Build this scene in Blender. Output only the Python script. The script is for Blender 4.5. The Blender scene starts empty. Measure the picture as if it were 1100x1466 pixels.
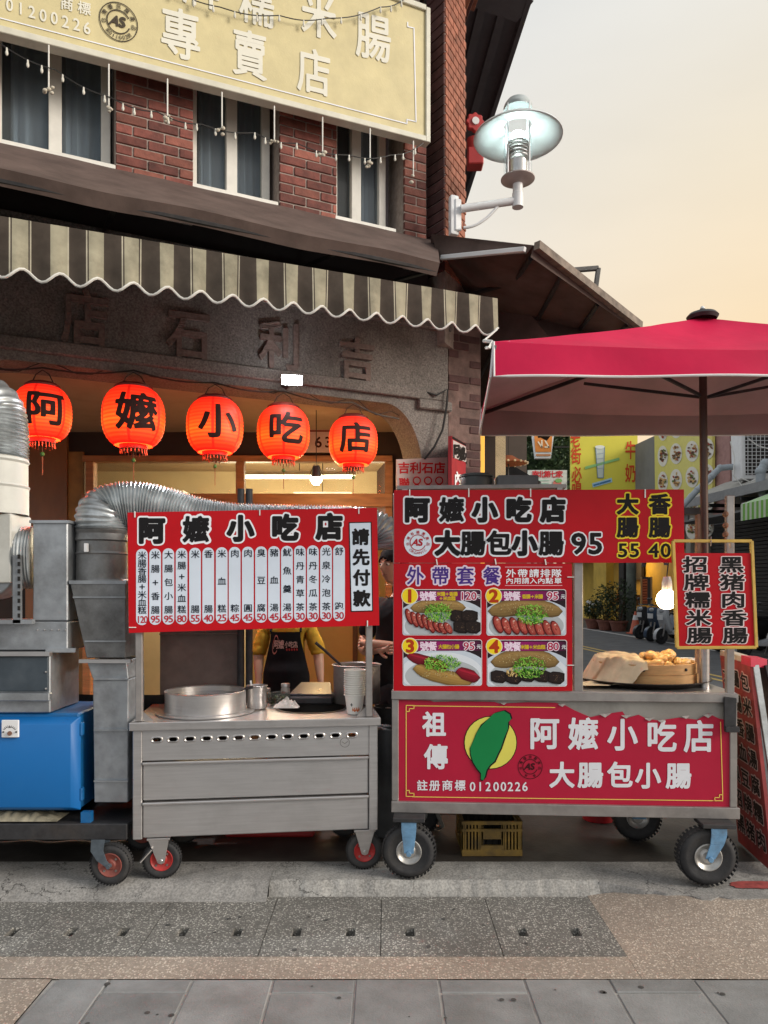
import bpy, bmesh, math, random
import numpy as np
from mathutils import Vector, Matrix, noise as mnoise

random.seed(7)
R = math.radians
SC = bpy.context.scene
COL = SC.collection

# ------------------------------------------------------------------ camera
CAM_H, HZ, FPX = 1.56, 842.0, 1059.0          # eye height, horizon row and focal length of the photograph
cam_d = bpy.data.cameras.new('camera')
cam = bpy.data.objects.new('camera', cam_d)
COL.objects.link(cam)
cam.location = (0, 0, CAM_H)
cam.rotation_euler = (R(90), 0, 0)
cam_d.sensor_width = 36.0
cam_d.sensor_fit = 'AUTO'
cam_d.lens = FPX / 1466.0 * 36.0
cam_d.shift_y = (HZ - 733.0) / 1466.0
cam_d.clip_start = 0.05
cam_d.clip_end = 2000
SC.camera = cam

# ------------------------------------------------------------------ sky and sun
SUN_EL, SUN_AZ = R(22), R(112)                # azimuth clockwise from +Y
w = bpy.data.worlds.new('World'); SC.world = w; w.use_nodes = True
nt = w.node_tree; nt.nodes.clear()
out = nt.nodes.new('ShaderNodeOutputWorld'); bg = nt.nodes.new('ShaderNodeBackground')
sky = nt.nodes.new('ShaderNodeTexSky'); sky.sky_type = 'NISHITA'; sky.sun_disc = False
sky.sun_elevation = SUN_EL; sky.sun_rotation = SUN_AZ
sky.air_density = 1.6; sky.dust_density = 5.0; sky.ozone_density = 0.6
hs = nt.nodes.new('ShaderNodeHueSaturation'); hs.inputs['Saturation'].default_value = 0.35
tc = nt.nodes.new('ShaderNodeTexCoord'); sep = nt.nodes.new('ShaderNodeSeparateXYZ')
nt.links.new(tc.outputs['Generated'], sep.inputs[0])
# thin evening haze: warm towards the horizon, pale grey above
hz = nt.nodes.new('ShaderNodeValToRGB')
e = hz.color_ramp.elements
e[0].position = 0.0; e[0].color = (9.4, 6.5, 3.4, 1)
e[1].position = 0.85; e[1].color = (7.0, 7.4, 7.8, 1)
m1 = e.new(0.28); m1.color = (9.0, 6.7, 3.9, 1)
m2 = e.new(0.48); m2.color = (8.2, 7.1, 5.3, 1)
m3 = e.new(0.64); m3.color = (7.2, 7.0, 6.4, 1)
nt.links.new(sep.outputs['Z'], hz.inputs[0])
# the warm band lies towards the low sun; away from it the haze is a neutral pale grey
dot = nt.nodes.new('ShaderNodeVectorMath'); dot.operation = 'DOT_PRODUCT'; dot.inputs[1].default_value = (math.sin(R(72)), math.cos(R(72)), 0)
nt.links.new(tc.outputs['Generated'], dot.inputs[0])
mrz = nt.nodes.new('ShaderNodeMapRange'); mrz.inputs['From Min'].default_value = .0; mrz.inputs['From Max'].default_value = .8; mrz.interpolation_type = 'SMOOTHSTEP'
nt.links.new(dot.outputs['Value'], mrz.inputs['Value'])
hmix = nt.nodes.new('ShaderNodeMix'); hmix.data_type = 'RGBA'; hmix.inputs[6].default_value = (6.7, 6.95, 7.2, 1)
nt.links.new(mrz.outputs[0], hmix.inputs[0]); nt.links.new(hz.outputs[0], hmix.inputs[7])
mx = nt.nodes.new('ShaderNodeMix'); mx.data_type = 'RGBA'; mx.inputs[0].default_value = 0.8
nt.links.new(sky.outputs[0], hs.inputs['Color'])
nt.links.new(hs.outputs[0], mx.inputs[6]); nt.links.new(hmix.outputs[2], mx.inputs[7])
# very faint unevenness of the high haze
cmap = nt.nodes.new('ShaderNodeMapping'); cmap.inputs['Scale'].default_value = (1.2, 1.2, 4.0); nt.links.new(tc.outputs['Generated'], cmap.inputs['Vector'])
cn_ = nt.nodes.new('ShaderNodeTexNoise'); cn_.inputs['Scale'].default_value = 1.6; cn_.inputs['Detail'].default_value = 5; nt.links.new(cmap.outputs[0], cn_.inputs['Vector'])
cr_ = nt.nodes.new('ShaderNodeMapRange'); cr_.inputs['From Min'].default_value = .3; cr_.inputs['From Max'].default_value = .7; cr_.inputs['To Min'].default_value = .955; cr_.inputs['To Max'].default_value = 1.045; nt.links.new(cn_.outputs['Fac'], cr_.inputs['Value'])
cx_ = nt.nodes.new('ShaderNodeMix'); cx_.data_type = 'RGBA'; cx_.blend_type = 'MULTIPLY'; cx_.inputs[0].default_value = 1.0
nt.links.new(mx.outputs[2], cx_.inputs[6]); nt.links.new(cr_.outputs[0], cx_.inputs[7])
nt.links.new(cx_.outputs[2], bg.inputs['Color'])
bg.inputs['Strength'].default_value = 0.096
nt.links.new(bg.outputs[0], out.inputs['Surface'])

sd = bpy.data.lights.new('sun', 'SUN'); so = bpy.data.objects.new('sun', sd); COL.objects.link(so)
sd.energy = 2.0; sd.angle = R(24); sd.color = (1.0, 0.93, 0.84)
so.location = (8, -4, 8)
sdir = Vector((math.sin(SUN_AZ) * math.cos(SUN_EL), math.cos(SUN_AZ) * math.cos(SUN_EL), math.sin(SUN_EL)))
so.rotation_euler = sdir.to_track_quat('Z', 'Y').to_euler()

vs = SC.view_settings
vs.view_transform = 'Standard'; vs.look = 'None'; vs.gamma = 1.0; vs.use_curve_mapping = False
vs.exposure = 0.45
SC.cycles.use_denoising = True
SC.cycles.max_bounces = 7
SC.cycles.transparent_max_bounces = 12

# ------------------------------------------------------------------ helpers: projection of measured points
def X(px, Y): return (px - 550.0) / FPX * Y
def Z(py, Y): return CAM_H - (py - HZ) / FPX * Y
def at(px, py, Y): return Vector((X(px, Y), Y, Z(py, Y)))

class Plane:
    """vertical plane through two ground points; d = distance out of it towards the viewer"""
    def __init__(s, a, b):
        s.a = Vector((a[0], a[1], 0)); s.t = (Vector((b[0], b[1], 0)) - s.a).normalized()
        s.n = Vector((s.t.y, -s.t.x, 0))
        if s.n.y > 0 and abs(s.n.y) > 0.05: s.n = -s.n
    def hit(s, px, py, d=0.0):
        k = (px - 550.0) / FPX
        o = s.a + s.n * d
        u = (k * o.y - o.x) / (s.t.x - k * s.t.y)
        Y = o.y + u * s.t.y
        return Vector((k * Y, Y, Z(py, Y)))
    def s(s_, px, d=0.0): return (s_.hit(px, 0, d) - s_.a).dot(s_.t)
    def z(s_, px, py, d=0.0): return s_.hit(px, py, d).z
    def p(s_, s, z, d=0.0):
        v = s_.a + s_.t * s + s_.n * d
        return Vector((v.x, v.y, z))
def PL(px0, Y0, px1, Y1): return Plane((X(px0, Y0), Y0), (X(px1, Y1), Y1))

# ------------------------------------------------------------------ helpers: meshes
class MB:
    def __init__(s): s.v = []; s.f = []; s.c = []
    def add(s, vs, fs, col=None):
        o = len(s.v); s.v += [tuple(v) for v in vs]
        for f in fs: s.f.append(tuple(i + o for i in f)); s.c.append(col)
        return s
    def quad(s, a, b, c, d, col=None): return s.add([a, b, c, d], [(0, 1, 2, 3)], col)
    def obox(s, o, u, v, w, col=None):
        o, u, v, w = Vector(o), Vector(u), Vector(v), Vector(w)
        vs = [o, o + u, o + u + v, o + v, o + w, o + u + w, o + u + v + w, o + v + w]
        if u.cross(v).dot(w) < 0:
            return s.add(vs, [(0, 1, 2, 3), (4, 7, 6, 5), (0, 4, 5, 1), (1, 5, 6, 2), (2, 6, 7, 3), (3, 7, 4, 0)], col)
        return s.add(vs, [(0, 3, 2, 1), (4, 5, 6, 7), (0, 1, 5, 4), (1, 2, 6, 5), (2, 3, 7, 6), (3, 0, 4, 7)], col)
    def box(s, x0, x1, y0, y1, z0, z1, col=None):
        return s.obox((x0, y0, z0), (x1 - x0, 0, 0), (0, y1 - y0, 0), (0, 0, z1 - z0), col)
    def pbox(s, P, s0, s1, d0, d1, z0, z1, col=None):          # box along a Plane
        return s.obox(P.p(s0, z0, d0), P.t * (s1 - s0), P.n * (d1 - d0), (0, 0, z1 - z0), col)
    def bar(s, a, b, w, h=None, up=(0, 0, 1), col=None):
        a, b = Vector(a), Vector(b); h = h or w
        t = (b - a).normalized(); up = Vector(up)
        if abs(t.dot(up)) > .95: up = Vector((0, 1, 0))
        r = t.cross(up).normalized(); u = r.cross(t)
        return s.obox(a - r * w / 2 - u * h / 2, b - a, r * w, u * h, col)
    def tube(s, path, r, n=10, caps=True, col=None, closed=False):
        P = [Vector(p) for p in path]; m = len(P)
        rr = r if isinstance(r, (list, tuple)) else [r] * m
        T = []
        for i in range(m):
            if closed: t = P[(i + 1) % m] - P[i - 1]
            else: t = P[min(i + 1, m - 1)] - P[max(i - 1, 0)]
            T.append(t.normalized() if t.length > 1e-9 else Vector((0, 0, 1)))
        ref = Vector((0, 0, 1)) if abs(T[0].z) < .9 else Vector((0, 1, 0))
        u = (ref - T[0] * ref.dot(T[0])).normalized()
        vs = []
        for i in range(m):
            u = (u - T[i] * u.dot(T[i])).normalized(); w_ = T[i].cross(u)
            for k in range(n):
                a = 2 * math.pi * k / n
                vs.append(P[i] + (u * math.cos(a) + w_ * math.sin(a)) * rr[i])
        fs = []
        for i in range(m if closed else m - 1):
            j = (i + 1) % m
            for k in range(n):
                l = (k + 1) % n
                fs.append((i * n + k, i * n + l, j * n + l, j * n + k))
        if caps and not closed:
            fs.append(tuple(range(n - 1, -1, -1))); fs.append(tuple((m - 1) * n + k for k in range(n)))
        return s.add(vs, fs, col)
    def cyl(s, a, b, r, r2=None, n=20, caps=True, col=None): return s.tube([a, b], [r, r if r2 is None else r2], n, caps, col)
    def lathe(s, prof, c=(0, 0, 0), n=28, ax=(0, 0, 1), col=None, a0=0.0, a1=2 * math.pi):
        c = Vector(c); ax = Vector(ax).normalized()
        ref = Vector((1, 0, 0)) if abs(ax.x) < .9 else Vector((0, 1, 0))
        u = (ref - ax * ref.dot(ax)).normalized(); w_ = ax.cross(u)
        full = abs(a1 - a0 - 2 * math.pi) < 1e-6; m = n if full else n + 1
        vs = []
        for (r, z) in prof:
            for k in range(m):
                a = a0 + (a1 - a0) * k / n
                vs.append(c + ax * z + (u * math.cos(a) + w_ * math.sin(a)) * r)
        fs = []
        for i in range(len(prof) - 1):
            for k in range(n):
                l = (k + 1) % m
                fs.append((i * m + k, i * m + l, (i + 1) * m + l, (i + 1) * m + k))
        return s.add(vs, fs, col)
    def disc(s, c, r, n=24, ax=(0, 0, 1), col=None):
        c = Vector(c); ax = Vector(ax).normalized()
        ref = Vector((1, 0, 0)) if abs(ax.x) < .9 else Vector((0, 1, 0))
        u = (ref - ax * ref.dot(ax)).normalized(); w_ = ax.cross(u)
        return s.add([c + (u * math.cos(2 * math.pi * k / n) + w_ * math.sin(2 * math.pi * k / n)) * r for k in range(n)], [tuple(range(n))], col)
    def ball(s, c, r, n=12, m=8, col=None, sc=(1, 1, 1)):
        c = Vector(c); vs = []; fs = []
        for i in range(m + 1):
            t = math.pi * i / m
            for k in range(n):
                a = 2 * math.pi * k / n
                vs.append(c + Vector((math.sin(t) * math.cos(a) * r * sc[0], math.sin(t) * math.sin(a) * r * sc[1], math.cos(t) * r * sc[2])))
        for i in range(m):
            for k in range(n):
                l = (k + 1) % n; fs.append((i * n + k, (i + 1) * n + k, (i + 1) * n + l, i * n + l))
        return s.add(vs, fs, col)
    def prism(s, pts, off, col=None):          # closed polygon of 3D points swept by a vector
        off = Vector(off); n = len(pts); P = [Vector(p) for p in pts]
        nrm = Vector((0, 0, 0))
        for i in range(n): nrm += P[i].cross(P[(i + 1) % n])
        if nrm.dot(off) > 0: P = P[::-1]
        return s.add(P + [p + off for p in P], [tuple(range(n)), tuple(range(2 * n - 1, n - 1, -1))] + [(i, i + n, (i + 1) % n + n, (i + 1) % n) for i in range(n)], col)
    def grid(s, fn, nu, nv, col=None, colfn=None):
        o = len(s.v)
        for j in range(nv + 1):
            for i in range(nu + 1): s.v.append(tuple(fn(i / nu, j / nv)))
        for j in range(nv):
            for i in range(nu):
                a = o + j * (nu + 1) + i
                s.f.append((a, a + 1, a + nu + 2, a + nu + 1)); s.c.append(colfn((i + .5) / nu, (j + .5) / nv) if colfn else col)
        return s
    def mesh(s, name, mat=None, bevel=0, smooth=True, angle=32, origin=None, weld=False, seg=1):
        me = bpy.data.meshes.new(name)
        V = s.v
        if origin is not None:
            V = [(v[0] - origin[0], v[1] - origin[1], v[2] - origin[2]) for v in V]
        me.from_pydata([tuple(v) for v in V], [], s.f)
        if any(c is not None for c in s.c):
            ca = me.color_attributes.new('Col', 'FLOAT_COLOR', 'CORNER')
            arr = []
            for p in me.polygons:
                c = s.c[p.index] or (1, 1, 1)
                arr += [c[0], c[1], c[2], 1.0] * p.loop_total
            ca.data.foreach_set('color', arr)
        if bevel or weld:
            bm = bmesh.new(); bm.from_mesh(me)
            if weld: bmesh.ops.remove_doubles(bm, verts=bm.verts, dist=1e-5)
            if bevel:
                ed = [e_ for e_ in bm.edges if len(e_.link_faces) == 2 and e_.calc_face_angle(0) > R(40)]
                bmesh.ops.bevel(bm, geom=ed, offset=bevel, segments=seg, affect='EDGES', profile=.6, clamp_overlap=True)
            bm.to_mesh(me); bm.free()
        if mat: me.materials.append(mat)
        if smooth:
            me.polygons.foreach_set('use_smooth', [True] * len(me.polygons))
            me.set_sharp_from_angle(angle=R(angle))
        me.update()
        return me

WL = {}                                        # world location of every parent (no rotation while building)
def link(name, me, loc, parent=None):
    o = bpy.data.objects.new(name, me); COL.objects.link(o)
    if parent is not None:
        o.parent = parent; o.location = Vector(loc) - WL[parent.name]
    else: o.location = loc
    WL[o.name] = Vector(loc)
    return o
def build(mb, name, mat, parent=None, bevel=0, smooth=True, angle=32, weld=False, seg=1, label=None):
    V = np.array(mb.v); lo = V.min(0); hi = V.max(0)
    c = ((lo[0] + hi[0]) / 2, (lo[1] + hi[1]) / 2, lo[2])
    o = link(name, mb.mesh(name, mat, bevel, smooth, angle, c, weld, seg), c, parent)
    if label: o['label'] = label
    return o
def thing(name, label, cat, loc, group=None, kind=None):
    o = bpy.data.objects.new(name, None); COL.objects.link(o); o.location = loc; o.empty_display_size = .1
    WL[o.name] = Vector(loc)
    return tag(o, label, cat, group, kind)
def tag(o, label=None, cat=None, group=None, kind=None):
    if label: o['label'] = label
    if cat: o['category'] = cat
    if group: o['group'] = group
    if kind: o['kind'] = kind
    return o
def struct(o): o['kind'] = 'structure'; return o
def dup(root, delta, rz=0.0, label=None):
    def cp(o, par):
        c = o.copy(); COL.objects.link(c)
        if par: c.parent = par
        for ch in o.children: cp(ch, c)
        return c
    c = cp(root, None); c.location = root.location + Vector(delta); c.rotation_euler.z += rz
    WL[c.name] = Vector(c.location)
    if label: c['label'] = label
    return c

# ------------------------------------------------------------------ helpers: materials
def srgb(r, g, b):
    f = lambda c: (c / 255 / 12.92) if c / 255 <= .04045 else ((c / 255 + .055) / 1.055) ** 2.4
    return (f(r), f(g), f(b))
def _base(name):
    m = bpy.data.materials.new(name); m.use_nodes = True; t = m.node_tree
    b = t.nodes['Principled BSDF']
    return m, t, b
def _noise(t, scale, detail=4, rough=.6, vec=None, stretch=None):
    g = t.nodes.new('ShaderNodeNewGeometry'); n = t.nodes.new('ShaderNodeTexNoise')
    n.inputs['Scale'].default_value = scale; n.inputs['Detail'].default_value = detail; n.inputs['Roughness'].default_value = rough
    src = g.outputs['Position']
    if stretch:
        mp = t.nodes.new('ShaderNodeMapping'); mp.inputs['Scale'].default_value = stretch
        t.links.new(src, mp.inputs['Vector']); src = mp.outputs[0]
    t.links.new(src, n.inputs['Vector'])
    return n
def _ramp(t, fac, p0, p1, c0=(0, 0, 0), c1=(1, 1, 1)):
    r = t.nodes.new('ShaderNodeValToRGB'); r.color_ramp.elements[0].position = p0; r.color_ramp.elements[1].position = p1
    r.color_ramp.elements[0].color = (*c0, 1); r.color_ramp.elements[1].color = (*c1, 1)
    t.links.new(fac, r.inputs[0]); return r.outputs[0]
def _mix(t, f, a, b, mode='MIX'):
    m = t.nodes.new('ShaderNodeMix'); m.data_type = 'RGBA'; m.blend_type = mode
    for i, v in ((0, f), (6, a), (7, b)):
        if hasattr(v, 'is_output'): t.links.new(v, m.inputs[i])
        elif i == 0: m.inputs[0].default_value = v
        else: m.inputs[i].default_value = (*v, 1)
    return m.outputs[2]
def mat(name, col=None, rough=.6, metal=0.0, var=.15, scale=8, bump=0.0, bscale=60, dirt=0.0, dcol=(.05, .045, .04), dscale=3,
        stretch=None, vcol=False, spec=.5, transl=0.0, coat=0.0, alpha=1.0, rvar=.1, rand=0.0):
    m, t, b = _base(name)
    n = _noise(t, scale, stretch=stretch)
    if vcol:
        a = t.nodes.new('ShaderNodeAttribute'); a.attribute_name = 'Col'; c = a.outputs['Color']
        lo = _mix(t, 1.0, c, (1 - var,) * 3, 'MULTIPLY'); hi = _mix(t, 1.0, c, (1 + var,) * 3, 'MULTIPLY')
    else:
        lo = tuple(x * (1 - var) for x in col); hi = tuple(min(1, x * (1 + var)) for x in col)
    c = _mix(t, _ramp(t, n.outputs['Fac'], .3, .7), lo, hi)
    if dirt > 0:
        d = _noise(t, dscale, 8, .7)
        f = _ramp(t, d.outputs['Fac'], .62 - dirt * .3, .75)
        ml = t.nodes.new('ShaderNodeMath'); ml.operation = 'MULTIPLY'; ml.inputs[1].default_value = min(1, dirt * 1.3); t.links.new(f, ml.inputs[0])
        c = _mix(t, ml.outputs[0], c, dcol)
    if rand:        # each piece of a kind has its own tone
        oi = t.nodes.new('ShaderNodeObjectInfo'); rr_m = t.nodes.new('ShaderNodeMapRange'); rr_m.inputs['To Min'].default_value = 1 - rand; rr_m.inputs['To Max'].default_value = 1 + rand
        t.links.new(oi.outputs['Random'], rr_m.inputs['Value']); c = _mix(t, 1.0, c, rr_m.outputs[0], 'MULTIPLY')
    t.links.new(c, b.inputs['Base Color'])
    b.inputs['Metallic'].default_value = metal
    rn = _noise(t, scale * 2.3, stretch=stretch)
    mr = t.nodes.new('ShaderNodeMapRange'); mr.inputs['To Min'].default_value = max(.02, rough - rvar); mr.inputs['To Max'].default_value = min(1, rough + rvar)
    t.links.new(rn.outputs['Fac'], mr.inputs['Value']); t.links.new(mr.outputs[0], b.inputs['Roughness'])
    b.inputs['Specular IOR Level'].default_value = spec
    if coat: b.inputs['Coat Weight'].default_value = coat; b.inputs['Coat Roughness'].default_value = .15
    if bump:
        bn = _noise(t, bscale, 6, stretch=stretch); bp = t.nodes.new('ShaderNodeBump'); bp.inputs['Strength'].default_value = bump; bp.inputs['Distance'].default_value = .01
        t.links.new(bn.outputs['Fac'], bp.inputs['Height']); t.links.new(bp.outputs[0], b.inputs['Normal'])
    if transl:
        tr = t.nodes.new('ShaderNodeBsdfTranslucent'); t.links.new(c, tr.inputs['Color'])
        ms = t.nodes.new('ShaderNodeMixShader'); ms.inputs[0].default_value = transl
        o = t.nodes['Material Output']; t.links.new(b.outputs[0], ms.inputs[1]); t.links.new(tr.outputs[0], ms.inputs[2]); t.links.new(ms.outputs[0], o.inputs['Surface'])
    return m
def emit(name, col, strength):
    m, t, b = _base(name)
    b.inputs['Base Color'].default_value = (*col, 1); b.inputs['Emission Color'].default_value = (*col, 1); b.inputs['Emission Strength'].default_value = strength
    return m
def glassy(name, tint=(.9, .95, 1), trans=.75, rough=.03):
    m, t, b = _base(name)
    b.inputs['Base Color'].default_value = (*[c * .25 for c in tint], 1); b.inputs['Roughness'].default_value = rough
    tr = t.nodes.new('ShaderNodeBsdfTransparent'); tr.inputs[0].default_value = (*tint, 1)
    ms = t.nodes.new('ShaderNodeMixShader'); ms.inputs[0].default_value = trans
    o = t.nodes['Material Output']; t.links.new(b.outputs[0], ms.inputs[1]); t.links.new(tr.outputs[0], ms.inputs[2]); t.links.new(ms.outputs[0], o.inputs['Surface'])
    return m
def pebbles(name, cement, chips, scale, cover=.5, dirt=.3, dcol=(.05, .045, .04), rough=.85):
    m, t, b = _base(name)
    g = t.nodes.new('ShaderNodeNewGeometry')
    dn = _noise(t, scale * .9, 2); 
    mv = t.nodes.new('ShaderNodeVectorMath'); mv.operation = 'MULTIPLY_ADD'; mv.inputs[1].default_value = (.012,) * 3
    t.links.new(dn.outputs['Color'], mv.inputs[0]); t.links.new(g.outputs['Position'], mv.inputs[2])
    v = t.nodes.new('ShaderNodeTexVoronoi'); v.inputs['Scale'].default_value = scale; v.inputs['Randomness'].default_value = 1
    t.links.new(mv.outputs[0], v.inputs['Vector'])
    sp = t.nodes.new('ShaderNodeSeparateColor'); t.links.new(v.outputs['Color'], sp.inputs[0])
    chipc = t.nodes.new('ShaderNodeValToRGB')
    els = chipc.color_ramp.elements
    els[0].color = (*chips[0], 1); els[1].color = (*chips[-1], 1)
    for i, c in enumerate(chips[1:-1]): els.new((i + 1) / (len(chips) - 1)).color = (*c, 1)
    t.links.new(sp.outputs[0], chipc.inputs[0])
    # a stone shows where it is close to its cell's centre and its cell is one of the stony ones
    mask = _ramp(t, v.outputs['Distance'], .38, .5, (1, 1, 1), (0, 0, 0))
    keep = t.nodes.new('ShaderNodeMath'); keep.operation = 'LESS_THAN'; keep.inputs[1].default_value = cover; t.links.new(sp.outputs[1], keep.inputs[0])
    mm = t.nodes.new('ShaderNodeMath'); mm.operation = 'MULTIPLY'; t.links.new(mask, mm.inputs[0]); t.links.new(keep.outputs[0], mm.inputs[1])
    cn = _noise(t, 40, 5); cem = _mix(t, cn.outputs['Fac'], tuple(c * .6 for c in cement), tuple(c * 1.4 for c in cement))
    c = _mix(t, mm.outputs[0], cem, chipc.outputs[0])
    d = _noise(t, 1.7, 8, .65); f = _ramp(t, d.outputs['Fac'], .42, .75)
    ml = t.nodes.new('ShaderNodeMath'); ml.operation = 'MULTIPLY'; ml.inputs[1].default_value = dirt; t.links.new(f, ml.inputs[0])
    c = _mix(t, ml.outputs[0], c, dcol)
    t.links.new(c, b.inputs['Base Color']); b.inputs['Roughness'].default_value = rough
    bp = t.nodes.new('ShaderNodeBump'); bp.inputs['Strength'].default_value = .6; bp.inputs['Distance'].default_value = .006
    t.links.new(mm.outputs[0], bp.inputs['Height']); t.links.new(bp.outputs[0], b.inputs['Normal'])
    return m
def cracked(name, col, scale=2.2, var=.3, dirt=.5, width=.012, dcol=(.03, .028, .026)):
    m, t, b = _base(name)
    n = _noise(t, 6, 8, .65); c = _mix(t, _ramp(t, n.outputs['Fac'], .3, .72), tuple(x * (1 - var) for x in col), tuple(x * (1 + var) for x in col))
    g = _noise(t, 90, 3); c = _mix(t, .45, c, _mix(t, _ramp(t, g.outputs['Fac'], .35, .65), tuple(x * .35 for x in col), tuple(x * 1.5 for x in col)))
    dn = _noise(t, 3.5, 6, .7); geo = t.nodes.new('ShaderNodeNewGeometry')
    mv = t.nodes.new('ShaderNodeVectorMath'); mv.operation = 'MULTIPLY_ADD'; mv.inputs[1].default_value = (.35,) * 3
    t.links.new(dn.outputs['Color'], mv.inputs[0]); t.links.new(geo.outputs['Position'], mv.inputs[2])
    v = t.nodes.new('ShaderNodeTexVoronoi'); v.feature = 'DISTANCE_TO_EDGE'; v.inputs['Scale'].default_value = scale; t.links.new(mv.outputs[0], v.inputs['Vector'])
    cr0 = _ramp(t, v.outputs['Distance'], width * .2, width, (1, 1, 1), (0, 0, 0)); cm_ = _noise(t, .9, 3); ck = _ramp(t, cm_.outputs['Fac'], .48, .56)
    cq = t.nodes.new('ShaderNodeMath'); cq.operation = 'MULTIPLY'; t.links.new(cr0, cq.inputs[0]); t.links.new(ck, cq.inputs[1]); cr = cq.outputs[0]
    d = _noise(t, 1.3, 7, .7); f = _ramp(t, d.outputs['Fac'], .45, .75)
    ml = t.nodes.new('ShaderNodeMath'); ml.operation = 'MULTIPLY'; ml.inputs[1].default_value = dirt; t.links.new(f, ml.inputs[0])
    c = _mix(t, ml.outputs[0], c, dcol); c = _mix(t, cr, c, (.015, .014, .013))
    t.links.new(c, b.inputs['Base Color']); b.inputs['Roughness'].default_value = .88
    bp = t.nodes.new('ShaderNodeBump'); bp.inputs['Strength'].default_value = .9; bp.inputs['Distance'].default_value = .02
    t.links.new(n.outputs['Fac'], bp.inputs['Height']); t.links.new(bp.outputs[0], b.inputs['Normal'])
    return m

# ------------------------------------------------------------------ helpers: lettering
_tc = bpy.data.curves.new('type', 'FONT'); _tc.fill_mode = 'BOTH' if hasattr(_tc, 'fill_mode') else _tc.fill_mode
_to = bpy.data.objects.new('type', _tc); COL.objects.link(_to)
_segs = {}
def _outline(ch):
    if ch in _segs: return _segs[ch]
    _tc.body = ch; _tc.size = 1.0; _tc.resolution_u = 3
    dg = bpy.context.evaluated_depsgraph_get(); dg.update()
    me = bpy.data.meshes.new_from_object(_to.evaluated_get(dg))
    bm = bmesh.new(); bm.from_mesh(me); bmesh.ops.remove_doubles(bm, verts=bm.verts, dist=1e-5)
    sg = np.array([[(e_.verts[0].co.x, e_.verts[0].co.y), (e_.verts[1].co.x, e_.verts[1].co.y)] for e_ in bm.edges if len(e_.link_faces) == 1])
    bm.free(); bpy.data.meshes.remove(me)
    _segs[ch] = sg
    return sg
def _ref():
    s = _outline('國').reshape(-1, 2); lo, hi = s.min(0), s.max(0)
    return (lo + hi) / 2, max(hi - lo)
_gl = {}
def glyph(ch, grow=0.0, res=56, merge=True):
    """flat mesh of one character in a unit cell centred on 0, its strokes thickened by grow (share of the cell)"""
    key = (ch, round(grow, 3), res, merge)
    if key in _gl: return _gl[key]
    sg = _outline(ch)
    if ord(ch) > 0x2e80: c, size = _ref()
    else:
        q = sg.reshape(-1, 2); c = (q.min(0) + q.max(0)) / 2
        q0 = _outline('0').reshape(-1, 2); size = (q0.max(0) - q0.min(0))[1]
        if ch == '+': size *= 1.0
    sg = (sg - c) / size
    q = sg.reshape(-1, 2); lo = q.min(0) - grow - .03; hi = q.max(0) + grow + .03
    h = 1.0 / res
    nx, ny = int((hi[0] - lo[0]) / h) + 2, int((hi[1] - lo[1]) / h) + 2
    gx = lo[0] + np.arange(nx) * h; gy = lo[1] + np.arange(ny) * h
    PX, PY = np.meshgrid(gx, gy); P = np.stack([PX.ravel(), PY.ravel()], 1)
    A = sg[:, 0]; B = sg[:, 1]; D = B - A; L = (D ** 2).sum(1) + 1e-12
    best = np.full(len(P), 9.0); cross = np.zeros(len(P), int)
    for a, b, d, l in zip(A, B, D, L):
        tt = np.clip(((P - a) @ d) / l, 0, 1); q = a + tt[:, None] * d - P
        best = np.minimum(best, (q ** 2).sum(1))
        if a[1] != b[1]:
            cnd = ((a[1] > P[:, 1]) != (b[1] > P[:, 1])) & (P[:, 0] < d[0] * (P[:, 1] - a[1]) / d[1] + a[0])
            cross += cnd
    F = (np.where(cross % 2 == 1, np.sqrt(best), -np.sqrt(best)) + grow).reshape(ny, nx)
    vs, fs = [], []
    def poly(pts):
        o = len(vs); vs.extend(pts); fs.append(tuple(range(o, o + len(pts))))
    In = F > 0
    for j in range(ny - 1):
        i = 0
        while i < nx - 1:
            q = (In[j, i], In[j, i + 1], In[j + 1, i + 1], In[j + 1, i])
            if all(q):
                k = i + 1
                while merge and k < nx - 1 and In[j, k + 1] and In[j + 1, k + 1]: k += 1
                poly([(gx[i], gy[j]), (gx[k], gy[j]), (gx[k], gy[j + 1]), (gx[i], gy[j + 1])]); i = k; continue
            if any(q):
                cs = [(gx[i], gy[j], F[j, i]), (gx[i + 1], gy[j], F[j, i + 1]), (gx[i + 1], gy[j + 1], F[j + 1, i + 1]), (gx[i], gy[j + 1], F[j + 1, i])]
                pts = []
                for a in range(4):
                    p, q2 = cs[a], cs[(a + 1) % 4]
                    if p[2] > 0: pts.append((p[0], p[1]))
                    if (p[2] > 0) != (q2[2] > 0):
                        u = p[2] / (p[2] - q2[2]); pts.append((p[0] + (q2[0] - p[0]) * u, p[1] + (q2[1] - p[1]) * u))
                if len(pts) > 2: poly(pts)
            i += 1
    _gl[key] = (vs, fs)
    return vs, fs
def put(mb, ch, fn, cx, cy, w, h=None, grow=0.0, col=None, rot=0.0, res=40, slant=0.0):
    """character drawn at (cx, cy) of a board whose points are fn(x, y), y downwards"""
    h = h or w
    vs, fs = glyph(ch, grow, res); ca, sa = math.cos(rot), math.sin(rot)
    pts = []
    for x, y in vs:
        x, y = (x + slant * y) * w, y * h
        pts.append(fn(cx + x * ca - y * sa, cy - x * sa - y * ca))
    mb.add(pts, fs, col)
def word(mb, text, fn, x, y, size, gap=None, **k):
    """characters centred on x with a fixed pitch"""
    gap = gap or size; x0 = x - gap * (len(text) - 1) / 2
    for i, ch in enumerate(text):
        if ch != ' ': put(mb, ch, fn, x0 + gap * i, y, size, **k)
def poly2(mb, pts, fn, col): mb.add([fn(x, y) for x, y in pts], [tuple(range(len(pts)))[::-1]], col)
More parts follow.
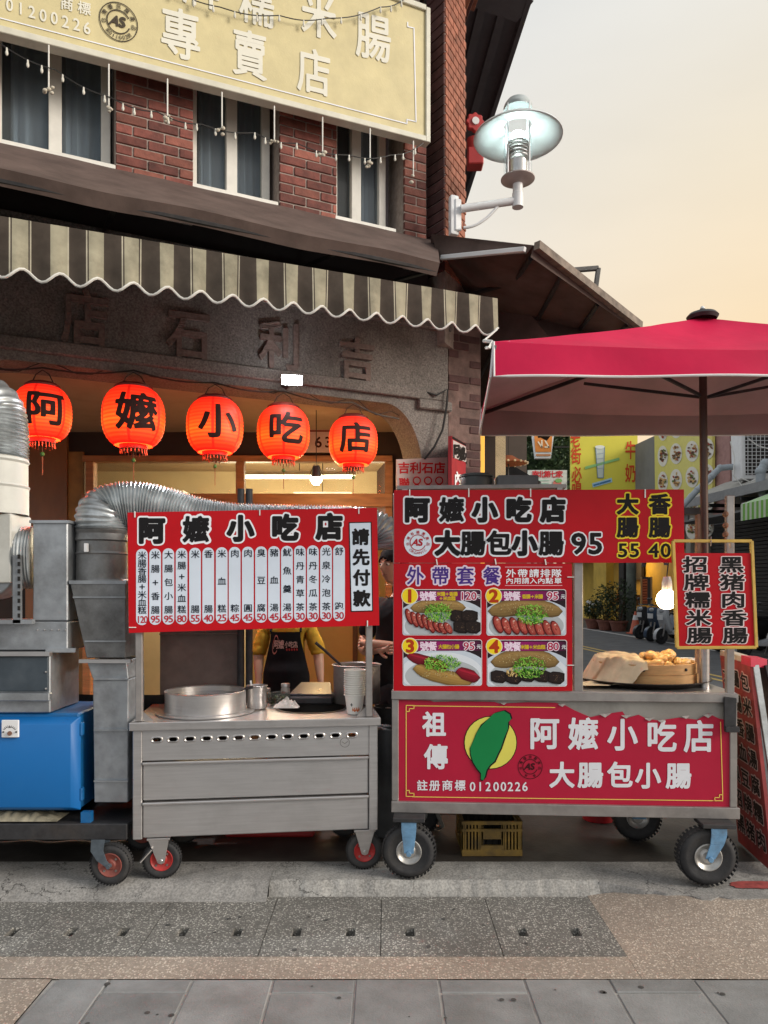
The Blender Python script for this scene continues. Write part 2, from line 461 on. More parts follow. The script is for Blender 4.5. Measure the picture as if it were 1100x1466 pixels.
def rrect(x0, y0, x1, y1, r, n=5):
    P = []
    for cx, cy, a in ((x1 - r, y0 + r, -90), (x1 - r, y1 - r, 0), (x0 + r, y1 - r, 90), (x0 + r, y0 + r, 180)):
        for k in range(n + 1): t = R(a + 90 * k / n); P.append((cx + r * math.cos(t), cy + r * math.sin(t)))
    return P
def ell(cx, cy, rx, ry=None, n=28, rot=0):
    ry = ry or rx; P = []
    for k in range(n):
        t = 2 * math.pi * k / n; x, y = rx * math.cos(t), ry * math.sin(t)
        P.append((cx + x * math.cos(rot) - y * math.sin(rot), cy + x * math.sin(rot) + y * math.cos(rot)))
    return P
def ring(mb, fn, cx, cy, r0, r1, col, a0=0, a1=360, n=40):
    for k in range(n):
        t0, t1 = R(a0 + (a1 - a0) * k / n), R(a0 + (a1 - a0) * (k + 1) / n)
        poly2(mb, [(cx + r0 * math.cos(t0), cy + r0 * math.sin(t0)), (cx + r1 * math.cos(t0), cy + r1 * math.sin(t0)), (cx + r1 * math.cos(t1), cy + r1 * math.sin(t1)), (cx + r0 * math.cos(t1), cy + r0 * math.sin(t1))], fn, col)
def mark(mb, fn, cx, cy, r, col, top, bottom, res=24, outer=True):
    """round quality mark: ring text round an open circle with slanted A S"""
    if outer: ring(mb, fn, cx, cy, r * .95, r, col)
    ring(mb, fn, cx, cy, r * .56, r * .62, col, 20, 332)
    put(mb, 'A', fn, cx - r * .18, cy - r * .02, r * .5, r * .5, .05, col, res=res, slant=.35)
    put(mb, 'S', fn, cx + r * .2, cy - r * .02, r * .52, r * .5, .06, col, res=res, slant=.1)
    for i, ch in enumerate(top):
        a = R(-205 + 230 * (i + .5) / len(top)); q = r * .78
        put(mb, ch, fn, cx + q * math.cos(a), cy + q * math.sin(a), r * .24, rot=-(a + math.pi / 2), grow=.01, col=col, res=res)
    for i, ch in enumerate(bottom):
        a = R(140 - 100 * (i + .5) / len(bottom)); q = r * .79
        put(mb, ch, fn, cx + q * math.cos(a), cy + q * math.sin(a), r * .2, rot=-(a - math.pi / 2), grow=.01, col=col, res=res)
def fnP(P, d): return lambda x, y: P.hit(x, y, d)

# ------------------------------------------------------------------ shared materials
BLACK = srgb(22, 20, 22); WHITE = srgb(232, 234, 240); RED = srgb(190, 8, 24)
M_print = mat('printed_vinyl', vcol=True, rough=.55, var=.05, scale=5, spec=.2)
M_weathered = mat('weathered_cloth', vcol=True, rough=.9, var=.22, scale=9, spec=.1, dirt=.45, dcol=(.03, .026, .022), transl=.0)
M_steel = mat('stainless_steel', (.54, .52, .51), rough=.34, metal=.85, var=.1, scale=3, stretch=(1, 1, 14), dirt=.25, dcol=(.20, .19, .18))
M_steel_h = mat('stainless_steel_brushed', (.52, .51, .51), rough=.36, metal=.8, var=.08, scale=3, stretch=(1.5, 1.5, 30), rvar=.12, dirt=.2, dcol=(.25, .24, .23), dscale=1.6)
M_dullsteel = mat('dull_steel', (.30, .275, .26), rough=.5, metal=.75, var=.2, scale=5, dirt=.5, dcol=(.07, .06, .055))
M_galv = mat('galvanised_sheet', (.36, .38, .40), rough=.48, metal=.7, var=.22, scale=7, bump=.35, bscale=5, dirt=.6, dcol=(.12, .115, .11), dscale=2.2)
M_alu = mat('aluminium_duct', (.42, .45, .465), rough=.42, metal=.7, var=.25, scale=12, dirt=.5, dcol=(.14, .13, .12), dscale=4)
M_darkiron = mat('black_iron', (.035, .035, .038), rough=.55, metal=.3, var=.3, scale=20, dirt=.4, dcol=(.09, .07, .055))
M_rubber = mat('tyre_rubber', (.022, .022, .024), rough=.75, var=.3, scale=20, dirt=.5, dcol=(.075, .068, .06), bump=.2)
M_blackcloth = mat('black_cloth', (.012, .012, .014), rough=.9, var=.25, scale=14, spec=.15)
M_wire = mat('black_cable', (.015, .014, .014), rough=.55, var=.2)
M_white = mat('white_enamel', (.74, .75, .76), rough=.35, var=.06, scale=5, dirt=.25, dcol=(.35, .33, .3))
M_brown = mat('dark_wood', (.075, .032, .016), rough=.55, var=.35, scale=6, stretch=(1, 1, .12), bump=.1)
M_plasticw = mat('white_nylon', (.75, .75, .72), rough=.5, var=.05)

# ================================================================== GROUND
M_earth = mat('earth', (.06, .055, .05), rough=.9, var=.3)
M_asphalt = mat('asphalt', (.115, .118, .125), rough=.8, var=.22, scale=2.5, bump=.25, bscale=160, dirt=.3, dcol=(.07, .07, .072))
M_concrete = cracked('worn_concrete', (.30, .29, .275), 2.0, .32, .6, .008)
M_broken = cracked('broken_concrete', (.34, .33, .31), 3.0, .38, .4, .012)
M_cartshade = mat('cart_shade_concrete', (.05, .044, .039), rough=.6, var=.35, scale=4, dirt=.7, dcol=(.025, .021, .018), bump=.2, bscale=40)  # dirty concrete, darkened overall to paint in the shade under the carts
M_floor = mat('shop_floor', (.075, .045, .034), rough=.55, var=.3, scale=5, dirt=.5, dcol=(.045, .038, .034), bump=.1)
M_gutter = pebbles('gutter_terrazzo', (.16, .153, .14), [(.15, .145, .13), (.28, .27, .24), (.46, .44, .40), (.66, .64, .58)], 98, .88, .5, (.045, .04, .034))
M_peb = pebbles('pebble_paving', (.33, .275, .225), [(.28, .215, .17), (.46, .375, .30), (.60, .50, .41), (.70, .62, .53)], 92, .93, .4, (.11, .095, .08))
M_paver = mat('grey_stone_slab', (.245, .25, .25), rough=.75, var=.2, scale=5, bump=.3, bscale=110, dirt=.5, dcol=(.14, .138, .13), dscale=3, rand=.14)
M_joint = mat('slab_joint', (.40, .385, .36), rough=.9, var=.25, scale=12)
M_paint_w = mat('road_paint_white', (.62, .62, .60), rough=.7, var=.15, dirt=.4, dcol=(.2, .2, .2), dscale=6)
M_paint_y = mat('road_paint_yellow', (.60, .42, .13), rough=.7, var=.15, dirt=.4, dcol=(.2, .18, .14), dscale=6)

b = MB().box(-150, 150, -40, 320, -.45, -.30); g = build(b, 'ground', M_earth); struct(g)
b = MB(); b.quad((.9, 4.9, -.035), (60, 4.9, -.035), (60, 45, .12), (.9, 45, .12)); b.quad((.9, 45, .12), (60, 45, .12), (60, 300, .12), (.9, 300, .12))
b.quad((.9, 4.9, -.3), (60, 4.9, -.3), (60, 4.9, -.035), (.9, 4.9, -.035))
road = build(b, 'road', M_asphalt); struct(road)
def rz_(Y): return -.035 + .155 * (Y - 4.9) / 40.1
def strip(x0, y0, x1, y1, wd, m, nm):
    b = MB(); b.quad((x0 - wd / 2, y0, rz_(y0) + .004), (x0 + wd / 2, y0, rz_(y0) + .004), (x1 + wd / 2, y1, rz_(y1) + .004), (x1 - wd / 2, y1, rz_(y1) + .004))
    build(b, nm, m, road)
strip(8.9, 9, 7.35, 29, .13, M_paint_w, 'edge_line'); strip(6.15, 8, 4.55, 24, .11, M_paint_y, 'centre_line'); strip(6.45, 8, 4.8, 24, .11, M_paint_y, 'centre_line')
# raised far walkway on the other side of the street
b = MB(); b.prism([(9.3, 6, 0), (7.6, 32, 0), (22, 32, 0), (22, 6, 0)], (0, 0, -.3))
for i, v in enumerate(b.v): b.v[i] = (v[0], v[1], v[2] + rz_(v[1]) + .01)
walk = build(b, 'far_pavement', mat('far_paving', (.10, .097, .095), rough=.85, var=.2, scale=3)); struct(walk)

# concrete apron the carts stand on: jagged broken front edge, a smooth worn ramp at the left
def jag(x, a=.018): return a * (mnoise.noise((x * 7, 3.1, 0)) + .6 * mnoise.noise((x * 23, 9.1, 0)))
ZG = -.07
b = MB()
xs = [X(px, 3.95) for px in range(386, 862, 4)]
front_t = [Vector((x, 3.965 + jag(x), -.004 + .006 * mnoise.noise((x * 5, 1, 2)))) for x in xs]
front_b = [Vector((x, 3.915 + jag(x + 4, .02), ZG - .02)) for x in xs]
for i in range(len(xs) - 1):
    b.quad(front_b[i], front_b[i + 1], front_t[i + 1], front_t[i])
    b.quad(front_t[i], front_t[i + 1], (xs[i + 1], 4.22, 0), (xs[i], 4.22, 0))
b.quad(front_b[0], front_t[0], (xs[0], 4.22, 0), (xs[0], 4.22, -.09)); b.quad(front_t[-1], front_b[-1], (xs[-1], 4.22, -.09), (xs[-1], 4.22, 0))
apr = build(b, 'pavement', M_broken, weld=True, angle=50); struct(apr)
b = MB()
def ramp(u, v):
    x = -5 + u * (xs[0] + 5); y = 3.83 + v * .39
    q = max(0, min(1, (y - 3.83) / .13)); q = q * q * (3 - 2 * q)
    return (x, y, ZG - .004 + (.07 + .004) * q + .004 * mnoise.noise((x * 6, y * 6, 0)) * (1 - v))
b.grid(ramp, 90, 12)
build(b, 'worn_ramp', M_concrete, apr, angle=60); b = MB()
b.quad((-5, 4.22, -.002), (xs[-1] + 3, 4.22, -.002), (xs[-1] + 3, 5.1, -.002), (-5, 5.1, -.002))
build(b, 'cart_shade_floor', M_cartshade, apr, angle=60)  # floor strip with the carts' shade in its colour
# right end: cracked patch meeting the pebble paving
b = MB()
xr = [xs[-1] + (4.2 - xs[-1]) * i / 60 for i in range(61)]
for i in range(60):
    e0, e1 = [3.955 - .20 * min(1, (x - xs[-1]) / .45) + jag(x + 2, .05) * min(1, .15 + (x - xs[-1]) / .2) for x in (xr[i], xr[i + 1])]
    b.quad((xr[i], e0, -.012), (xr[i + 1], e1, -.012), (xr[i + 1], 4.22, -.001), (xr[i], 4.22, -.001)); b.quad((xr[i], e0 - .015, -.085), (xr[i + 1], e1 - .015, -.085), (xr[i + 1], e1, -.012), (xr[i], e0, -.012))
build(b, 'cracked_patch', M_concrete, apr)
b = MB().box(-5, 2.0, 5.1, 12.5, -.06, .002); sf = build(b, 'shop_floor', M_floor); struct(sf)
# loose floor tiles of the arcade that show under the carts
M_tile = mat('red_floor_tile', (.15, .062, .04), rough=.5, var=.3, scale=9, dirt=.5, dcol=(.05, .038, .03))
tm = MB().box(-.098, .098, -.098, .098, 0, .01).mesh('tile', M_tile, bevel=.004)
for i in range(-8, 9):
    for j in range(9):
        o = link('tile', tm, (i * .2 + (.1 if j % 2 else 0), 5.22 + j * .2, .002 + random.uniform(0, .002)), sf)

# gutter: covers with drain holes
gut = thing('gutter', 'row of dark terrazzo drain covers along the pavement edge', 'gutter', (0, 3.6, ZG - .05)); del gut['category']; gut['kind'] = 'structure'
build(MB().box(-5, 1.35, 3.30, 3.90, -.29, -.20), 'channel', M_earth, gut)
y0, y1 = 3.275, 3.905
def cover(x0, x1, holes, skewend=0):
    b = MB(); t, bt = ZG, ZG - .06
    hy0, hy1 = 3.465, 3.55
    b.box(x0, x1, y0, hy0, bt, t); b.box(x0, x1, hy1, y1, bt, t)
    cuts = [x0] + [q for h in sorted(holes) for q in (h - .022, h + .022)] + [x1]
    for i in range(0, len(cuts), 2): b.box(cuts[i], cuts[i + 1], hy0, hy1, bt, t)
    return build(b, 'cover_slab', M_gutter, gut, weld=True)
step = .545; xj = X(546, 3.84)
holes = [19, 102, 177, 262, 340, 425, 502, 587, 748, 824]
hx = [X(px, 3.51) for px in holes]
for i in range(-9, 3):
    x0, x1 = xj + i * step + .002, xj + (i + 1) * step - .002
    if i == 1: x1 = xj + 2 * step + .0
    if i == 2: continue
    hh = [h for h in hx if x0 + .03 < h < x1 - .03] or [x0 + .13, x0 + .40]
    if x1 > X(560, 3.84) and not [h for h in hx if x0 < h < x1]: hh = []
    cover(x0, x1, hh)
XG = xj + 2 * step
# pebble strip between gutter and slabs, and the wide pebble field at the right
b = MB(); YP = 3.09
b.quad((-5, YP - .006, ZG), (XG, YP - .006, ZG), (XG, 3.272, ZG), (-5, 3.272, ZG))
b.quad((-5, 1.2, ZG), (-1.385, 1.2, ZG), (-1.385, YP, ZG), (-5, YP, ZG))
def fld(u, v):
    x = XG + .002 + u * (5 - XG); y = YP - .006 + v * (3.93 - YP)
    q = max(0, min(1, (y - 3.35) / .45)); q = q * q * (3 - 2 * q) * min(1, max(0, (x - XG - .004) / .45))
    return (x, y, ZG + .054 * q + .004 * mnoise.noise((x * 2, y * 2, 0)))
b.grid(fld, 60, 16)
b.quad((5, 1.2, ZG), (9, 1.2, ZG), (9, 4.9, ZG), (5, 4.9, ZG)); b.quad((3.5, 3.93, -.02), (5, 3.93, -.02), (5, 4.9, -.03), (3.5, 4.9, -.03))
peb = build(b, 'pebble_paving', M_peb, angle=80); struct(peb)

# stone slabs in the foreground
sp = thing('stone_paving', 'band of grey stone slabs at the foot of the picture', 'paving', (0, 2.2, ZG)); del sp['category']; sp['kind'] = 'structure'
build(MB().box(-1.385, 5, 1.2, YP - .003, ZG - .12, ZG - .006), 'joint_bed', M_joint, sp)
jx = [47, 158, 277, 392, 509, 628, 750, 871, 992, 1114, 1236]
jY = CAM_H - ZG
jX = [X(p, (jY) * FPX / (1402 - HZ)) for p in jx]
jX[0] = -1.38
half = [False, True, False, True, False, True, False, True, False, True]
for i in range(len(jX) - 1):
    a, c = jX[i] + .004, jX[i + 1] - .004
    hs_ = [YP, 2.98, 2.60, 2.22, 1.84, 1.4] if half[i] else [YP, 2.74, 2.36, 1.98, 1.6, 1.4]
    for j in range(len(hs_) - 1):
        b = MB()
        yb, yt = hs_[j + 1] + .004, hs_[j] - (.004 if j else .009)
        if i == 0: b.prism([(a + (0 if j else .02), yt, ZG - .05), (c, yt, ZG - .05), (c, yb, ZG - .05), (a + (YP - yb) * .0, yb, ZG - .05)], (0, 0, .05 + random.uniform(-.001, .002)))
        else: b.box(a, c, yb, yt, ZG - .05, ZG + random.uniform(-.0015, .002))
        build(b, 'paving_slab', M_paver, sp, bevel=.004)
# red paint spill on the concrete by the sandwich board
b = MB(); P = []
for k in range(28):
    a = 2 * math.pi * k / 28; r = 1 + .35 * mnoise.noise((math.cos(a) * 2, math.sin(a) * 2, 5))
    P.append((1.98 + .16 * r * math.cos(a), 3.90 + .05 * r * math.sin(a), -.004))
b.add(P, [tuple(range(28))]); build(b, 'paint_stain', mat('red_stain', (.30, .05, .045), rough=.8, var=.4, scale=20), apr)

# trodden gum and grease spots on the slabs and drain covers
random.seed(33)
b = MB()
for k in range(70):
    x, y = random.uniform(-1.3, 1.6), random.choice([random.uniform(2.6, 3.05), random.uniform(3.3, 3.85)]); r = random.uniform(.004, .013)
    if x > 1.0 and y > 3.2: continue
    b.add([(x + r * (1 + .3 * mnoise.noise((k, a, 0))) * math.cos(a * .63), y + r * (1 + .3 * mnoise.noise((a, k, 0))) * math.sin(a * .63), ZG + .0035) for a in range(10)], [tuple(range(10))])
gs_ = build(b, 'gum_spots', mat('trodden_gum', (.07, .068, .065), rough=.8, var=.4, scale=30), sp); gs_['kind'] = 'stuff'

# ================================================================== THE CORNER SHOPHOUSE
FA = Plane((X(192, 5.2), 5.2), (X(192, 5.2) + math.cos(R(25)), 5.2 + math.sin(R(25))))
M_brickdk = mat('dark_red_brick', (.19, .058, .044), rough=.8, rand=.38, var=.35, scale=14, bump=.3, bscale=70, dirt=.35, dcol=(.05, .025, .022))
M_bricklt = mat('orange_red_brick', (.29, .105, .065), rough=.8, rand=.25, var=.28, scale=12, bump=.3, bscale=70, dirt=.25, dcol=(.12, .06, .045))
M_brickdk2 = mat('dark_shade_brick', (.07, .028, .026), rough=.78, rand=.3, var=.35, scale=10, bump=.3, bscale=70)
M_mortar = mat('mortar', (.33, .27, .235), rough=.9, var=.25, scale=20)
M_stone = mat('washed_granite_render', (.20, .18, .165), rough=.92, var=.5, scale=75, bump=.5, bscale=95, dirt=.5, dcol=(.045, .04, .036), dscale=2)
M_stoneletter = mat('stone_letters', (.17, .125, .11), rough=.9, var=.3, scale=40)
M_soffit = mat('soffit_grey', (.115, .115, .13), rough=.8, var=.2, scale=3, dirt=.4, dcol=(.04, .038, .04))
M_cream = mat('cream_ceiling', (.46, .34, .22), rough=.85, var=.12, scale=3, dirt=.3, dcol=(.2, .12, .07))
M_winframe = mat('white_window_frame', (.74, .72, .66), rough=.5, var=.08, dirt=.2, dcol=(.3, .28, .25))
M_glassdk = mat('dark_window_glass', (.02, .028, .04), rough=.08, var=.3, scale=1.2, spec=.6, rvar=.03)
M_curtain = mat('grey_curtain', (.72, .75, .80), rough=.9, var=.15, scale=2)
M_pane = glassy('window_glass', (.74, .79, .82), .78, .04)

bld = thing('corner_shophouse', 'red brick corner shophouse with granite arcade lintel behind the food carts', 'building', FA.p(1, 0, 0))
S0, S1 = -4.2, FA.s(612)
def wall_box(name, s0, s1, d0, d1, z0, z1, m, par=bld, **k): return build(MB().pbox(FA, s0, s1, d0, d1, z0, z1), name, m, par, **k)
# upper floor: brick piers between windows
win_px = [(-14, 161), (275, 394), (482, 563)]
wins = [(FA.s(a), FA.s(b_)) for a, b_ in win_px]
SILL, HEAD = 4.50, 6.15
wall = wall_box('wall', S0, S1, -.30, -.14, HEAD, 7.6, M_mortar)
build(MB().pbox(FA, S0, S1, -.30, -.14, 3.75, SILL - .02), 'wall_base', M_mortar, wall)
bw, bh = .205, .062
def brickmesh(w_, h_, dp, m): return MB().pbox(FA, -w_ / 2, w_ / 2, 0, dp, 0, h_).mesh('brick', m, bevel=.004)
def relmesh(w_, h_, dp, m):
    b = MB().obox(-FA.t * (w_ / 2), FA.t * w_, FA.n * dp, (0, 0, h_)); return b.mesh('brick', m, bevel=.004)
full = [relmesh(bw, bh, .02, m) for m in (M_brickdk, M_bricklt)]
_bc = {}
def brick_course(par, s0, s1, z, odd, d=.0):
    s = s0 - (.10 if odd else 0)
    while s < s1 - .03:
        a, c = max(s, s0), min(s + bw, s1)
        if c - a > .03:
            key = round(c - a, 3); dk = random.random() < .75
            mkey = (key, dk)
            if mkey not in _bc: _bc[mkey] = relmesh(c - a, bh, .035, M_brickdk if dk else M_brickmid)
            link('brick', _bc[mkey], FA.p((a + c) / 2, z, d - .014 + random.uniform(-.003, .003)), par)
        s += bw + .011
M_brickmid = mat('mid_red_brick', (.25, .085, .06), rough=.8, rand=.35, var=.3, scale=14, bump=.3, bscale=70)
build(MB().pbox(FA, S0, wins[0][0] - .9, -.30, .01, SILL - .3, HEAD), 'end_wall', M_brickdk, bld)
piers = [(wins[0][0] - .9, wins[0][0] - .01), (FA.s(166, .0), FA.s(276)), (FA.s(400), FA.s(481)), (FA.s(578), S1 - .02)]
for (a, c) in piers:
    pr = build(MB().pbox(FA, a, c, -.30, .012, SILL - .3, HEAD), 'pier', M_mortar, bld)
    z = SILL - .28; k = 0
    while z < 5.45:
        brick_course(pr, a, c, z, k % 2); z += bh + .011; k += 1
# windows: white frame, sash glass and a curtain behind
for i, (a, c) in enumerate(wins):
    f = MB(); z0, z1 = SILL, HEAD; t = .062
    f.pbox(FA, a, c, -.22, -.14, z0, z0 + t); f.pbox(FA, a, c, -.22, -.14, z1 - t, z1)
    f.pbox(FA, a, a + t, -.22, -.14, z0 + t, z1 - t); f.pbox(FA, c - t, c, -.22, -.14, z0 + t, z1 - t)
    mid = a + (c - a) * (.52 if i != 2 else .46)
    f.pbox(FA, mid - .042, mid + .042, -.21, -.135, z0 + t, z1 - t)
    fo = build(f, 'window', M_winframe, bld, bevel=.004)
    for (q0, q1) in ((a + t, mid - .03), (mid + .03, c - t)):
        build(MB().pbox(FA, q0, q1, -.185, -.18, z0 + t, z1 - t), 'pane', M_pane, fo)
    cu = MB()
    cs, ce = (a + (c - a) * .15, a + (c - a) * .95) if i != 2 else (mid, c - .03)
    cu.grid(lambda u, v: FA.p(cs + (ce - cs) * u, z0 + .05 + (z1 - z0 - .05) * v, -.245 + .03 * math.sin(u * 38 + 2 * math.sin(u * 9)) - .02 * v), 60, 3)
    build(cu, 'curtain', M_curtain, fo, angle=80)
    build(MB().pbox(FA, a - .02, c + .02, -.22, .02, z0 - .05, z0 - .003), 'sill', M_winframe, fo, bevel=.005)
# dark room behind the windows
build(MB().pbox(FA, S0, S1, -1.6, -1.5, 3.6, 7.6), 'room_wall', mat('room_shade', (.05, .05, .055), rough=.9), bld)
build(MB().pbox(FA, S0, S1, -1.5, -.36, 3.62, 3.72), 'upper_floor', M_cream, bld)
# corner pier: shade put into the dark return bricks, sunlight into the warm side-street bricks
C1 = FA.hit(637, 300, .10); C1 = Vector((C1.x, C1.y, 0)); C0 = FA.p(S1 - .02, 0, -.30); C0 = Vector((C0.x, C0.y, 0))
k2 = (666 - 550) / FPX; dr = Vector((.53, 1, 0)).normalized()
tt = (k2 * C1.y - C1.x) / (dr.x - k2 * dr.y); C2 = C1 + dr * tt
C0 = FA.hit(612, 300, -.12); C0 = Vector((C0.x, C0.y, 0))
z0_, z1_ = 3.6, 7.6
C3 = C2 + Vector((-.10, .55, 0)); C4 = C0 + Vector((.0, .7, 0))
cp = MB().prism([p + Vector((0, 0, z0_)) for p in (C0, C1, C2, C3, C4)], (0, 0, z1_ - z0_))
cpo = build(cp, 'corner_pier', M_mortar, bld)
def face_bricks(A, B, nrm, z0, z1, lens, m, par, h=bh):
    L = (B - A).length; t = (B - A).normalized(); z = z0; k = 0; cache = {}
    while z < z1:
        s = -(lens * .5 if k % 2 else 0)
        while s < L - .02:
            a, c = max(s, 0), min(s + lens, L)
            if c - a > .025:
                key = round(c - a, 3)
                if key not in cache: cache[key] = MB().obox(-t * ((c - a) / 2), t * (c - a), nrm * .03, (0, 0, h)).mesh('brick', m, bevel=.003)
                p = A + t * ((a + c) / 2); link('brick', cache[key], (p.x - nrm.x * .018, p.y - nrm.y * .018, z + random.uniform(-.001, .001)), par)
            s += lens + .010
        z += h + .011; k += 1
nA = Vector((-(C1 - C0).normalized().y, (C1 - C0).normalized().x, 0)); nA = nA if nA.y < 0 else -nA
nB = Vector((dr.y, -dr.x, 0))
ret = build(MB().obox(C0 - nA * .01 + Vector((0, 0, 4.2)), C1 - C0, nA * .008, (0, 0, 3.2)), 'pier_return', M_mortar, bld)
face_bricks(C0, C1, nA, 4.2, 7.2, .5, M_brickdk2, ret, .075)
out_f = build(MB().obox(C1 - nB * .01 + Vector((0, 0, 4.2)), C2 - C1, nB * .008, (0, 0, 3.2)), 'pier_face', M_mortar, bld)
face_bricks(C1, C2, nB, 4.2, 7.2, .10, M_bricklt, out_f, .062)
# stepped brick cornice over the pier and the eave running back along the side street
for i in range(4):
    e = MB(); off = .10 + .085 * i
    e.prism([p + Vector((0, 0, 7.0 + .12 * i)) for p in (C0 - FA.t * .1 + FA.n * off, C1 + FA.n * off + nB * off * .6, C2 + nB * off + dr * .1, C3 + Vector((off, .2, 0)), C4)], (0, 0, .075))
    build(e, 'cornice', M_brickdk2 if i % 2 else M_bricklt, bld, bevel=.006)
ev = MB(); ZE = 7.5
q0, q1, q2, q3 = Vector((-3.4, 3.6, ZE)), Vector((1.52, 5.7, ZE)), Vector((1.20, 11.2, ZE)), Vector((-1.5, 11.2, ZE))
ev.prism([q0, q1, q2, q3], (0, 0, .16)); eo = build(ev, 'eave', M_soffit, bld)
for k in range(3):
    xo = .18 + k * .22
    build(MB().bar(Vector((1.45 - xo, 6.6, ZE - .035)), Vector((1.18 - xo, 11.1, ZE - .035)), .09, .07), 'batten', M_soffit, eo)
build(MB().bar(Vector((.35, 7.05, ZE - .05)), Vector((1.43, 7.5, ZE - .05)), .30, .1), 'batten', M_soffit, eo)
build(MB().bar(q1 + Vector((.02, 0, .02)), q2 + Vector((.02, 0, .02)), .05, .26), 'fascia', M_soffit, eo)
build(MB().prism([(-4, 4.5, ZE + .16), (1.4, 6.2, ZE + .16), (1.1, 11.2, ZE + .16), (-2.5, 11.2, ZE + .16)], (0, 0, .5)), 'roof', mat('roof_tile', (.08, .06, .055), rough=.8), bld)
# plain side wall running back behind the pier
build(MB().prism([(C3.x - .25, C3.y, 0), (C3.x - .05, C3.y, 0), (C3.x - .6, 11.0, 0), (C3.x - .8, 11.0, 0)], (0, 0, 7.5)), 'side_wall', M_brickdk2, bld)

# granite arcade front: lintel, arch shoulder, column
LB = 3.07
s_col = FA.s(605); s_end = FA.s(642)
lin = MB(); lin.pbox(FA, S0, s_end, -.34, 0, LB + .10, 4.05)
lo_ = build(lin, 'lintel', M_stone, bld, bevel=.006)
build(MB().pbox(FA, S0, s_end - .02, -.02, .035, LB + .06, LB + .15), 'moulding', M_stone, lo_, bevel=.008)
build(MB().pbox(FA, S0, s_end + .01, -.02, .05, 3.72, 3.80), 'moulding', M_stone, lo_, bevel=.008)
# front band with arched shoulders at both ends of the opening
sa, sb = FA.s(44), FA.s(552)
def shoulder(side):
    P = []
    if side > 0:
        P = [(s_end, LB + .101), (s_end, 2.2), (s_col, 2.2)]
        for k in range(15):
            a = R(90 * k / 14); P.append((sb + (s_col - sb) * math.cos(a), 2.52 + (LB - 2.52) * math.sin(a)))
        P.append((sb, LB + .101))
    else:
        P = [(sa, LB + .101)]
        for k in range(15):
            a = R(90 + 90 * k / 14); P.append((sa + (sa - S0 - .6) * .22 * math.cos(a), 2.75 + (LB - 2.75) * math.sin(a)))
        P += [(S0, 2.75), (S0, LB + .101)]
    return P
m_ = MB(); m_.prism([FA.p(s, z, -.002) for s, z in shoulder(1)], FA.n * -.33); build(m_, 'arch_shoulder', M_stone, bld, angle=40)
m_ = MB(); m_.prism([FA.p(s, z, -.002) for s, z in shoulder(-1)], FA.n * -.33); build(m_, 'arch_shoulder', M_stone, bld, angle=40)
m_ = MB(); m_.pbox(FA, sa - .02, sb + .02, -.33, -.003, LB, LB + .098); build(m_, 'arch_soffit', M_stone, bld)
build(MB().pbox(FA, s_col, s_end, -.34, 0, 0, 2.2), 'column', M_stone, bld, bevel=.01)
build(MB().pbox(FA, s_col - .05, s_end + .02, -.36, .04, LB - .02, LB + .06), 'capital', M_stone, bld, bevel=.01)
# brick pilaster on the corner under the awnings
pb = build(MB().pbox(FA, FA.s(644), FA.s(690), -.4, -.02, 0, 4.1), 'pilaster', mat('peeling_brick', (.17, .105, .09), rough=.85, var=.4, scale=9, bump=.5, bscale=30, dirt=.6, dcol=(.07, .045, .04)), bld)
z = 1.9; k = 0; cch = {}
while z < 3.9:
    s = FA.s(644) - (.1 if k % 2 else 0)
    while s < FA.s(690) - .03:
        a, c = max(s, FA.s(644)), min(s + .2, FA.s(690))
        if c - a > .03 and random.random() < .55:
            key = round(c - a, 3)
            if key not in cch: cch[key] = relmesh(c - a, .06, .02, M_brickdk2)
            link('brick', cch[key], FA.p((a + c) / 2, z, -.034 + random.uniform(-.003, .003)), pb)
        s += .21
    z += .071; k += 1
# stone relief characters on the lintel (read from right to left)
def relief(ch, px, py, wpx, hpx, par):
    vs, fs = glyph(ch, .025, 40)
    b = MB(); pts = [FA.hit(px + x * wpx, py - y * hpx + x * wpx * .14, .0) for x, y in vs]
    # closed relief: front sheet plus sides along the boundary
    F = [p + FA.n * .028 for p in pts]; b.add(F, fs)
    me = b.mesh('t', weld=True); bm = bmesh.new(); bm.from_mesh(me)
    be = [e_ for e_ in bm.edges if len(e_.link_faces) == 1]
    r = bmesh.ops.extrude_edge_only(bm, edges=be)
    for v in [g_ for g_ in r['geom'] if isinstance(g_, bmesh.types.BMVert)]: v.co -= FA.n * .03
    bmesh.ops.recalc_face_normals(bm, faces=bm.faces)
    o_ = FA.hit(px, py, 0)
    for v in bm.verts: v.co -= o_
    bm.to_mesh(me); bm.free(); me.materials.append(M_stoneletter); me.name = 'stone_character'
    link('stone_character', me, o_, par)
for ch, px, py, s_ in (('店', 122, 458, 66), ('石', 270, 482, 60), ('利', 400, 497, 56), ('吉', 510, 516, 50)): relief(ch, px, py, s_ * .95, s_ * 1.12, lo_)

# arcade ceiling and the shop's inner wall with its lit transom
YI = 7.3
cl = MB(); cl.prism([FA.p(S0, LB + .03, -.34), FA.p(s_end, LB + .03, -.34), (1.2, YI, LB + .03), (-5, YI, LB + .03)], (0, 0, .1)); build(cl, 'arcade_ceiling', M_cream, bld)
inner = MB()
zt0, zt1 = Z(708, YI), Z(662, YI)
xl, xr_ = X(140, YI), X(556, YI)
M_orangewood = mat('orange_lit_wood', (.36, .15, .05), rough=.5, var=.3, scale=4, stretch=(1, 1, 6))
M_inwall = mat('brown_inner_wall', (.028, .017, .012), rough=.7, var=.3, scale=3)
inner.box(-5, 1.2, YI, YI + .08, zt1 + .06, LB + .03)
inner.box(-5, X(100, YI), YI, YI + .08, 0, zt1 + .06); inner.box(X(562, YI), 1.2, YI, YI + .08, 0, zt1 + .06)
iw = build(inner, 'inner_wall', M_inwall, bld)
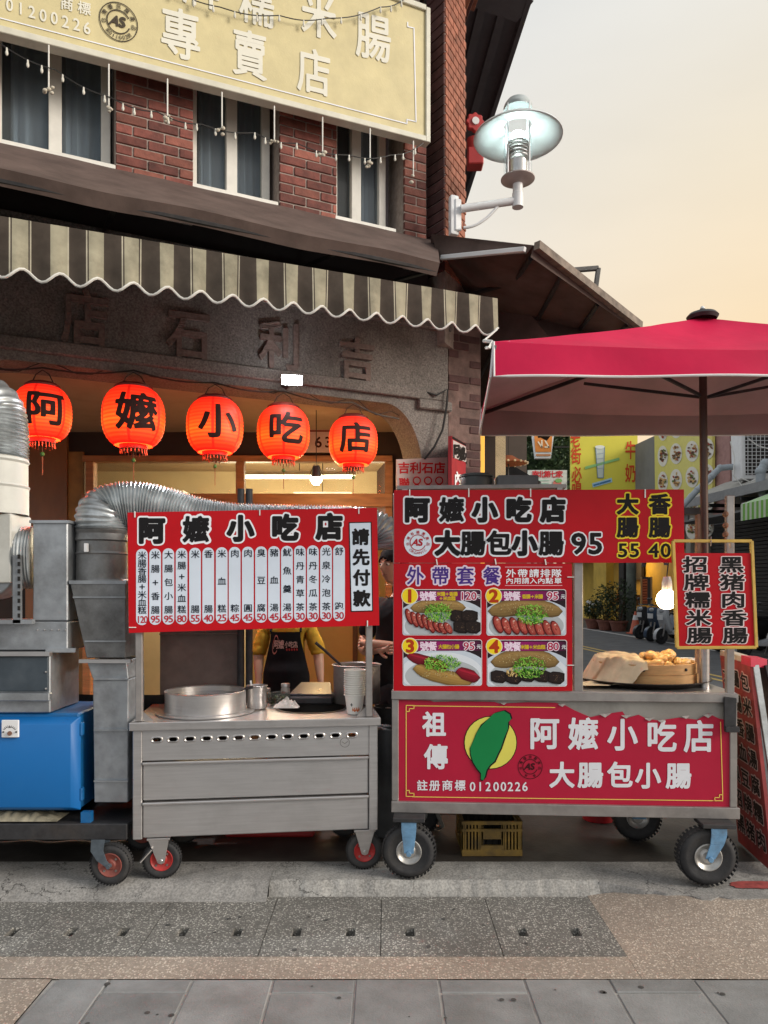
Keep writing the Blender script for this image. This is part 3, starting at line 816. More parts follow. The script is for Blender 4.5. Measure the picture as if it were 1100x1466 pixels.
build(MB().box(X(100, YI), X(121, YI), YI - .03, YI + .06, 0, zt1 + .1), 'door_jamb', mat('mustard_jamb', (.28, .15, .035), rough=.6, var=.25, scale=6), bld)
build(MB().box(X(40, YI), X(99, YI), YI - .05, YI - .005, 0, zt1 + .25), 'door_panel', mat('varnished_panel', (.24, .10, .035), rough=.35, var=.3, scale=3, stretch=(1, 1, .3)), bld)
tr = MB()
tr.box(X(121, YI), X(562, YI), YI - .06, YI + .06, zt1, zt1 + .06); tr.box(X(121, YI), X(562, YI), YI - .08, YI + .08, zt0 - .13, zt0)
for px in (131, 345, 557): tr.box(X(px, YI) - .04, X(px, YI) + .04, YI - .055, YI + .055, zt0, zt1)
tr.box(X(121, YI), X(133, YI), YI - .06, YI + .06, 0, zt0 - .13); tr.box(X(552, YI), X(562, YI), YI - .06, YI + .06, 0, zt0 - .13)
tro = build(tr, 'transom', M_orangewood, bld, bevel=.006)
for a, c in ((137, 340), (351, 552)): build(MB().box(X(a, YI), X(c, YI), YI + .0, YI + .008, zt0 + .002, zt1 - .002), 'pane', glassy('transom_glass', (.93, .9, .82), .86, .06), tro)
# kitchen behind
M_yellow = mat('yellow_kitchen_wall', (.52, .36, .10), rough=.55, var=.1, scale=2, dirt=.3, dcol=(.3, .2, .07))
M_kitch = mat('cream_kitchen_wall', (.62, .52, .33), rough=.7, var=.1, scale=2)
kr = MB(); kr.box(-5, 1.2, 10.4, 10.5, 0, 3.3); build(kr, 'kitchen_wall', M_kitch, bld)
build(MB().box(X(352, 7.9), X(640, 7.9), 7.9, 7.96, 0, 2.2), 'partition', M_yellow, bld)
build(MB().box(X(505, 7.86), X(512, 7.86), 7.86, 7.90, 0, 2.18), 'partition_batten', mat('batten_brown', (.12, .06, .02), rough=.6), bld)
build(MB().box(-5, -4.9, YI, 10.5, 0, 3.3), 'kitchen_side_wall', M_kitch, bld)
build(MB().box(1.1, 1.2, YI, 10.5, 0, 3.3), 'kitchen_side_wall', M_kitch, bld)
build(MB().box(-5, 1.2, YI + .08, 10.5, 3.2, 3.3), 'kitchen_ceiling', M_cream, bld)
build(MB().box(X(230, 9), X(262, 9), 9.0, 9.3, 2.2, 2.75), 'wall_cabinet', M_white, bld)
M_tube = emit('fluorescent_light', (1, .93, .72), 18)
def tube_lamp(px0, px1, py, Y, lab):
    t_ = thing('tube_light', lab, 'light', at((px0 + px1) / 2, py, Y))
    build(MB().cyl(at(px0, py, Y), at(px1, py, Y), .018, n=12), 'tube', M_tube, t_)
    build(MB().box(X(px0, Y) - .03, X(px1, Y) + .03, Y - .03, Y + .03, Z(py, Y) + .02, Z(py, Y) + .07), 'batten_holder', M_white, t_, bevel=.005)
    build(MB().cyl(at((px0 + px1) / 2, py, Y) + Vector((0, 0, .07)), Vector((X((px0 + px1) / 2, Y), Y, 3.2)), .006, n=6), 'hanger', M_wire, t_)
tube_lamp(352, 506, 683, 8.6, 'long lit fluorescent tube seen through the transom glass')
tube_lamp(424, 500, 712, 9.6, 'shorter lit fluorescent tube deep in the kitchen below the transom')
for nm, loc, pw, c in (('kitchen_glow', (-1.6, 8.9, 2.6), 80, (1, .86, .6)), ('kitchen_glow', (.0, 9.2, 2.6), 60, (1, .86, .6))):
    l = bpy.data.lights.new(nm, 'POINT'); l.energy = pw; l.color = c; l.shadow_soft_size = .35; o = bpy.data.objects.new(nm, l); o.location = loc; COL.objects.link(o); o['kind'] = 'helper'

# ================================================================== SIGN, AWNINGS, LAMPS ON THE SHOPHOUSE
# long pale yellow sign over the windows
DS = .22
M_signyel = mat('pale_yellow_sign', (.60, .52, .28), rough=.55, var=.10, scale=5, bump=.15, bscale=80, dirt=.25, dcol=(.42, .35, .2), dscale=2)
us = thing('shop_sign', 'long pale yellow sign board with white characters above the windows', 'sign', FA.p(.5, 5.25, DS))
zb0, zb1 = FA.z(611, 198, DS), FA.z(0, 40, DS)
sR = FA.s(610, DS); sL = S0
zb = lambda s: zb1 + (zb0 - zb1) * (s - FA.s(0, DS)) / (sR - FA.s(0, DS))
zt = FA.z(606, 14, DS)
bd = MB(); bd.prism([FA.p(sL, zb(sL), DS - .07), FA.p(sR, zb(sR), DS - .07), FA.p(sR, zt, DS - .07), FA.p(sL, zt - .1, DS - .07)], FA.n * .06)
build(bd, 'board', M_signyel, us)
fr = MB()
fr.obox(FA.p(sL, zb(sL) - .03, DS - .08), FA.p(sR, zb(sR) - .03, 0) - FA.p(sL, zb(sL) - .03, 0), FA.n * .09, (0, 0, .045))
fr.obox(FA.p(sR - .002, zb(sR) - .03, DS - .08), FA.t * .04, FA.n * .09, (0, 0, zt - zb(sR) + .06))
fr.obox(FA.p(sL, zt - .1, DS - .08), FA.p(sR, zt, 0) - FA.p(sL, zt - .1, 0), FA.n * .09, (0, 0, .045))
build(fr, 'frame', mat('sign_frame', (.62, .60, .50), rough=.5, var=.1, dirt=.3, dcol=(.3, .27, .2)), us, bevel=.004)
pr = MB(); fn = lambda x, y: FA.hit(x, y, DS - .004); SLP = .252
def sput(ch, x, y, w_, h_, g=.03, c=srgb(222, 220, 206), res=40):
    vs, fs = glyph(ch, g, res); pr.add([fn(x + a * w_, y - q * h_ + a * w_ * SLP) for a, q in vs], fs, c)
for ch, x, y, w_, h_ in (('腸', 535, 54, 46, 62), ('米', 457, 22, 46, 62), ('糯', 368, 4, 46, 62), ('牌', 288, -22, 48, 62), ('專', 259, 50, 52, 66), ('賣', 358, 79, 46, 62), ('店', 450, 104, 44, 60)): sput(ch, x, y, w_, h_, .018)
for ch, x, y in zip('01200226', (14, 30, 46, 62, 78, 94, 110, 125), (7, 12, 17, 22, 26, 31, 35, 40)): sput(ch, x, y, 15, 17, .02)
for ch, x, y in (('商', 96, 6), ('標', 121, 12)): sput(ch, x, y, 17, 17, .02)
mark(pr, lambda x, y: fn(x, y + (x - 170) * SLP), 170, 31, 28, srgb(70, 62, 50), '台灣優良農產品', '第011002號')
# thin white border line with stepped corner
def line_px(mb, f, pts, w_, c):
    for (x0, y0_), (x1, y1_) in zip(pts, pts[1:]):
        L = math.hypot(x1 - x0, y1_ - y0_); nx, ny = -(y1_ - y0_) / L * w_ / 2, (x1 - x0) / L * w_ / 2
        ex, ey = (x1 - x0) / L * w_ / 2, (y1_ - y0_) / L * w_ / 2
        poly2(mb, [(x0 - ex + nx, y0_ - ey + ny), (x1 + ex + nx, y1_ + ey + ny), (x1 + ex - nx, y1_ + ey - ny), (x0 - ex - nx, y0_ - ey - ny)], f, c)
line_px(pr, lambda x, y: FA.hit(x, y, DS - .0055), [(-60, 10), (583, 177), (583, 171), (596, 174), (593, 40), (584, 38), (584, 32)], 1.6, WHITE)
build(pr, 'lettering', M_print, us, smooth=False)

# hanging fairy lights: cable, bulbs and white rods that carry small shell clusters
M_bulbw = mat('small_white_bulb', (.66, .64, .56), rough=.3, var=.1)
def fairy(pts, nb, lab, d):
    P = []
    for (x0, y0_), (x1, y1_) in zip(pts, pts[1:]):
        for k in range(8):
            u = k / 8; P.append(FA.hit(x0 + (x1 - x0) * u, y0_ + (y1_ - y0_) * u + 5 * math.sin(math.pi * u), d))
    P.append(FA.hit(*pts[-1], d))
    t_ = thing('fairy_lights', lab, 'string lights', P[0])
    build(MB().tube(P, .004, 5), 'cable', M_wire, t_)
    for k in range(nb):
        p = P[int((k + .5) / nb * (len(P) - 1))]
        b_ = MB(); b_.cyl(p, p + Vector((0, 0, -.02)), .006, n=6); b_.ball(p + Vector((0, 0, -.032)), .012, 8, 6, sc=(.8, .8, 1.4)); build(b_, 'bulb', M_bulbw, t_)
fairy([(0, 62), (80, 100), (160, 140), (225, 160), (290, 178), (365, 190), (425, 205), (500, 222), (560, 222), (606, 205)], 26, 'fairy lights strung in front of the upper windows', .30)
fairy([(240, -20), (315, 10), (400, 22), (470, 26), (545, 10), (585, -6)], 13, 'fairy lights draped over the face of the yellow sign', .25)
M_shell = mat('shell_cluster', (.55, .50, .40), rough=.6, var=.3, scale=30)
for k, (px, py0, py1) in enumerate(((70, 65, 125), (156, 92, 152), (240, 113, 166), (318, 132, 185), (393, 152, 200), (462, 168, 220), (530, 184, 235), (592, 202, 253))):
    t_ = thing('hanging_rod', 'thin white rod with shell cluster hanging below the yellow sign', 'ornament', FA.hit(px, py1, .3), 'shell rods under the yellow sign')
    build(MB().cyl(FA.hit(px, py0, .26), FA.hit(px, py1, .3), .005, n=8), 'rod', M_winframe, t_)
    b_ = MB()
    for j in range(5): b_.ball(FA.hit(px + random.uniform(-6, 6), py1 + random.uniform(-3, 8), .3 + random.uniform(-.02, .03)), random.uniform(.010, .018), 8, 6, sc=(1, .7, .8))
    build(b_, 'shell_cluster', M_shell, t_)

# brown tarpaulin awning under the windows
M_tarp = mat('brown_tarpaulin', (.115, .082, .072), rough=.75, var=.25, scale=4, bump=.55, bscale=5, dirt=.3, dcol=(.055, .04, .036), spec=.2)
DT = .9
ztop, zlow = 4.47, FA.z(250, 297, DT)
sT0, sT1 = S0, FA.s(628, DT)
def tarp(u, v):
    s = sT0 + (FA.s(625, .0) - sT0) * u * (1 - v) + (sT1 - sT0) * u * v
    sag = -.012 * math.sin(math.pi * v) + .005 * mnoise.noise((s * 3, v * 3, 0))
    return FA.p(s, ztop + (zlow - ztop) * v + sag + .008 * math.sin(s * 5) * v, .02 + DT * v)
ta = thing('tarpaulin_awning', 'brown tarpaulin awning sloping out below the upper windows', 'awning', FA.p(0, 3.9, .4))
b = MB().grid(tarp, 90, 10)
b.grid(lambda u, v: Vector(tarp(u, 1)) + Vector((0, 0, -.075 * v)) - FA.n * (.05 * v), 90, 2)
build(b, 'sheet', M_tarp, ta, weld=True, angle=70)
build(MB().tube([FA.p(sT0, zlow - .04, DT - .03), FA.p(sT1, zlow - .04, DT - .03)], .022, 8), 'front_bar', M_darkiron, ta)
for s in (-3, -1.6, -.2, 1.2, sT1 - .05): build(MB().tube([FA.p(s, ztop - .45, .0), FA.p(s, zlow - .05, DT - .04)], .016, 6), 'strut', M_darkiron, ta)
# dark boarding behind the awnings
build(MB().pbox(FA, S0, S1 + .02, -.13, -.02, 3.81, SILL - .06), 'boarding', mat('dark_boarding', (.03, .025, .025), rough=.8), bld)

# striped retractable awning with scalloped valance
DV = 1.2
LT, DK, LN = srgb(150, 145, 126), srgb(70, 63, 57), srgb(172, 166, 148)
PER = .1825
def stripe(s):
    q = (s / PER) % 1.0
    if q < .42: return LT
    if q < .455: return DK
    if q < .475: return LN
    if q < .93: return DK
    if q < .95: return LN
    return DK
sV0, sV1 = -4.0, FA.s(712, DV)
zvb = lambda s: 3.165 + (FA.z(712, 478, DV) - 3.165) * (s - FA.s(0, DV)) / (sV1 - FA.s(0, DV)) + .01
VHf = lambda s: .285 - .055 * (s - FA.s(0, DV)) / (sV1 - FA.s(0, DV))
aw = thing('striped_awning', 'grey and beige striped retractable awning with scalloped white-edged valance', 'awning', FA.p(0, 3.2, DV))
b = MB(); n_ = 900
def vrow(s, v):
    sc = .028 * math.cos(2 * math.pi * (s - FA.s(62, DV)) / PER)
    wob = .018 * math.sin(2 * math.pi * (s - FA.s(62, DV)) / PER) * v
    return FA.p(s, zvb(s) + VHf(s) * (1 - v) - (sc) * v, DV + wob + .006)
o = len(b.v)
NV = 6; ss = [sV0 + (sV1 - sV0) * i / n_ for i in range(n_ + 1)]
b.grid(lambda u, v: vrow(sV0 + (sV1 - sV0) * u, v), n_, NV, colfn=lambda u, v: stripe(sV0 + (sV1 - sV0) * u))
build(b, 'valance', M_weathered, aw, weld=True, angle=80)
build(MB().tube([vrow(s, 1.0) for s in ss[::3]], .0075, 6), 'piping', mat('white_piping', (.62, .61, .57), rough=.7, var=.1), aw)
b = MB()
def canvas(u, v):
    s = sV0 + (sV1 - sV0) * u
    return FA.p(s, (zvb(s) + VHf(s)) * (1 - v) + (3.83) * v - .03 * math.sin(math.pi * v), DV * (1 - v) + .30 * v)
b.grid(canvas, n_, 6, colfn=lambda u, v: stripe(sV0 + (sV1 - sV0) * u))
build(b, 'canvas', M_weathered, aw, weld=True, angle=80)
build(MB().tube([FA.p(sV0, 3.83, .25), FA.p(FA.s(660, .25), 3.83, .25)], .06, 14), 'roller', mat('roller_grey', (.16, .15, .15), rough=.6), aw)
build(MB().tube([FA.p(sV0, zvb(sV0) + VHf(sV0) - .012, DV - .02), FA.p(sV1, zvb(sV1) + VHf(sV1) - .012, DV - .02)], .02, 8), 'front_bar', M_dullsteel, aw)
for s in (-2.6, -.6, 1.5): 
    build(MB().tube([FA.p(s, 3.78, .2), FA.p(s + .35, 3.62, .75), FA.p(s, zvb(s) + VHf(s) - .02, DV - .03)], .02, 6), 'folding_arm', M_dullsteel, aw)

# awning round the corner: brown sheet on a frame over the side street
YA = 5.25
sa_ = thing('corner_awning', 'brown corner awning with aluminium bar and sloping rusty edge over the side street', 'awning', at(700, 380, 5.6))
pA, pB, pC = at(618, 335, 5.9), at(764, 351, 5.3), at(912, 466, 6.3)
pA2, pB2, pC2 = at(628, 345, 9.0), at(690, 400, 9.0), at(800, 470, 9.0)
pA2 = Vector((.45, 10, 4.3)); pB2 = Vector((1.15, 10, 4.1)); pC2 = Vector((2.2, 10, 3.55))
b = MB()
b.grid(lambda u, v: (pA.lerp(pB, u)).lerp(pA2.lerp(pB2, u), v) + Vector((0, 0, -.03 * math.sin(math.pi * u))), 12, 8)
b.grid(lambda u, v: (pB.lerp(pC, u)).lerp(pB2.lerp(pC2, u), v) + Vector((0, 0, -.05 * math.sin(math.pi * u) * math.sin(math.pi * v))), 12, 8)
b.add([pA, pB, at(754, 363, 5.3), at(628, 371, 5.85)], [(0, 1, 2, 3)])
b.add([pB, pC, pC + Vector((0, 0, -.05)), at(760, 368, 5.3)], [(0, 1, 2, 3)])
build(b, 'sheet', M_tarp, sa_, weld=True, angle=60)
build(MB().bar(at(632, 369, 5.80), at(752, 357, 5.26), .03, .035), 'front_rail', M_white, sa_, bevel=.004)
build(MB().bar(pB + Vector((.02, -.02, -.01)), pC + Vector((.02, -.02, -.01)), .05, .06), 'edge_bar', mat('rusty_rail', (.20, .16, .13), rough=.8, var=.4, scale=14, dirt=.5), sa_)
for q in (.25, .6, .9):
    p0 = pB.lerp(pC, q); p1 = pB2.lerp(pC2, q); build(MB().tube([p0 + Vector((0, .05, -.04)), p1], .018, 6), 'rib', M_darkiron, sa_)
build(MB().tube([at(640, 430, 6.6), at(735, 405, 6.1), pB + Vector((.0, .1, -.05))], .02, 6), 'rib', M_darkiron, sa_)
build(MB().tube([pB2, pB.lerp(pB2, .3) + Vector((0, 0, -.1)), at(640, 440, 6.7)], .02, 6), 'rib', M_darkiron, sa_)
b = MB(); b.quad(at(735, 420, 6.6), at(820, 425, 6.9), at(905, 475, 6.6), at(800, 500, 6.4)); b.quad(at(735, 420, 6.6), at(800, 500, 6.4), at(735, 520, 6.6), at(690, 470, 6.8)); build(b, 'side_flap', M_tarp, sa_)
# second awning frame beyond the corner
fo = thing('folded_awning_frame', 'bare grey awning arm standing up beyond the brown corner awning', 'awning frame', at(850, 440, 7.5))
b = MB()
for p, q in (((818, 387), (857, 384)), ((857, 384), (852, 420)), ((852, 420), (846, 470)), ((856, 440), (905, 470)), ((850, 420), (818, 425))): b.bar(at(*p, 7.5), at(*q, 7.5), .045)
build(b, 'arm', mat('grey_painted_arm', (.12, .115, .11), rough=.6, var=.2), fo, bevel=.006)
build(MB().obox(at(852, 445, 7.6), at(910, 478, 7.6) - at(852, 445, 7.6), Vector((0, 1.2, .1)), Vector((0, 0, -.06))), 'folded_cloth', M_weathered if False else M_tarp, fo)

# red fire bell at the back of the pier
fb = thing('alarm_bell', 'scalloped red bell with pale centre fixed behind the brick pier', 'bell', at(680, 200, 7.4))
b = MB(); c = at(679, 178, 7.4); n_p = 48
ax = Vector((.15, -1, 0)).normalized(); ux = Vector((1, .15, 0)).normalized()
P = []
for k in range(n_p):
    a = 2 * math.pi * k / n_p; r = .088 + .009 * math.cos(8 * a); P.append(c + ux * (r * math.cos(a)) + Vector((0, 0, r * math.sin(a))))
M_redplastic = mat('red_enamel', (.42, .035, .035), rough=.4, var=.15)
b.prism(P, ax * .05); build(b, 'gong', M_redplastic, fb, bevel=.008)
build(MB().cyl(c + ax * .045, c + ax * .065, .036, n=20), 'centre', M_white, fb)
b = MB(); b.cyl(at(679, 200, 7.45), at(679, 240, 7.45), .075, .06, n=18); build(b, 'lamp_body', M_redplastic, fb)
build(MB().box(X(668, 7.5), X(690, 7.5), 7.35, 7.5, Z(246, 7.5), Z(222, 7.5)), 'box', M_redplastic, fb, bevel=.01)

# wall lamp: bracket arm, glass cylinder, wide disc shade, lit bulb
YLm = 5.9
lp = thing('wall_lamp', 'lit white wall lamp with wide disc shade and glass cylinder on brick corner', 'street lamp', at(655, 330, YLm))
kx = lambda px, py, dY=0: at(px, py, YLm + dY)
b = MB(); c0 = kx(656, 305)
b.obox(kx(646, 334) + Vector((0, .0, 0)), Vector((.07, .03, 0)), Vector((-.02, .06, 0)), kx(646, 277) - kx(646, 334)); build(b, 'wall_plate', M_white, lp, bevel=.018, seg=2)
build(MB().obox(kx(652, 329), Vector((.055, .02, 0)), Vector((-.01, .02, 0)), kx(652, 283) - kx(652, 329)), 'plate_cover', M_white, lp, bevel=.008)
build(MB().cyl(kx(660, 299), kx(742, 287), .030, n=16), 'arm', M_white, lp)
pth = [kx(664, 326).lerp(kx(664, 326), 0)] + [Vector((X(664 + 50 * u, YLm), YLm, Z(326 - 32 * u * u, YLm))) for u in [k / 8 for k in range(1, 9)]]
build(MB().tube(pth, .012, 8), 'brace', M_white, lp)
lc = kx(741.5, 297); lz = lambda py: Z(py, YLm)
PZ = lambda prof, m, nm, par=lp, **k: build(MB().lathe([(r, lz(y)) for r, y in prof], (lc.x, lc.y, 0), 40), nm, m, par, **k)
PZ([(.0, 297), (.044, 297), (.044, 277), (.040, 276), (.040, 264), (.0, 264)], M_white, 'post')
PZ([(.0, 264), (.05, 263.5), (.11, 260), (.134, 257.5), (.134, 256), (.0, 255)], mat('lamp_rust_pink', (.42, .36, .34), rough=.5, var=.15), 'base_dish')
build(MB().lathe([(.112, lz(255)), (.112, lz(154))], (lc.x, lc.y, 0), 40), 'glass', glassy('clear_glass', (.97, .99, 1), .93, .02), lp)
PZ([(.0, 145), (.085, 145), (.105, 150), (.112, 153), (.112, 158), (.0, 158)], mat('lamp_cap', (.42, .46, .46), rough=.4, var=.1), 'cap')
PZ([(.075, 254), (.075, 232), (.0, 232)], M_steel, 'lamp_holder')
for k in range(5): PZ([(.060, 229 - 5 * k), (.088, 227.5 - 5 * k), (.088, 226 - 5 * k), (.060, 225.5 - 5 * k)], M_steel, 'baffle')
build(MB().lathe([(.0, lz(212)), (.035, lz(209)), (.05, lz(200)), (.045, lz(191)), (.0, lz(186))], (lc.x, lc.y, 0), 20), 'bulb', emit('lamp_bulb_glow', (.82, 1, .96), 30), lp)
# the disc: shallow bell with a rolled rim
PZ([(.115, 178), (.17, 179.5), (.27, 186), (.345, 195.5), (.352, 198), (.345, 198.5), (.268, 189), (.17, 183), (.115, 182)], mat('lamp_disc', (.60, .64, .64), rough=.45, var=.06), 'shade_disc', angle=60)
for a in (40, 130, 220, 310): 
    q = Vector((math.cos(R(a)), math.sin(R(a)), 0)) * .118
    build(MB().cyl(Vector((lc.x, lc.y, lz(256))) + q, Vector((lc.x, lc.y, lz(156))) + q, .006, n=6), 'cage_rod', M_white, lp)

# flood light under the awning
fl = thing('flood_light', 'lit square LED floodlight fixed under the stone lintel', 'flood light', FA.hit(418, 545, .25))
c = FA.hit(420, 545, .28)
build(MB().obox(c + Vector((-.075, -.03, -.03)), Vector((.15, .03, 0)), Vector((-.015, .075, .035)), Vector((0, -.02, .04))), 'housing', M_darkiron, fl, bevel=.006)
build(MB().obox(c + Vector((-.068, -.058, -.028)), Vector((.138, .026, 0)), Vector((-.012, .055, .0)), Vector((0, -.025, .048))), 'led_panel', emit('led_white', (.95, .98, 1), 40), fl)
fs_l = bpy.data.lights.new('flood_beam', 'SPOT'); fs_l.energy = 85; fs_l.spot_size = R(130); fs_l.spot_blend = .6; fs_l.shadow_soft_size = .08; fs_l.color = (.96, .98, 1)
fs_o = bpy.data.objects.new('flood_beam', fs_l); COL.objects.link(fs_o); fs_o.parent = fl; fs_o.location = c + Vector((0, -.11, -.06)) - WL[fl.name]; fs_o.rotation_euler = Vector((0, .75, 1)).to_track_quat('Z', 'Y').to_euler(); fs_o['kind'] = 'helper'
build(MB().tube([FA.hit(405, 553, .02), FA.hit(410, 556, .15), c], .012, 6), 'bracket', M_darkiron, fl)

# paper lanterns on a wire, one character each
def lantern_material():
    m, t, b_ = _base('lit_red_paper')
    tcn = t.nodes.new('ShaderNodeTexCoord'); sx = t.nodes.new('ShaderNodeSeparateXYZ'); t.links.new(tcn.outputs['Generated'], sx.inputs[0])
    # glow is strongest round the bulb in the middle of the height, weakest at the caps
    rp = t.nodes.new('ShaderNodeValToRGB'); el = rp.color_ramp.elements
    el[0].position = .02; el[0].color = (.70, .008, .003, 1); el[1].position = .98; el[1].color = (.62, .01, .004, 1)
    q = el.new(.38); q.color = (1.0, .12, .008, 1); q = el.new(.6); q.color = (1.0, .05, .006, 1)
    t.links.new(sx.outputs['Z'], rp.inputs[0])
    at_ = t.nodes.new('ShaderNodeAttribute'); at_.attribute_name = 'Col'
    c_ = _mix(t, 1.0, rp.outputs[0], at_.outputs['Color'], 'MULTIPLY')
    b_.inputs['Base Color'].default_value = (.5, .03, .015, 1); t.links.new(c_, b_.inputs['Emission Color']); b_.inputs['Emission Strength'].default_value = 1.25
    b_.inputs['Roughness'].default_value = .6
    return m
M_lant = lantern_material(); M_lcap = mat('lantern_cap', (.16, .02, .012), rough=.5, var=.2); M_tassel = mat('lantern_tassel', (.30, .12, .06), rough=.8, var=.3)
M_ink = mat('lantern_ink', (.03, .006, .004), rough=.8, var=.2); M_bead = mat('green_bead', (.10, .22, .05), rough=.3)
DL = [(61, 592, 39, .02), (191.5, 598, 43, .02), (308, 611, 39.5, .02), (406, 620, 37, .02), (506, 633, 34.5, .02)]
lant_words = ['half hidden by the silver duct', 'above the bend of the flexible duct', 'in the middle of the row', 'beside the house number plate', 'next to the stone column']
tops = []
for (px, py, rp, d), ch, wd in zip(DL, '阿嬤小吃店', lant_words):
    c = FA.hit(px, py, d); r = rp / FPX * c.y; hh = r * .94
    L = thing('paper_lantern', 'lit red paper lantern with character %s, %s' % (ch, wd), 'lantern', c - Vector((0, 0, hh + .12)), 'red paper lanterns over the shop opening')
    b = MB(); n = 64; rows = 15; prof = []
    for i in range(rows * 2 + 1):
        t = -1 + 2 * i / (rows * 2); rr = r * (1 - abs(t) ** 2.6 * .62) ** .5 if abs(t) < 1 else r * .6
        prof.append((rr * (1.0 if i % 2 else 1.018), hh * t))
    o0 = len(b.v)
    for (rr, zz) in prof:
        for k in range(n):
            a = 2 * math.pi * k / n; b.v.append((c.x + rr * math.cos(a), c.y + rr * math.sin(a), c.z + zz))
    for i in range(len(prof) - 1):
        for k in range(n):
            seam = (k % 11 == 5)
            b.f.append((i * n + k, i * n + (k + 1) % n, (i + 1) * n + (k + 1) % n, (i + 1) * n + k)); b.c.append((.6, .16, .2) if seam else ((1, 1, 1) if i % 2 else (.80, .55, .5)))
    build(b, 'paper', M_lant, L, angle=80)
    rt = prof[-1][0]
    cb = MB(); cb.lathe([(rt * 1.0, hh - .004), (rt * 1.02, hh + .012), (rt * .8, hh + .03), (0, hh + .03)], c, 24); build(cb, 'top_cap', M_lcap, L)
    cb = MB(); cb.lathe([(rt * .75, -hh + .004), (rt * .72, -hh - .028), (0, -hh - .028)], c, 24); build(cb, 'bottom_cap', M_lcap, L)
    tb = MB()
    for k in range(22):
        a = 2 * math.pi * k / 22; p = c + Vector((rt * .66 * math.cos(a), rt * .66 * math.sin(a), -hh - .02)); tb.cyl(p, p + Vector((.006 * math.cos(a), .006 * math.sin(a), -.03 - random.random() * .015)), .004, n=4)
    build(tb, 'fringe', M_tassel, L)
    sb_ = MB(); sb_.cyl(c + Vector((0, 0, -hh - .028)), c + Vector((0, 0, -hh - .24)), .003, n=5); build(sb_, 'tassel', M_tassel, L)
    build(MB().ball(c + Vector((0, 0, -hh - .10)), .015, 10, 8), 'bead', M_bead, L)
    hk = MB(); hk.tube([c + Vector((-rt * .7, 0, hh + .02)), c + Vector((-rt * .4, 0, hh + .09)), c + Vector((0, 0, hh + .12)), c + Vector((rt * .4, 0, hh + .09)), c + Vector((rt * .7, 0, hh + .02))], .004, 5); build(hk, 'hanger', M_wire, L)
    tops.append(c + Vector((0, 0, hh + .125)))
    # brush character wrapped on the front of the paper
    vs, fs = glyph(ch, .03, 44, False); ib = MB(); face = math.atan2(-c.y, -c.x) + R(6)
    pts = []
    for x, y in vs:
        t = y * 1.16; lon = face + x * 1.25
        rr = r * (1 - abs(t) ** 2.6 * .62) ** .5 * 1.032
        pts.append((c.x + rr * math.cos(lon), c.y + rr * math.sin(lon), c.z + hh * t))
    ib.add(pts, fs); build(ib, 'character', M_ink, L, smooth=False)
    l = bpy.data.lights.new('lantern_glow', 'POINT'); l.energy = 85; l.color = (1, .16, .03); l.shadow_soft_size = r * 1.05
    lo2 = bpy.data.objects.new('lantern_glow', l); COL.objects.link(lo2); lo2.parent = L; lo2.location = c - WL[L.name]; lo2['kind'] = 'helper'
wp = []
tops = [FA.hit(-60, 520, .02)] + tops + [FA.hit(572, 600, .0)]
for a, c in zip(tops, tops[1:]):
    for k in range(6): u = k / 6; wp.append(a.lerp(c, u) + Vector((0, 0, .03 * -math.sin(math.pi * u) + .01)))
wp.append(tops[-1])
wi = thing('lantern_wire', 'sagging black wire that carries the red paper lanterns', 'wire', wp[0])
build(MB().tube(wp, .006, 6), 'main_wire', M_wire, wi)
build(MB().tube([p + Vector((0, .05, .03 + .03 * math.sin(i * 1.3))) for i, p in enumerate(wp)], .004, 5), 'slack_wire', M_wire, wi)
# bare bulb in a cage and the house number
bl = thing('cage_bulb', 'lit bare bulb in a dark wire cage hanging in the shop opening', 'bulb', at(453, 690, 6.4))
c = at(453, 687, 6.4); build(MB().ball(c, .045, 16, 12), 'bulb', emit('warm_bulb', (1, .66, .26), 220), bl)
build(MB().lathe([(.02, .12), (.03, .10), (.045, .03), (.043, .02)], c, 14), 'socket', M_darkiron, bl)
for k in range(6):
    a = k * math.pi / 3; build(MB().tube([c + Vector((.02 * math.cos(a), .02 * math.sin(a), .13)), c + Vector((.062 * math.cos(a), .062 * math.sin(a), .03)), c + Vector((.05 * math.cos(a), .05 * math.sin(a), -.02))], .003, 4), 'cage_wire', M_wire, bl)
build(MB().cyl(c + Vector((0, 0, .12)), Vector((c.x, c.y, LB + .03)), .004, n=5), 'cord', M_wire, bl)
PN = PL(400, YI - .1, 520, YI - .1)
hn = thing('house_number_plate', 'small white house number plate 63 behind the lanterns', 'number plate', PN.hit(462, 645))
b = MB(); b.prism([PN.hit(x, y) for x, y in ((430, 612), (500, 612), (500, 648), (430, 648))], (0, -.012, 0)); build(b, 'plate', mat('pink_white_plate', (.50, .36, .31), rough=.5), hn)
b = MB(); fn = fnP(PN, .014); word(b, '63', fn, 463, 633, 15, 14, grow=.03, col=srgb(60, 20, 16)); line_px(b, fn, [(436, 617), (494, 617)], 2.5, srgb(120, 50, 40)); build(b, 'lettering', M_print, hn, smooth=False)

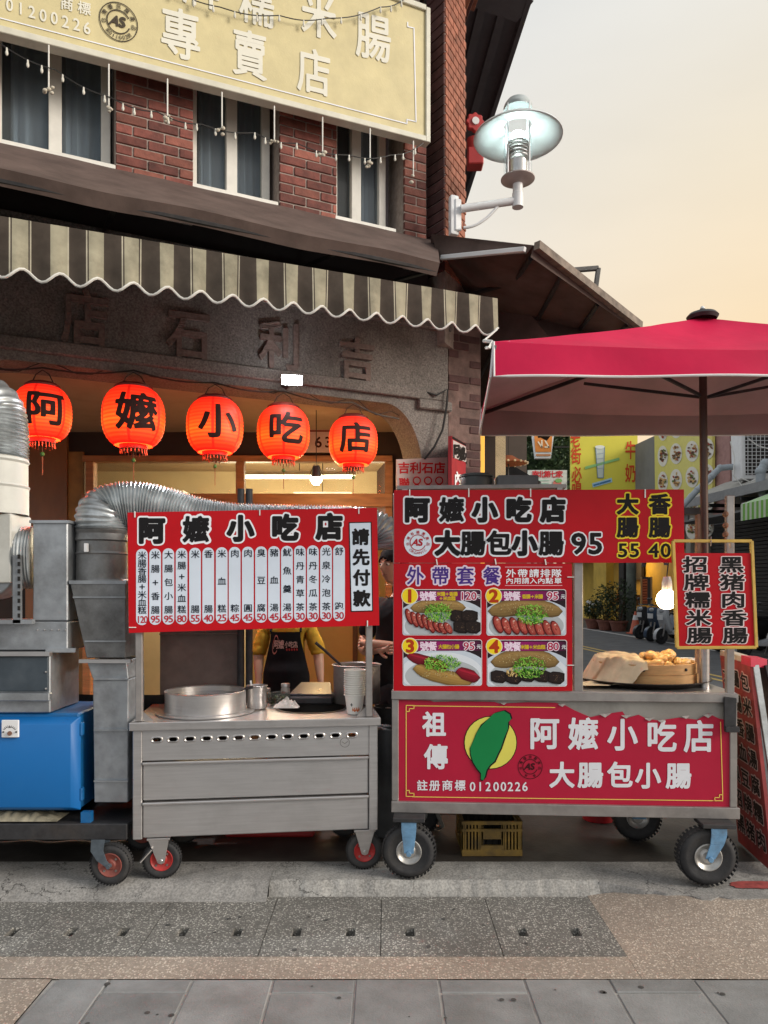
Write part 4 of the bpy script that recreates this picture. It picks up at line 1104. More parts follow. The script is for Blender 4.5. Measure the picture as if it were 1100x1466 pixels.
# red characters on the white stone notice at the column foot, tall menu board and yellow light strip beside it
no = thing('stone_shop_notice', 'white notice with red characters on the stone column', 'notice', FA.hit(604, 705, .03))
b = MB(); b.prism([FA.hit(x, y, .01) for x, y in ((567, 658), (640, 655), (640, 860), (567, 860))], FA.n * .012); build(b, 'board', mat('notice_white', (.52, .40, .37), rough=.6, var=.12, dirt=.3, dcol=(.3, .16, .13)), no)
b = MB(); fn = fnP(FA, .025); RC = srgb(190, 30, 34)
word(b, '吉利石店', fn, 604, 670, 15, 17, grow=.03, col=RC)
for i, ch in enumerate('聯'): put(b, ch, fn, 579, 692, 14, grow=.03, col=RC)
for i in range(3):
    for y in (688, 699): ring(b, fn, 597 + 16 * i, y, 4.2, 6, RC, n=20)
build(b, 'lettering', M_print, no, smooth=False)
PS = Plane((X(647, 5.9), 5.9), (X(676, 6.6), 6.6))
rm = thing('side_menu_board', 'narrow red board with white framed characters beside the stone column', 'sign', PS.hit(662, 800))
b = MB(); b.prism([PS.hit(x, y, 0) for x, y in ((647, 624), (676, 640), (676, 850), (647, 860))], PS.n * -.03); build(b, 'board', mat('red_board', (.36, .02, .03), rough=.5), rm)
b = MB(); fn = fnP(PS, .003)
poly2(b, [(649, 630), (674, 643), (674, 664), (649, 655)], fn, srgb(190, 180, 178)); poly2(b, [(648, 624.5), (676, 640.5), (676, 643), (648, 628)], fn, BLACK)
fn2 = fnP(PS, .006)
for ch, x, y in (('阿', 654, 646), ('嬤', 662, 650), ('小', 670, 654)): put(b, ch, fn2, x, y, 8, 18, .05, BLACK)
for ch, x, y in (('內', 656, 686), ('用', 667, 689)): put(b, ch, fn2, x, y, 9, 20, .04, WHITE)
build(b, 'lettering', M_print, rm, smooth=False)
ys = thing('yellow_light_strip', 'upright yellow lit panel between brick pilaster and red umbrella', 'light box', at(684, 860, 6.5))
build(MB().box(X(674, 6.5), X(693, 6.5), 6.45, 6.55, 1.2, Z(622, 6.5)), 'panel', emit('yellow_panel_light', (.80, .42, .06), .55), ys, bevel=.004)
build(MB().box(X(672.5, 6.5), X(676, 6.5), 6.43, 6.57, 1.2, Z(620, 6.5)), 'frame', M_brown, ys)
bc = thing('drooping_cable', 'black cable drooping down the stone column', 'cable', FA.hit(615, 655, .05))
build(MB().tube([FA.hit(612, 562, .03), FA.hit(625, 566, .06), FA.hit(641, 557, .06), FA.hit(640, 580, .07), FA.hit(634, 615, .07), FA.hit(622, 640, .06), FA.hit(608, 657, .04)], .009, 6), 'cable', M_wire, bc)

# ================================================================== LEFT CART (stainless steel)
def wheel(par, c, r, w_, ax, tyre_m, rim_m, name='wheel', bolts=4, rim=.55):
    c = Vector(c); ax = Vector(ax).normalized()
    t = []
    for k in range(17):
        a = math.pi * k / 16; t.append((r - w_ * .42 + w_ * .42 * math.sin(a), -w_ / 2 * math.cos(a)))
    prof = [(r * rim, -w_ * .36), (r * .72, -w_ * .48)] + t + [(r * .72, w_ * .48), (r * rim, w_ * .36)]
    ty = build(MB().lathe(prof, c, 36, ax), name, tyre_m, par, angle=50)
    tb = MB(); k_n = 40
    ref = Vector((0, 0, 1)); u = (ref - ax * ref.dot(ax)).normalized(); v = ax.cross(u)
    for k in range(k_n):
        a = 2 * math.pi * k / k_n; e = u * math.cos(a) + v * math.sin(a); q = v * math.cos(a) - u * math.sin(a)
        for sgn in (-1, 1):
            tb.obox(c + e * (r * .985) + ax * (sgn * w_ * .30) - ax * w_ * .13 - q * r * .035, ax * (w_ * .26), q * (r * .09), e * (r * .02))
    build(tb, 'tread', tyre_m, ty)['kind'] = 'stuff'
    rm_ = MB().lathe([(r * (rim + .03), w_ * .36), (r * (rim + .03), w_ * .44), (r * rim, w_ * .46), (r * (rim - .07), w_ * .34), (r * .28, w_ * .26), (r * .2, w_ * .40), (0, w_ * .42)], c, 32, ax)
    rm_.lathe([(0, -w_ * .4), (r * .2, -w_ * .4), (r * .28, -w_ * .26), (r * (rim - .07), -w_ * .34), (r * rim, -w_ * .46), (r * (rim + .03), -w_ * .40)], c, 32, ax)
    rm_.lathe([(r * (rim - .05), -w_ * .34), (r * (rim - .05), w_ * .34)], c, 24, ax)
    ro = build(rm_, 'rim', rim_m, ty, angle=40)
    bb = MB()
    for k in range(bolts):
        a = 2 * math.pi * (k + .5) / bolts; p = c + (u * math.cos(a) + v * math.sin(a)) * r * .40
        bb.cyl(p + ax * w_ * .26, p + ax * w_ * .40, r * .055, n=8)
    if bolts: build(bb, 'bolt_set', M_dullsteel, ty)
    return ty
M_redrim = mat('red_wheel_rim', (.40, .02, .018), rough=.45, var=.25, scale=30, dirt=.4, dcol=(.08, .04, .03), dscale=12)
M_steelrim = mat('steel_wheel_rim', (.46, .45, .43), rough=.4, metal=.6, var=.2, scale=20, dirt=.4, dcol=(.13, .11, .09), dscale=12)
M_hole = mat('dark_interior', (.012, .011, .01), rough=.9)
LC = PL(190, 3.92, 541, 4.08); LLn = LC.s(541)
lc_ = thing('steel_food_cart', 'brushed stainless steel food cart with drawers and small red wheels', 'food cart', LC.p(.65, 0, -.3))
def lbox(name, s0, s1, d0, d1, z0, z1, m=M_steel_h, bevel=.004, par=lc_): return build(MB().pbox(LC, s0, s1, d0, d1, z0, z1), name, m, par, bevel=bevel)
DEP = .66; ZC = .848
# counter with a sunken well
wc = LC.p(.955, 0, -.36); wr = .205
P = [LC.p(-.012, ZC, .02), LC.p(.955, ZC, .02)]
start = math.atan2(LC.n.y, LC.n.x)
for k in range(41):
    a = start - 2 * math.pi * k / 40; P.append(Vector((wc.x + wr * math.cos(a), wc.y + wr * math.sin(a), ZC)))
P += [LC.p(.955, ZC, .02), LC.p(LLn + .012, ZC, .02), LC.p(LLn + .012, ZC, -DEP - .012), LC.p(-.012, ZC, -DEP - .012)]
ct = MB(); ct.add(P, [tuple(range(len(P)))]); build(ct, 'counter_top', M_steel, lc_, smooth=False)
lbox('counter_lip', -.014, LLn + .014, .018, .024, .806, ZC + .001, M_steel); lbox('counter_lip', -.014, -.008, -DEP - .012, .018, .806, ZC + .001, M_steel); lbox('counter_lip', LLn + .008, LLn + .014, -DEP - .012, .018, .806, ZC + .001, M_steel)
build(MB().lathe([(wr + .012, ZC + .004), (wr - .004, ZC + .005), (wr - .01, ZC - .03), (wr - .02, ZC - .24), (0, ZC - .25)], (wc.x, wc.y, 0), 40), 'sunken_pot', mat('sooty_pot', (.03, .025, .022), rough=.45, metal=.5), lc_)
ZB = .224
for s in (0, LLn - .048):
    for d in (-.046, -DEP): lbox('corner_post', s, s + .048, d, d + .046, ZB, .806)
# side and back panels
lbox('side_panel', .004, .010, -DEP + .046, -.046, ZB + .01, .806); lbox('side_panel', LLn - .010, LLn - .004, -DEP + .046, -.046, ZB + .01, .806)
lbox('bottom_panel', .01, LLn - .01, -DEP + .05, -.05, ZB + .004, ZB + .02, M_dullsteel)
# front: slotted top panel and two drawers
fs0, fs1 = .049, LLn - .049
zs, hs_ = .752, .0125
slots = [LC.s(px, -.006) for px in (225, 248, 272, 296, 319, 342, 365, 389, 412, 435, 457.5, 480.5, 504)]
pn = MB(); pn.pbox(LC, fs0, fs1, -.014, -.006, zs + hs_, .804); pn.pbox(LC, fs0, fs1, -.014, -.006, .642, zs - hs_)
hw = .026; ed = [fs0] + [q for s in slots for q in (s - hw, s + hw)] + [fs1]
for i in range(0, len(ed), 2): pn.pbox(LC, ed[i], ed[i + 1], -.014, -.006, zs - hs_, zs + hs_)
pno = build(pn, 'vent_panel', M_steel_h, lc_, smooth=False)
for s in slots:
    rb = MB(); n_ = 24
    def sp_(a, rx, rz):  # stadium outline
        x, z_ = math.cos(a), math.sin(a); return (s + math.copysign(abs(x) ** .55, x) * rx, zs + math.copysign(abs(z_) ** .75, z_) * rz)
    for k in range(n_):
        a0, a1 = 2 * math.pi * k / n_, 2 * math.pi * (k + 1) / n_
        q = []
        for a, (rx, rz), d in ((a0, (hw + .006, hs_ + .006), -.005), (a1, (hw + .006, hs_ + .006), -.005), (a1, (hw + .001, hs_ + .001), -.002), (a0, (hw + .001, hs_ + .001), -.002), (a1, (hw - .005, hs_ - .003), -.006), (a0, (hw - .005, hs_ - .003), -.006)):
            ss_, zz = sp_(a, rx, rz); q.append(LC.p(ss_, zz, d))
        rb.add(q, [(0, 1, 2, 3), (3, 2, 4, 5)])
    build(rb, 'slot_rim', M_steel, pno)
for z0, z1 in ((.428, .638), (ZB + .006, .424)):
    dr_ = lbox('drawer', fs0 + .002, fs1 - .002, -.40, -.008, z0, z1 - .014, M_steel_h, .005)
    lbox('pull_lip', fs0 + .002, fs1 - .002, -.03, .012, z1 - .018, z1 - .003, M_steel, .004, dr_)
mk = MB(); ring(mk, fnP(LC, -.004), 494, 1063, 6.2, 7, srgb(120, 118, 116)); line_px(mk, fnP(LC, -.004), [(490, 1062), (494, 1064.5), (498, 1061.5)], .8, srgb(120, 118, 116)); build(mk, 'maker_stamp', M_print, lc_, smooth=False)
def cart_caster(par, P_, s, d, zt_, r, swivel, rim_m, fork_m, wid=.05, axd=None):
    ax = P_.n if axd is None else axd
    c = P_.p(s, r + .0, d)
    w_o = wheel(par, c, r, wid, ax, M_rubber, rim_m)
    f = MB()
    f.prism([P_.p(s + q, z_, d + wid * .62) for q, z_ in ((-.055 + swivel * .02, zt_), (.055 + swivel * .02, zt_), (.018, r - .012), (0, r - .02), (-.018, r - .012))], P_.n * .004)
    f.prism([P_.p(s + q, z_, d - wid * .62) for q, z_ in ((-.055 + swivel * .02, zt_), (.055 + swivel * .02, zt_), (.018, r - .012), (0, r - .02), (-.018, r - .012))], P_.n * -.004)
    f.pbox(P_, s - .06 + swivel * .02, s + .06 + swivel * .02, d - wid * .75, d + wid * .75, zt_ - .006, zt_ + .006)
    f.cyl(P_.p(s, r, d - wid * .8), P_.p(s, r, d + wid * .8), .010, n=10)
    build(f, 'fork', fork_m, w_o, bevel=.002)
    return w_o
for s, sw in ((LC.s(230), -.7), (LC.s(523), 0)):
    cart_caster(lc_, LC, s, -.05, ZB - .006, .102, sw, M_redrim, M_steel, .05)
for s in (LC.s(240), LC.s(505)): cart_caster(lc_, LC, s, -DEP + .06, ZB - .006, .102, 0, M_redrim, M_steel, .05)
# brake lever on the left caster
build(MB().bar(LC.p(LC.s(217), .17, .0), LC.p(LC.s(202), .115, .03), .014, .006), 'brake_lever', M_steel, lc_)
# sign posts
M_post = mat('dull_post_steel', (.36, .335, .32), rough=.42, metal=.75, var=.15, scale=9, dirt=.35, dcol=(.14, .12, .11))
for s0 in (.012, LC.s(524, -.02)): 
    lbox('sign_post', s0, s0 + .036, -.046, -.01, ZC + .002, Z(735, 4.0), M_post, .003)
    build(MB().prism([LC.p(s0 + (.036 if s0 < .5 else 0), ZC + .002, -.028), LC.p(s0 + (.09 if s0 < .5 else -.054), ZC + .002, -.028), LC.p(s0 + (.036 if s0 < .5 else 0), ZC + .055, -.028)], LC.n * .004), 'gusset', M_post, lc_)
# splash back: tall greasy steel sheet
M_greasy = mat('greasy_steel', (.17, .125, .11), rough=.45, metal=.55, var=.25, scale=4, dirt=.55, dcol=(.06, .045, .04), dscale=2.5)
lbox('back_sheet', .03, LC.s(342, -.62), -DEP + .01, -DEP + .02, ZC + .04, 1.62, M_greasy, .003)
lbox('back_fold', .03, LC.s(342, -.62), -DEP + .02, -DEP + .045, 1.27, 1.285, M_greasy, .004)
for s in (.16, .36, .56): build(MB().ball(LC.p(s, 1.33, -DEP + .03), .012, 10, 6), 'rivet', M_steel, lc_)
for q in (345, 357): build(MB().cyl(LC.hit(q, 700, -.62).lerp(LC.hit(q, 700, -.62), 0) * 1 + Vector((0, 0, 0)), Vector((LC.hit(q, 700, -.62).x, LC.hit(q, 700, -.62).y, ZC)), .022, n=12), 'back_pole', M_darkiron, lc_)

# ---------------- menu board on the left cart
MP = PL(183, 3.90, 543, 4.06)
TLc, TRc, BRc, BLc = (182.7, 733.8), (540, 726.8), (543.3, 895.3), (184.6, 906.2)
def mpt(u, v, d=0.0):     # u, v in 0..1 over the board
    x = (TLc[0] * (1 - u) + TRc[0] * u) * (1 - v) + (BLc[0] * (1 - u) + BRc[0] * u) * v
    y = (TLc[1] * (1 - u) + TRc[1] * u) * (1 - v) + (BLc[1] * (1 - u) + BRc[1] * u) * v
    return MP.hit(x, y, d)
def mfn(d):               # measured zoom coordinates of the board
    def f(zx, zy): return MP.hit(170 + zx / 2.75, 700 + zy / 2.75, d)
    return f
mb_ = thing('menu_board', 'wide red menu board with white price columns on the steel cart', 'menu sign', mpt(.5, 1))
b = MB(); b.prism([mpt(0, 0), mpt(1, 0), mpt(1, 1), mpt(0, 1)], MP.n * -.006); build(b, 'board', mat('red_vinyl', srgb(182, 4, 20), rough=.45, var=.08, scale=3, spec=.25, bump=.1, bscale=6), mb_)
o1 = MB(); o2 = MB(); o3 = MB()
f1, f2, f3 = mfn(.0015), mfn(.003), mfn(.0045)
for ch, zx, zy in (('阿', 130, 165), ('嬤', 305, 161), ('小', 480, 157), ('吃', 655, 154), ('店', 830, 150)):
    put(o1, ch, f1, zx, zy, 92, 92, .14, WHITE, res=36); put(o2, ch, f2, zx, zy, 92, 92, .045 if ch in '嬤' else .068, BLACK, res=44)
cx = [92, 144, 196, 248, 301, 353, 406, 457, 509, 561, 612, 663, 714, 765, 817, 868]
items = ['米腸香腸+米血糕', '米腸+香腸', '大腸包小腸', '米腸+米血糕', '米腸', '香腸', '米血糕', '肉粽', '肉圓', '臭豆腐', '豬血湯', '魷魚羹湯', '味丹青草茶', '味丹冬瓜茶', '光泉冷泡茶', '舒跑']
price = [120, 95, 95, 80, 55, 40, 25, 45, 45, 50, 45, 45, 30, 30, 30, 30]
PILL = srgb(205, 216, 230); INK = srgb(26, 34, 46); DRED = srgb(176, 40, 52)
for x, it, pr_ in zip(cx, items, price):
    yo = -(x - 92) * .0205; lean = (x - 92) * .004
    poly2(o1, rrect(x - 23, 236 + yo, x + 23, 536 + yo, 22), f1, PILL)
    ys_ = [262 + yo + (478 - 262) * (i / (len(it) - 1)) for i in range(len(it))]
    for ch, y in zip(it, ys_): put(o2, ch, f2, x + 1, y, 31, 29, .012, INK, res=26)
    dg = str(pr_)
    for i, ch in enumerate(dg): put(o2, ch, f2, x + 1 + (i - (len(dg) - 1) / 2) * (14.5 if len(dg) == 3 else 18), 514 + yo, 24 if len(dg) == 3 else 29, 27, .02, DRED, res=24)
poly2(o1, [(906, 131), (996, 129), (1002, 482), (914, 484)], f1, BLACK); poly2(o2, [(910, 135), (992, 133), (998, 478), (918, 480)], f2, PILL)
for ch, zx, zy in (('請', 953, 190), ('先', 955, 270), ('付', 957, 350), ('款', 958, 432)): put(o3, ch, f3, zx, zy, 60, 58, .045, BLACK, res=36)
build(o1, 'white_print', M_print, mb_, smooth=False); build(o2, 'black_print', M_print, mb_, smooth=False); build(o3, 'notice_print', M_print, mb_, smooth=False)
for zx, zy, hor in ((64, 100, 0), (556, 92, 0), (946, 86, 0), (55, 545, 1), (980, 530, 0)):
    build(MB().bar(mfn(.003)(zx - (14 if hor else 0), zy - (0 if hor else 12)), mfn(.003)(zx + (14 if hor else 0), zy + (0 if hor else 12)), .006, .004), 'cable_tie', M_plasticw, mb_)

# ---------------- things on the steel counter
def on(px, s_d): return LC.hit(px, 0, s_d)
def pot(name, label, cat, c, r, h, m, lip=.006, wall=.004, parent_extra=None, n=40):
    t_ = thing(name, label, cat, c)
    build(MB().lathe([(0, .002), (r - .004, .002), (r, .008), (r, h - .006), (r + lip, h), (r + lip * .4, h + .003), (r - wall, h - .004), (r - wall, .012), (0, .01)], c, n), 'body', m, t_, angle=40)
    return t_
cS = Vector((X(295, 4.26), 4.26, ZC + .003)); st = thing('steamer_ring', 'wide shiny steel steamer ring standing on the steel counter', 'steamer', cS)
r_ = .228
build(MB().lathe([(r_ + .05, .0), (r_ + .052, .006), (r_ + .004, .008), (r_, .012), (r_, .118), (r_ + .004, .122), (r_ - .004, .124), (r_ - .012, .118), (r_ - .012, .07), (0, .068)], cS, 56), 'ring', M_steel, st, angle=40)
build(MB().disc(cS + Vector((0, 0, .09)), r_ - .013, 40), 'soup', mat('dark_broth', (.03, .018, .012), rough=.15, var=.2), st)
build(MB().tube([cS + Vector((.19, .02, .10)), cS + Vector((.24, .0, .135)), cS + Vector((.27, -.01, .14))], .009, 8), 'ladle_handle', M_darkiron, st)
cP = Vector((X(368, 4.36), 4.36, ZC + .003)); p1 = pot('steel_cup', 'small steel pot with a white spoon beside the steamer ring', 'pot', cP, .058, .135, M_steel)
build(MB().cyl(cP + Vector((-.02, 0, .02)), cP + Vector((-.035, -.01, .165)), .006, n=8), 'spoon', M_white, p1)
cB = Vector((X(511, 4.60), 4.60, ZC + .003)); p2 = pot('stock_pot', 'large dull steel stock pot with side handles behind the paper cups', 'pot', cB, .145, .235, M_dullsteel, .010)
build(MB().disc(cB + Vector((0, 0, .2)), .139, 36), 'soup', mat('broth', (.09, .05, .02), rough=.12), p2)
for sg in (-1, 1):
    b = MB(); b.tube([cB + Vector((.06 * sg - .03, -.14, .19)), cB + Vector((.06 * sg - .03, -.165, .19)), cB + Vector((.06 * sg + .03, -.165, .19)), cB + Vector((.06 * sg + .03, -.14, .19))], .006, 6)
    if sg > 0: build(b, 'handle', M_steel, p2)
lt = thing('black_ladle', 'black handled ladle leaning out of the stock pot', 'ladle', cB + Vector((-.1, 0, .1)))
build(MB().tube([at(452, 920, 4.62), at(466, 932, 4.61), at(487, 951, 4.58), cB + Vector((-.05, -.02, .08))], [.010, .009, .008, .006], 8), 'handle', M_darkiron, lt)
build(MB().lathe([(0, -.03), (.03, -.022), (.042, 0)], cB + Vector((-.05, -.02, .08)), 16), 'bowl', M_steel, lt)
# paper cups nested in a stack
cC = Vector((X(508, 4.19), 4.19, ZC + .003)); M_paper = mat('paper_cup_white', (.70, .68, .63), rough=.6, var=.05)
def cup_mesh():
    return MB().lathe([(0, .003), (.041, .003), (.0415, 0), (.055, .102), (.061, .103), (.062, .107), (.060, .110), (.0545, .109), (.0505, .09), (.041, .006), (0, .006)], (0, 0, 0), 28).mesh('paper_cup', M_paper, angle=40)
cm = cup_mesh()
for k in range(12):
    o = link('paper_cup', cm, cC + Vector((random.uniform(-.0008, .0008), random.uniform(-.0008, .0008), .0125 * k + (.0 if k == 0 else .001))))
    tag(o, 'white paper cup nested in the stack beside the stock pot' if k else 'printed lowest paper cup of the stack beside the stock pot', 'paper cup', 'nested paper cups on the steel cart')
    if k == 0:
        pb_ = MB(); fc = math.atan2(-cC.y, -cC.x)
        for i in range(16):
            a0, a1 = fc - .3 + i * .06, fc - .3 + (i + 1) * .06; z0, z1 = .018 + .004 * math.sin(i), .034 + .008 * math.sin(i * 1.7)
            rr = lambda z_: .0418 + .135 * z_ + .0006
            pb_.add([(cC.x + rr(z_) * math.cos(a), cC.y + rr(z_) * math.sin(a), cC.z + z_) for a, z_ in ((a0, z0), (a1, z0), (a1, z1), (a0, z1))], [(0, 1, 2, 3)], srgb(196, 106, 60))
        vs, fs = glyph('+', .08, 24); pb_.add([(cC.x + (.0418 + .135 * (.055 + y * .022) + .0006) * math.cos(fc - .35 + x * .35), cC.y + (.0418 + .135 * (.055 + y * .022) + .0006) * math.sin(fc - .35 + x * .35), cC.z + .055 + y * .022) for x, y in vs], fs, BLACK)
        build(pb_, 'cup_print', M_print, o)
# tray, lid, jars, herbs, cloth
tr_ = thing('black_griddle', 'black griddle with raised lid on the back of the steel counter', 'griddle', at(445, 1000, 4.62))
zc = ZC + .002
build(MB().box(X(412, 4.6), X(478, 4.6), 4.5, 4.72, zc, zc + .05), 'griddle_body', M_darkiron, tr_, bevel=.01)
build(MB().prism([(X(414, 4.55), 4.52, zc + .05), (X(476, 4.55), 4.52, zc + .05), (X(472, 4.6), 4.72, zc + .10), (X(428, 4.6), 4.72, zc + .10)], (0, 0, .012)), 'griddle_lid', mat('dark_blue_lid', (.035, .04, .055), rough=.3, metal=.4), tr_, bevel=.004)
M_plas = glassy('clear_plastic', (.85, .88, .85), .7, .1)
hb = thing('herb_box', 'clear plastic box of chopped green herbs on the steel counter', 'food box', at(398, 1000, 4.5))
cH = Vector((X(399, 4.5), 4.5, zc))
build(MB().lathe([(.0, .002), (.055, .002), (.075, .07), (.08, .072), (.077, .075), (.07, .07), (.05, .006)], cH, 4), 'box', M_plas, hb)
b = MB()
for k in range(160):
    p = cH + Vector((random.uniform(-.04, .04), random.uniform(-.035, .035), .01 + random.random() * .04)); d = Vector((random.uniform(-1, 1), random.uniform(-1, 1), random.uniform(-.4, .6))).normalized() * .014
    q = d.cross(Vector((.3, .2, 1))).normalized() * .004; b.quad(p - d - q, p + d - q, p + d + q, p - d + q)
build(b, 'chopped_herbs', mat('herb_green', (.07, .13, .03), rough=.6, var=.4, scale=60), hb, smooth=False)
for px, lab, r0, hh, cl in ((380, 'squat glass jar with steel lid left of the herb box', .034, .085, (.35, .28, .2)), (409, 'slim glass jar with ribbed steel lid right of the herb box', .028, .115, (.4, .38, .34))):
    c = Vector((X(px, 4.62), 4.62, zc)); j = thing('glass_jar', lab, 'jar', c, 'jars on the steel counter')
    build(MB().lathe([(0, .001), (r0, .001), (r0, hh * .72), (r0 * .85, hh * .8), (r0 * .85, hh * .84), (0, hh * .84)], c, 24), 'jar', mat('jar_content', cl, rough=.15, var=.3, scale=30), j)
    build(MB().lathe([(0, hh), (r0 * .95, hh), (r0, hh * .97), (r0, hh * .82), (r0 * .86, hh * .82)], c, 24), 'lid', M_steel, j)
cl_ = thing('white_cloth', 'crumpled white dish cloth on the steel counter by the sunken pot', 'cloth', at(410, 1003, 4.36)); cc = Vector((X(410, 4.40), 4.40, zc))
b = MB(); b.grid(lambda u, v: (cc.x + (u - .5) * .15 + .02 * mnoise.noise((u * 3, v * 3, 1)), cc.y + (v - .5) * .09, cc.z + .003 + .045 * max(0, (1 - (2 * u - 1) ** 2) * (1 - (2 * v - 1) ** 2)) * (.7 + 1.1 * abs(mnoise.noise((u * 7, v * 6, 4))))), 30, 20)
build(b, 'fabric', mat('dishcloth', (.66, .63, .58), rough=.9, var=.12, scale=20), cl_, angle=80)

# ================================================================== RIGHT CART
RC_ = PL(562, 4.05, 1055, 3.93); RL = RC_.s(1055)
rc = thing('red_food_cart', 'steel framed food cart with torn red sign panel and blue wheel forks', 'food cart', RC_.p(.9, 0, -.35))
def rbox(name, s0, s1, d0, d1, z0, z1, m=M_post, bevel=.003, par=rc): return build(MB().pbox(RC_, s0, s1, d0, d1, z0, z1), name, m, par, bevel=bevel)
RD = .72; ZR = 1.0
rbox('counter_rail', -.005, RL + .005, -.03, .012, ZR - .048, ZR - .001); rbox('counter_plate', 0, RL, -RD, .0, ZR - .006, ZR + .004, M_steel)
rbox('bottom_rail', -.005, RL + .012, -.04, .014, .335, .395); rbox('bottom_rail', -.005, RL + .012, -RD, -RD + .05, .335, .395)
rbox('bottom_rail', -.005, .04, -RD + .05, -.04, .335, .395); rbox('bottom_rail', RL - .035, RL + .012, -RD + .05, -.04, .335, .395)
for s in (-.003, RL - .034):
    for d in (-.036, -RD + .002): rbox('corner_post', s, s + .037, d, d + .036, .395, ZR - .048)
rbox('front_sheet', .034, RL - .034, -.022, -.016, .395, ZR - .048, mat('bare_panel_steel', (.33, .315, .29), rough=.5, metal=.6, var=.25, scale=6, dirt=.5, dcol=(.12, .1, .085)))
rbox('side_sheet', 0.004, .008, -RD + .036, -.036, .395, ZR - .048, M_dullsteel); rbox('side_sheet', RL - .008, RL - .004, -RD + .036, -.036, .395, ZR - .048, M_dullsteel)
rbox('inner_floor', .04, RL - .04, -RD + .05, -.04, .36, .375, M_dullsteel)
# red vinyl front with a torn top edge
def rz2(zx, zy, d=0): return RC_.hit(540 + zx / 1.964, 960 + zy / 1.964, d)
torn = [(58, 82), (150, 84), (160, 88), (240, 86), (330, 88), (345, 93), (420, 89), (500, 90), (530, 98), (556, 112), (600, 131), (640, 122), (690, 115), (702, 133), (735, 124), (760, 136), (792, 140), (850, 132), (900, 138), (932, 121), (962, 135), (992, 140)]
pts = torn + [(997, 383), (57, 368)]
vp = MB(); vp.prism([rz2(x, y, -.013) for x, y in pts][::-1], RC_.n * .004)
fp_ = build(vp, 'vinyl_front', mat('crimson_vinyl', srgb(168, 18, 52), rough=.45, var=.07, scale=4, spec=.35, dirt=.12, dcol=srgb(120, 12, 34)), rc)
M_film = mat('film_backing', (.28, .25, .235), rough=.6, var=.35, scale=40)
for x, y, s_ in ((356, 92, 1), (520, 96, 1.2), (640, 124, 1.6), (700, 128, 1.4), (765, 136, 1.3), (800, 142, 1), (868, 130, 1.2), (930, 126, 1.5)):   # curled white slivers of torn film
    pe = MB(); pe.add([rz2(x - 10 * s_, y - 2, -.0075), rz2(x + 12 * s_, y - 4, -.007), rz2(x + 5 * s_, y + 2 * s_, -.001), rz2(x + 1 * s_, y + 5 * s_, .004), rz2(x - 7 * s_, y + 1, -.004)], [(0, 1, 2, 3, 4)]); build(pe, 'torn_film', M_film, rc, smooth=False)
fr1 = MB(); F1 = lambda x, y: RC_.hit(565 + x / 4.4, 1000 + y / 4.4, -.0072); F2 = lambda x, y: RC_.hit(565 + x / 4.4, 1000 + y / 4.4, -.0056); F3 = lambda x, y: RC_.hit(565 + x / 4.4, 1000 + y / 4.4, -.004)
G1 = lambda x, y: RC_.hit(540 + x / 1.964, 960 + y / 1.964, -.0072); G2 = lambda x, y: RC_.hit(540 + x / 1.964, 960 + y / 1.964, -.0050)
YEL = srgb(226, 196, 96); PALE = srgb(214, 216, 222)
line_px(fr1, G1, [(500, 104), (100, 99)], 2.2, YEL)
line_px(fr1, G1, [(82, 118), (82, 335)], 2.2, YEL); line_px(fr1, G1, [(100, 355), (945, 366)], 2.2, YEL); line_px(fr1, G1, [(972, 345), (966, 145)], 2.2, YEL)
for (x, y, sx, sy) in ((82, 98, 1, 1), (82, 354, 1, -1), (972, 366, -1, -1)):   # stepped key corners
    line_px(fr1, G2, [(x, y + sy * 20), (x, y), (x + sx * 22, y), (x + sx * 22, y + sy * 9), (x + sx * 9, y + sy * 9), (x + sx * 9, y + sy * 17), (x - sx * .0, y + sy * 17)], 2.2, YEL)
for ch, x, y, w_ in (('祖', 250, 165, 132), ('傳', 262, 370, 132)): put(fr1, ch, F1, x, y, w_, w_ * 1.08, .035, PALE, res=40)
for ch, x in zip('註册商標', (175, 253, 333, 413)): put(fr1, ch, F1, x, 549, 62, 62, .02, PALE, res=28)
for ch, x in zip('01200226', (492, 540, 590, 640, 686, 730, 776, 822)): put(fr1, ch, F1, x, 555, 52, 56, .02, PALE, res=28)
for ch, x, y in zip('阿嬤小吃店', (470, 580, 690, 800, 905), (178, 180, 182, 186, 187)): put(fr1, ch, G1, x, y, 76, 82, .03, PALE, res=44)
for ch, x, y in zip('大腸包小腸', (520, 600, 683, 762, 848), (295, 295, 295, 297, 297)): put(fr1, ch, G1, x, y, 64, 66, .035, PALE, res=40)
# round yellow disc with the island's outline
poly2(fr1, ell(605, 278, 168), F1, BLACK); poly2(fr1, ell(605, 278, 163), F2, srgb(214, 206, 92))
isl = [(660, 85), (690, 78), (725, 100), (735, 130), (715, 150), (715, 190), (690, 250), (670, 310), (650, 350), (630, 395), (600, 420), (580, 450), (570, 490), (560, 515), (545, 510), (545, 470), (520, 440), (495, 400), (480, 350), (478, 310), (500, 260), (520, 210), (550, 170), (600, 120), (625, 95)]
fcen = (605, 280)
poly2(fr1, [(x + (8 if x > 560 else -5), y + (6 if y > 200 else -6)) for x, y in isl], F3, BLACK)
poly2(fr1, isl, lambda x, y: RC_.hit(565 + x / 4.4, 1000 + y / 4.4, -.0024), srgb(20, 122, 66))
mark(fr1, F1, 855, 430, 78, srgb(60, 12, 20), '台灣優良農產品', '第號')
build(fr1, 'front_print', M_print, fp_, smooth=False)
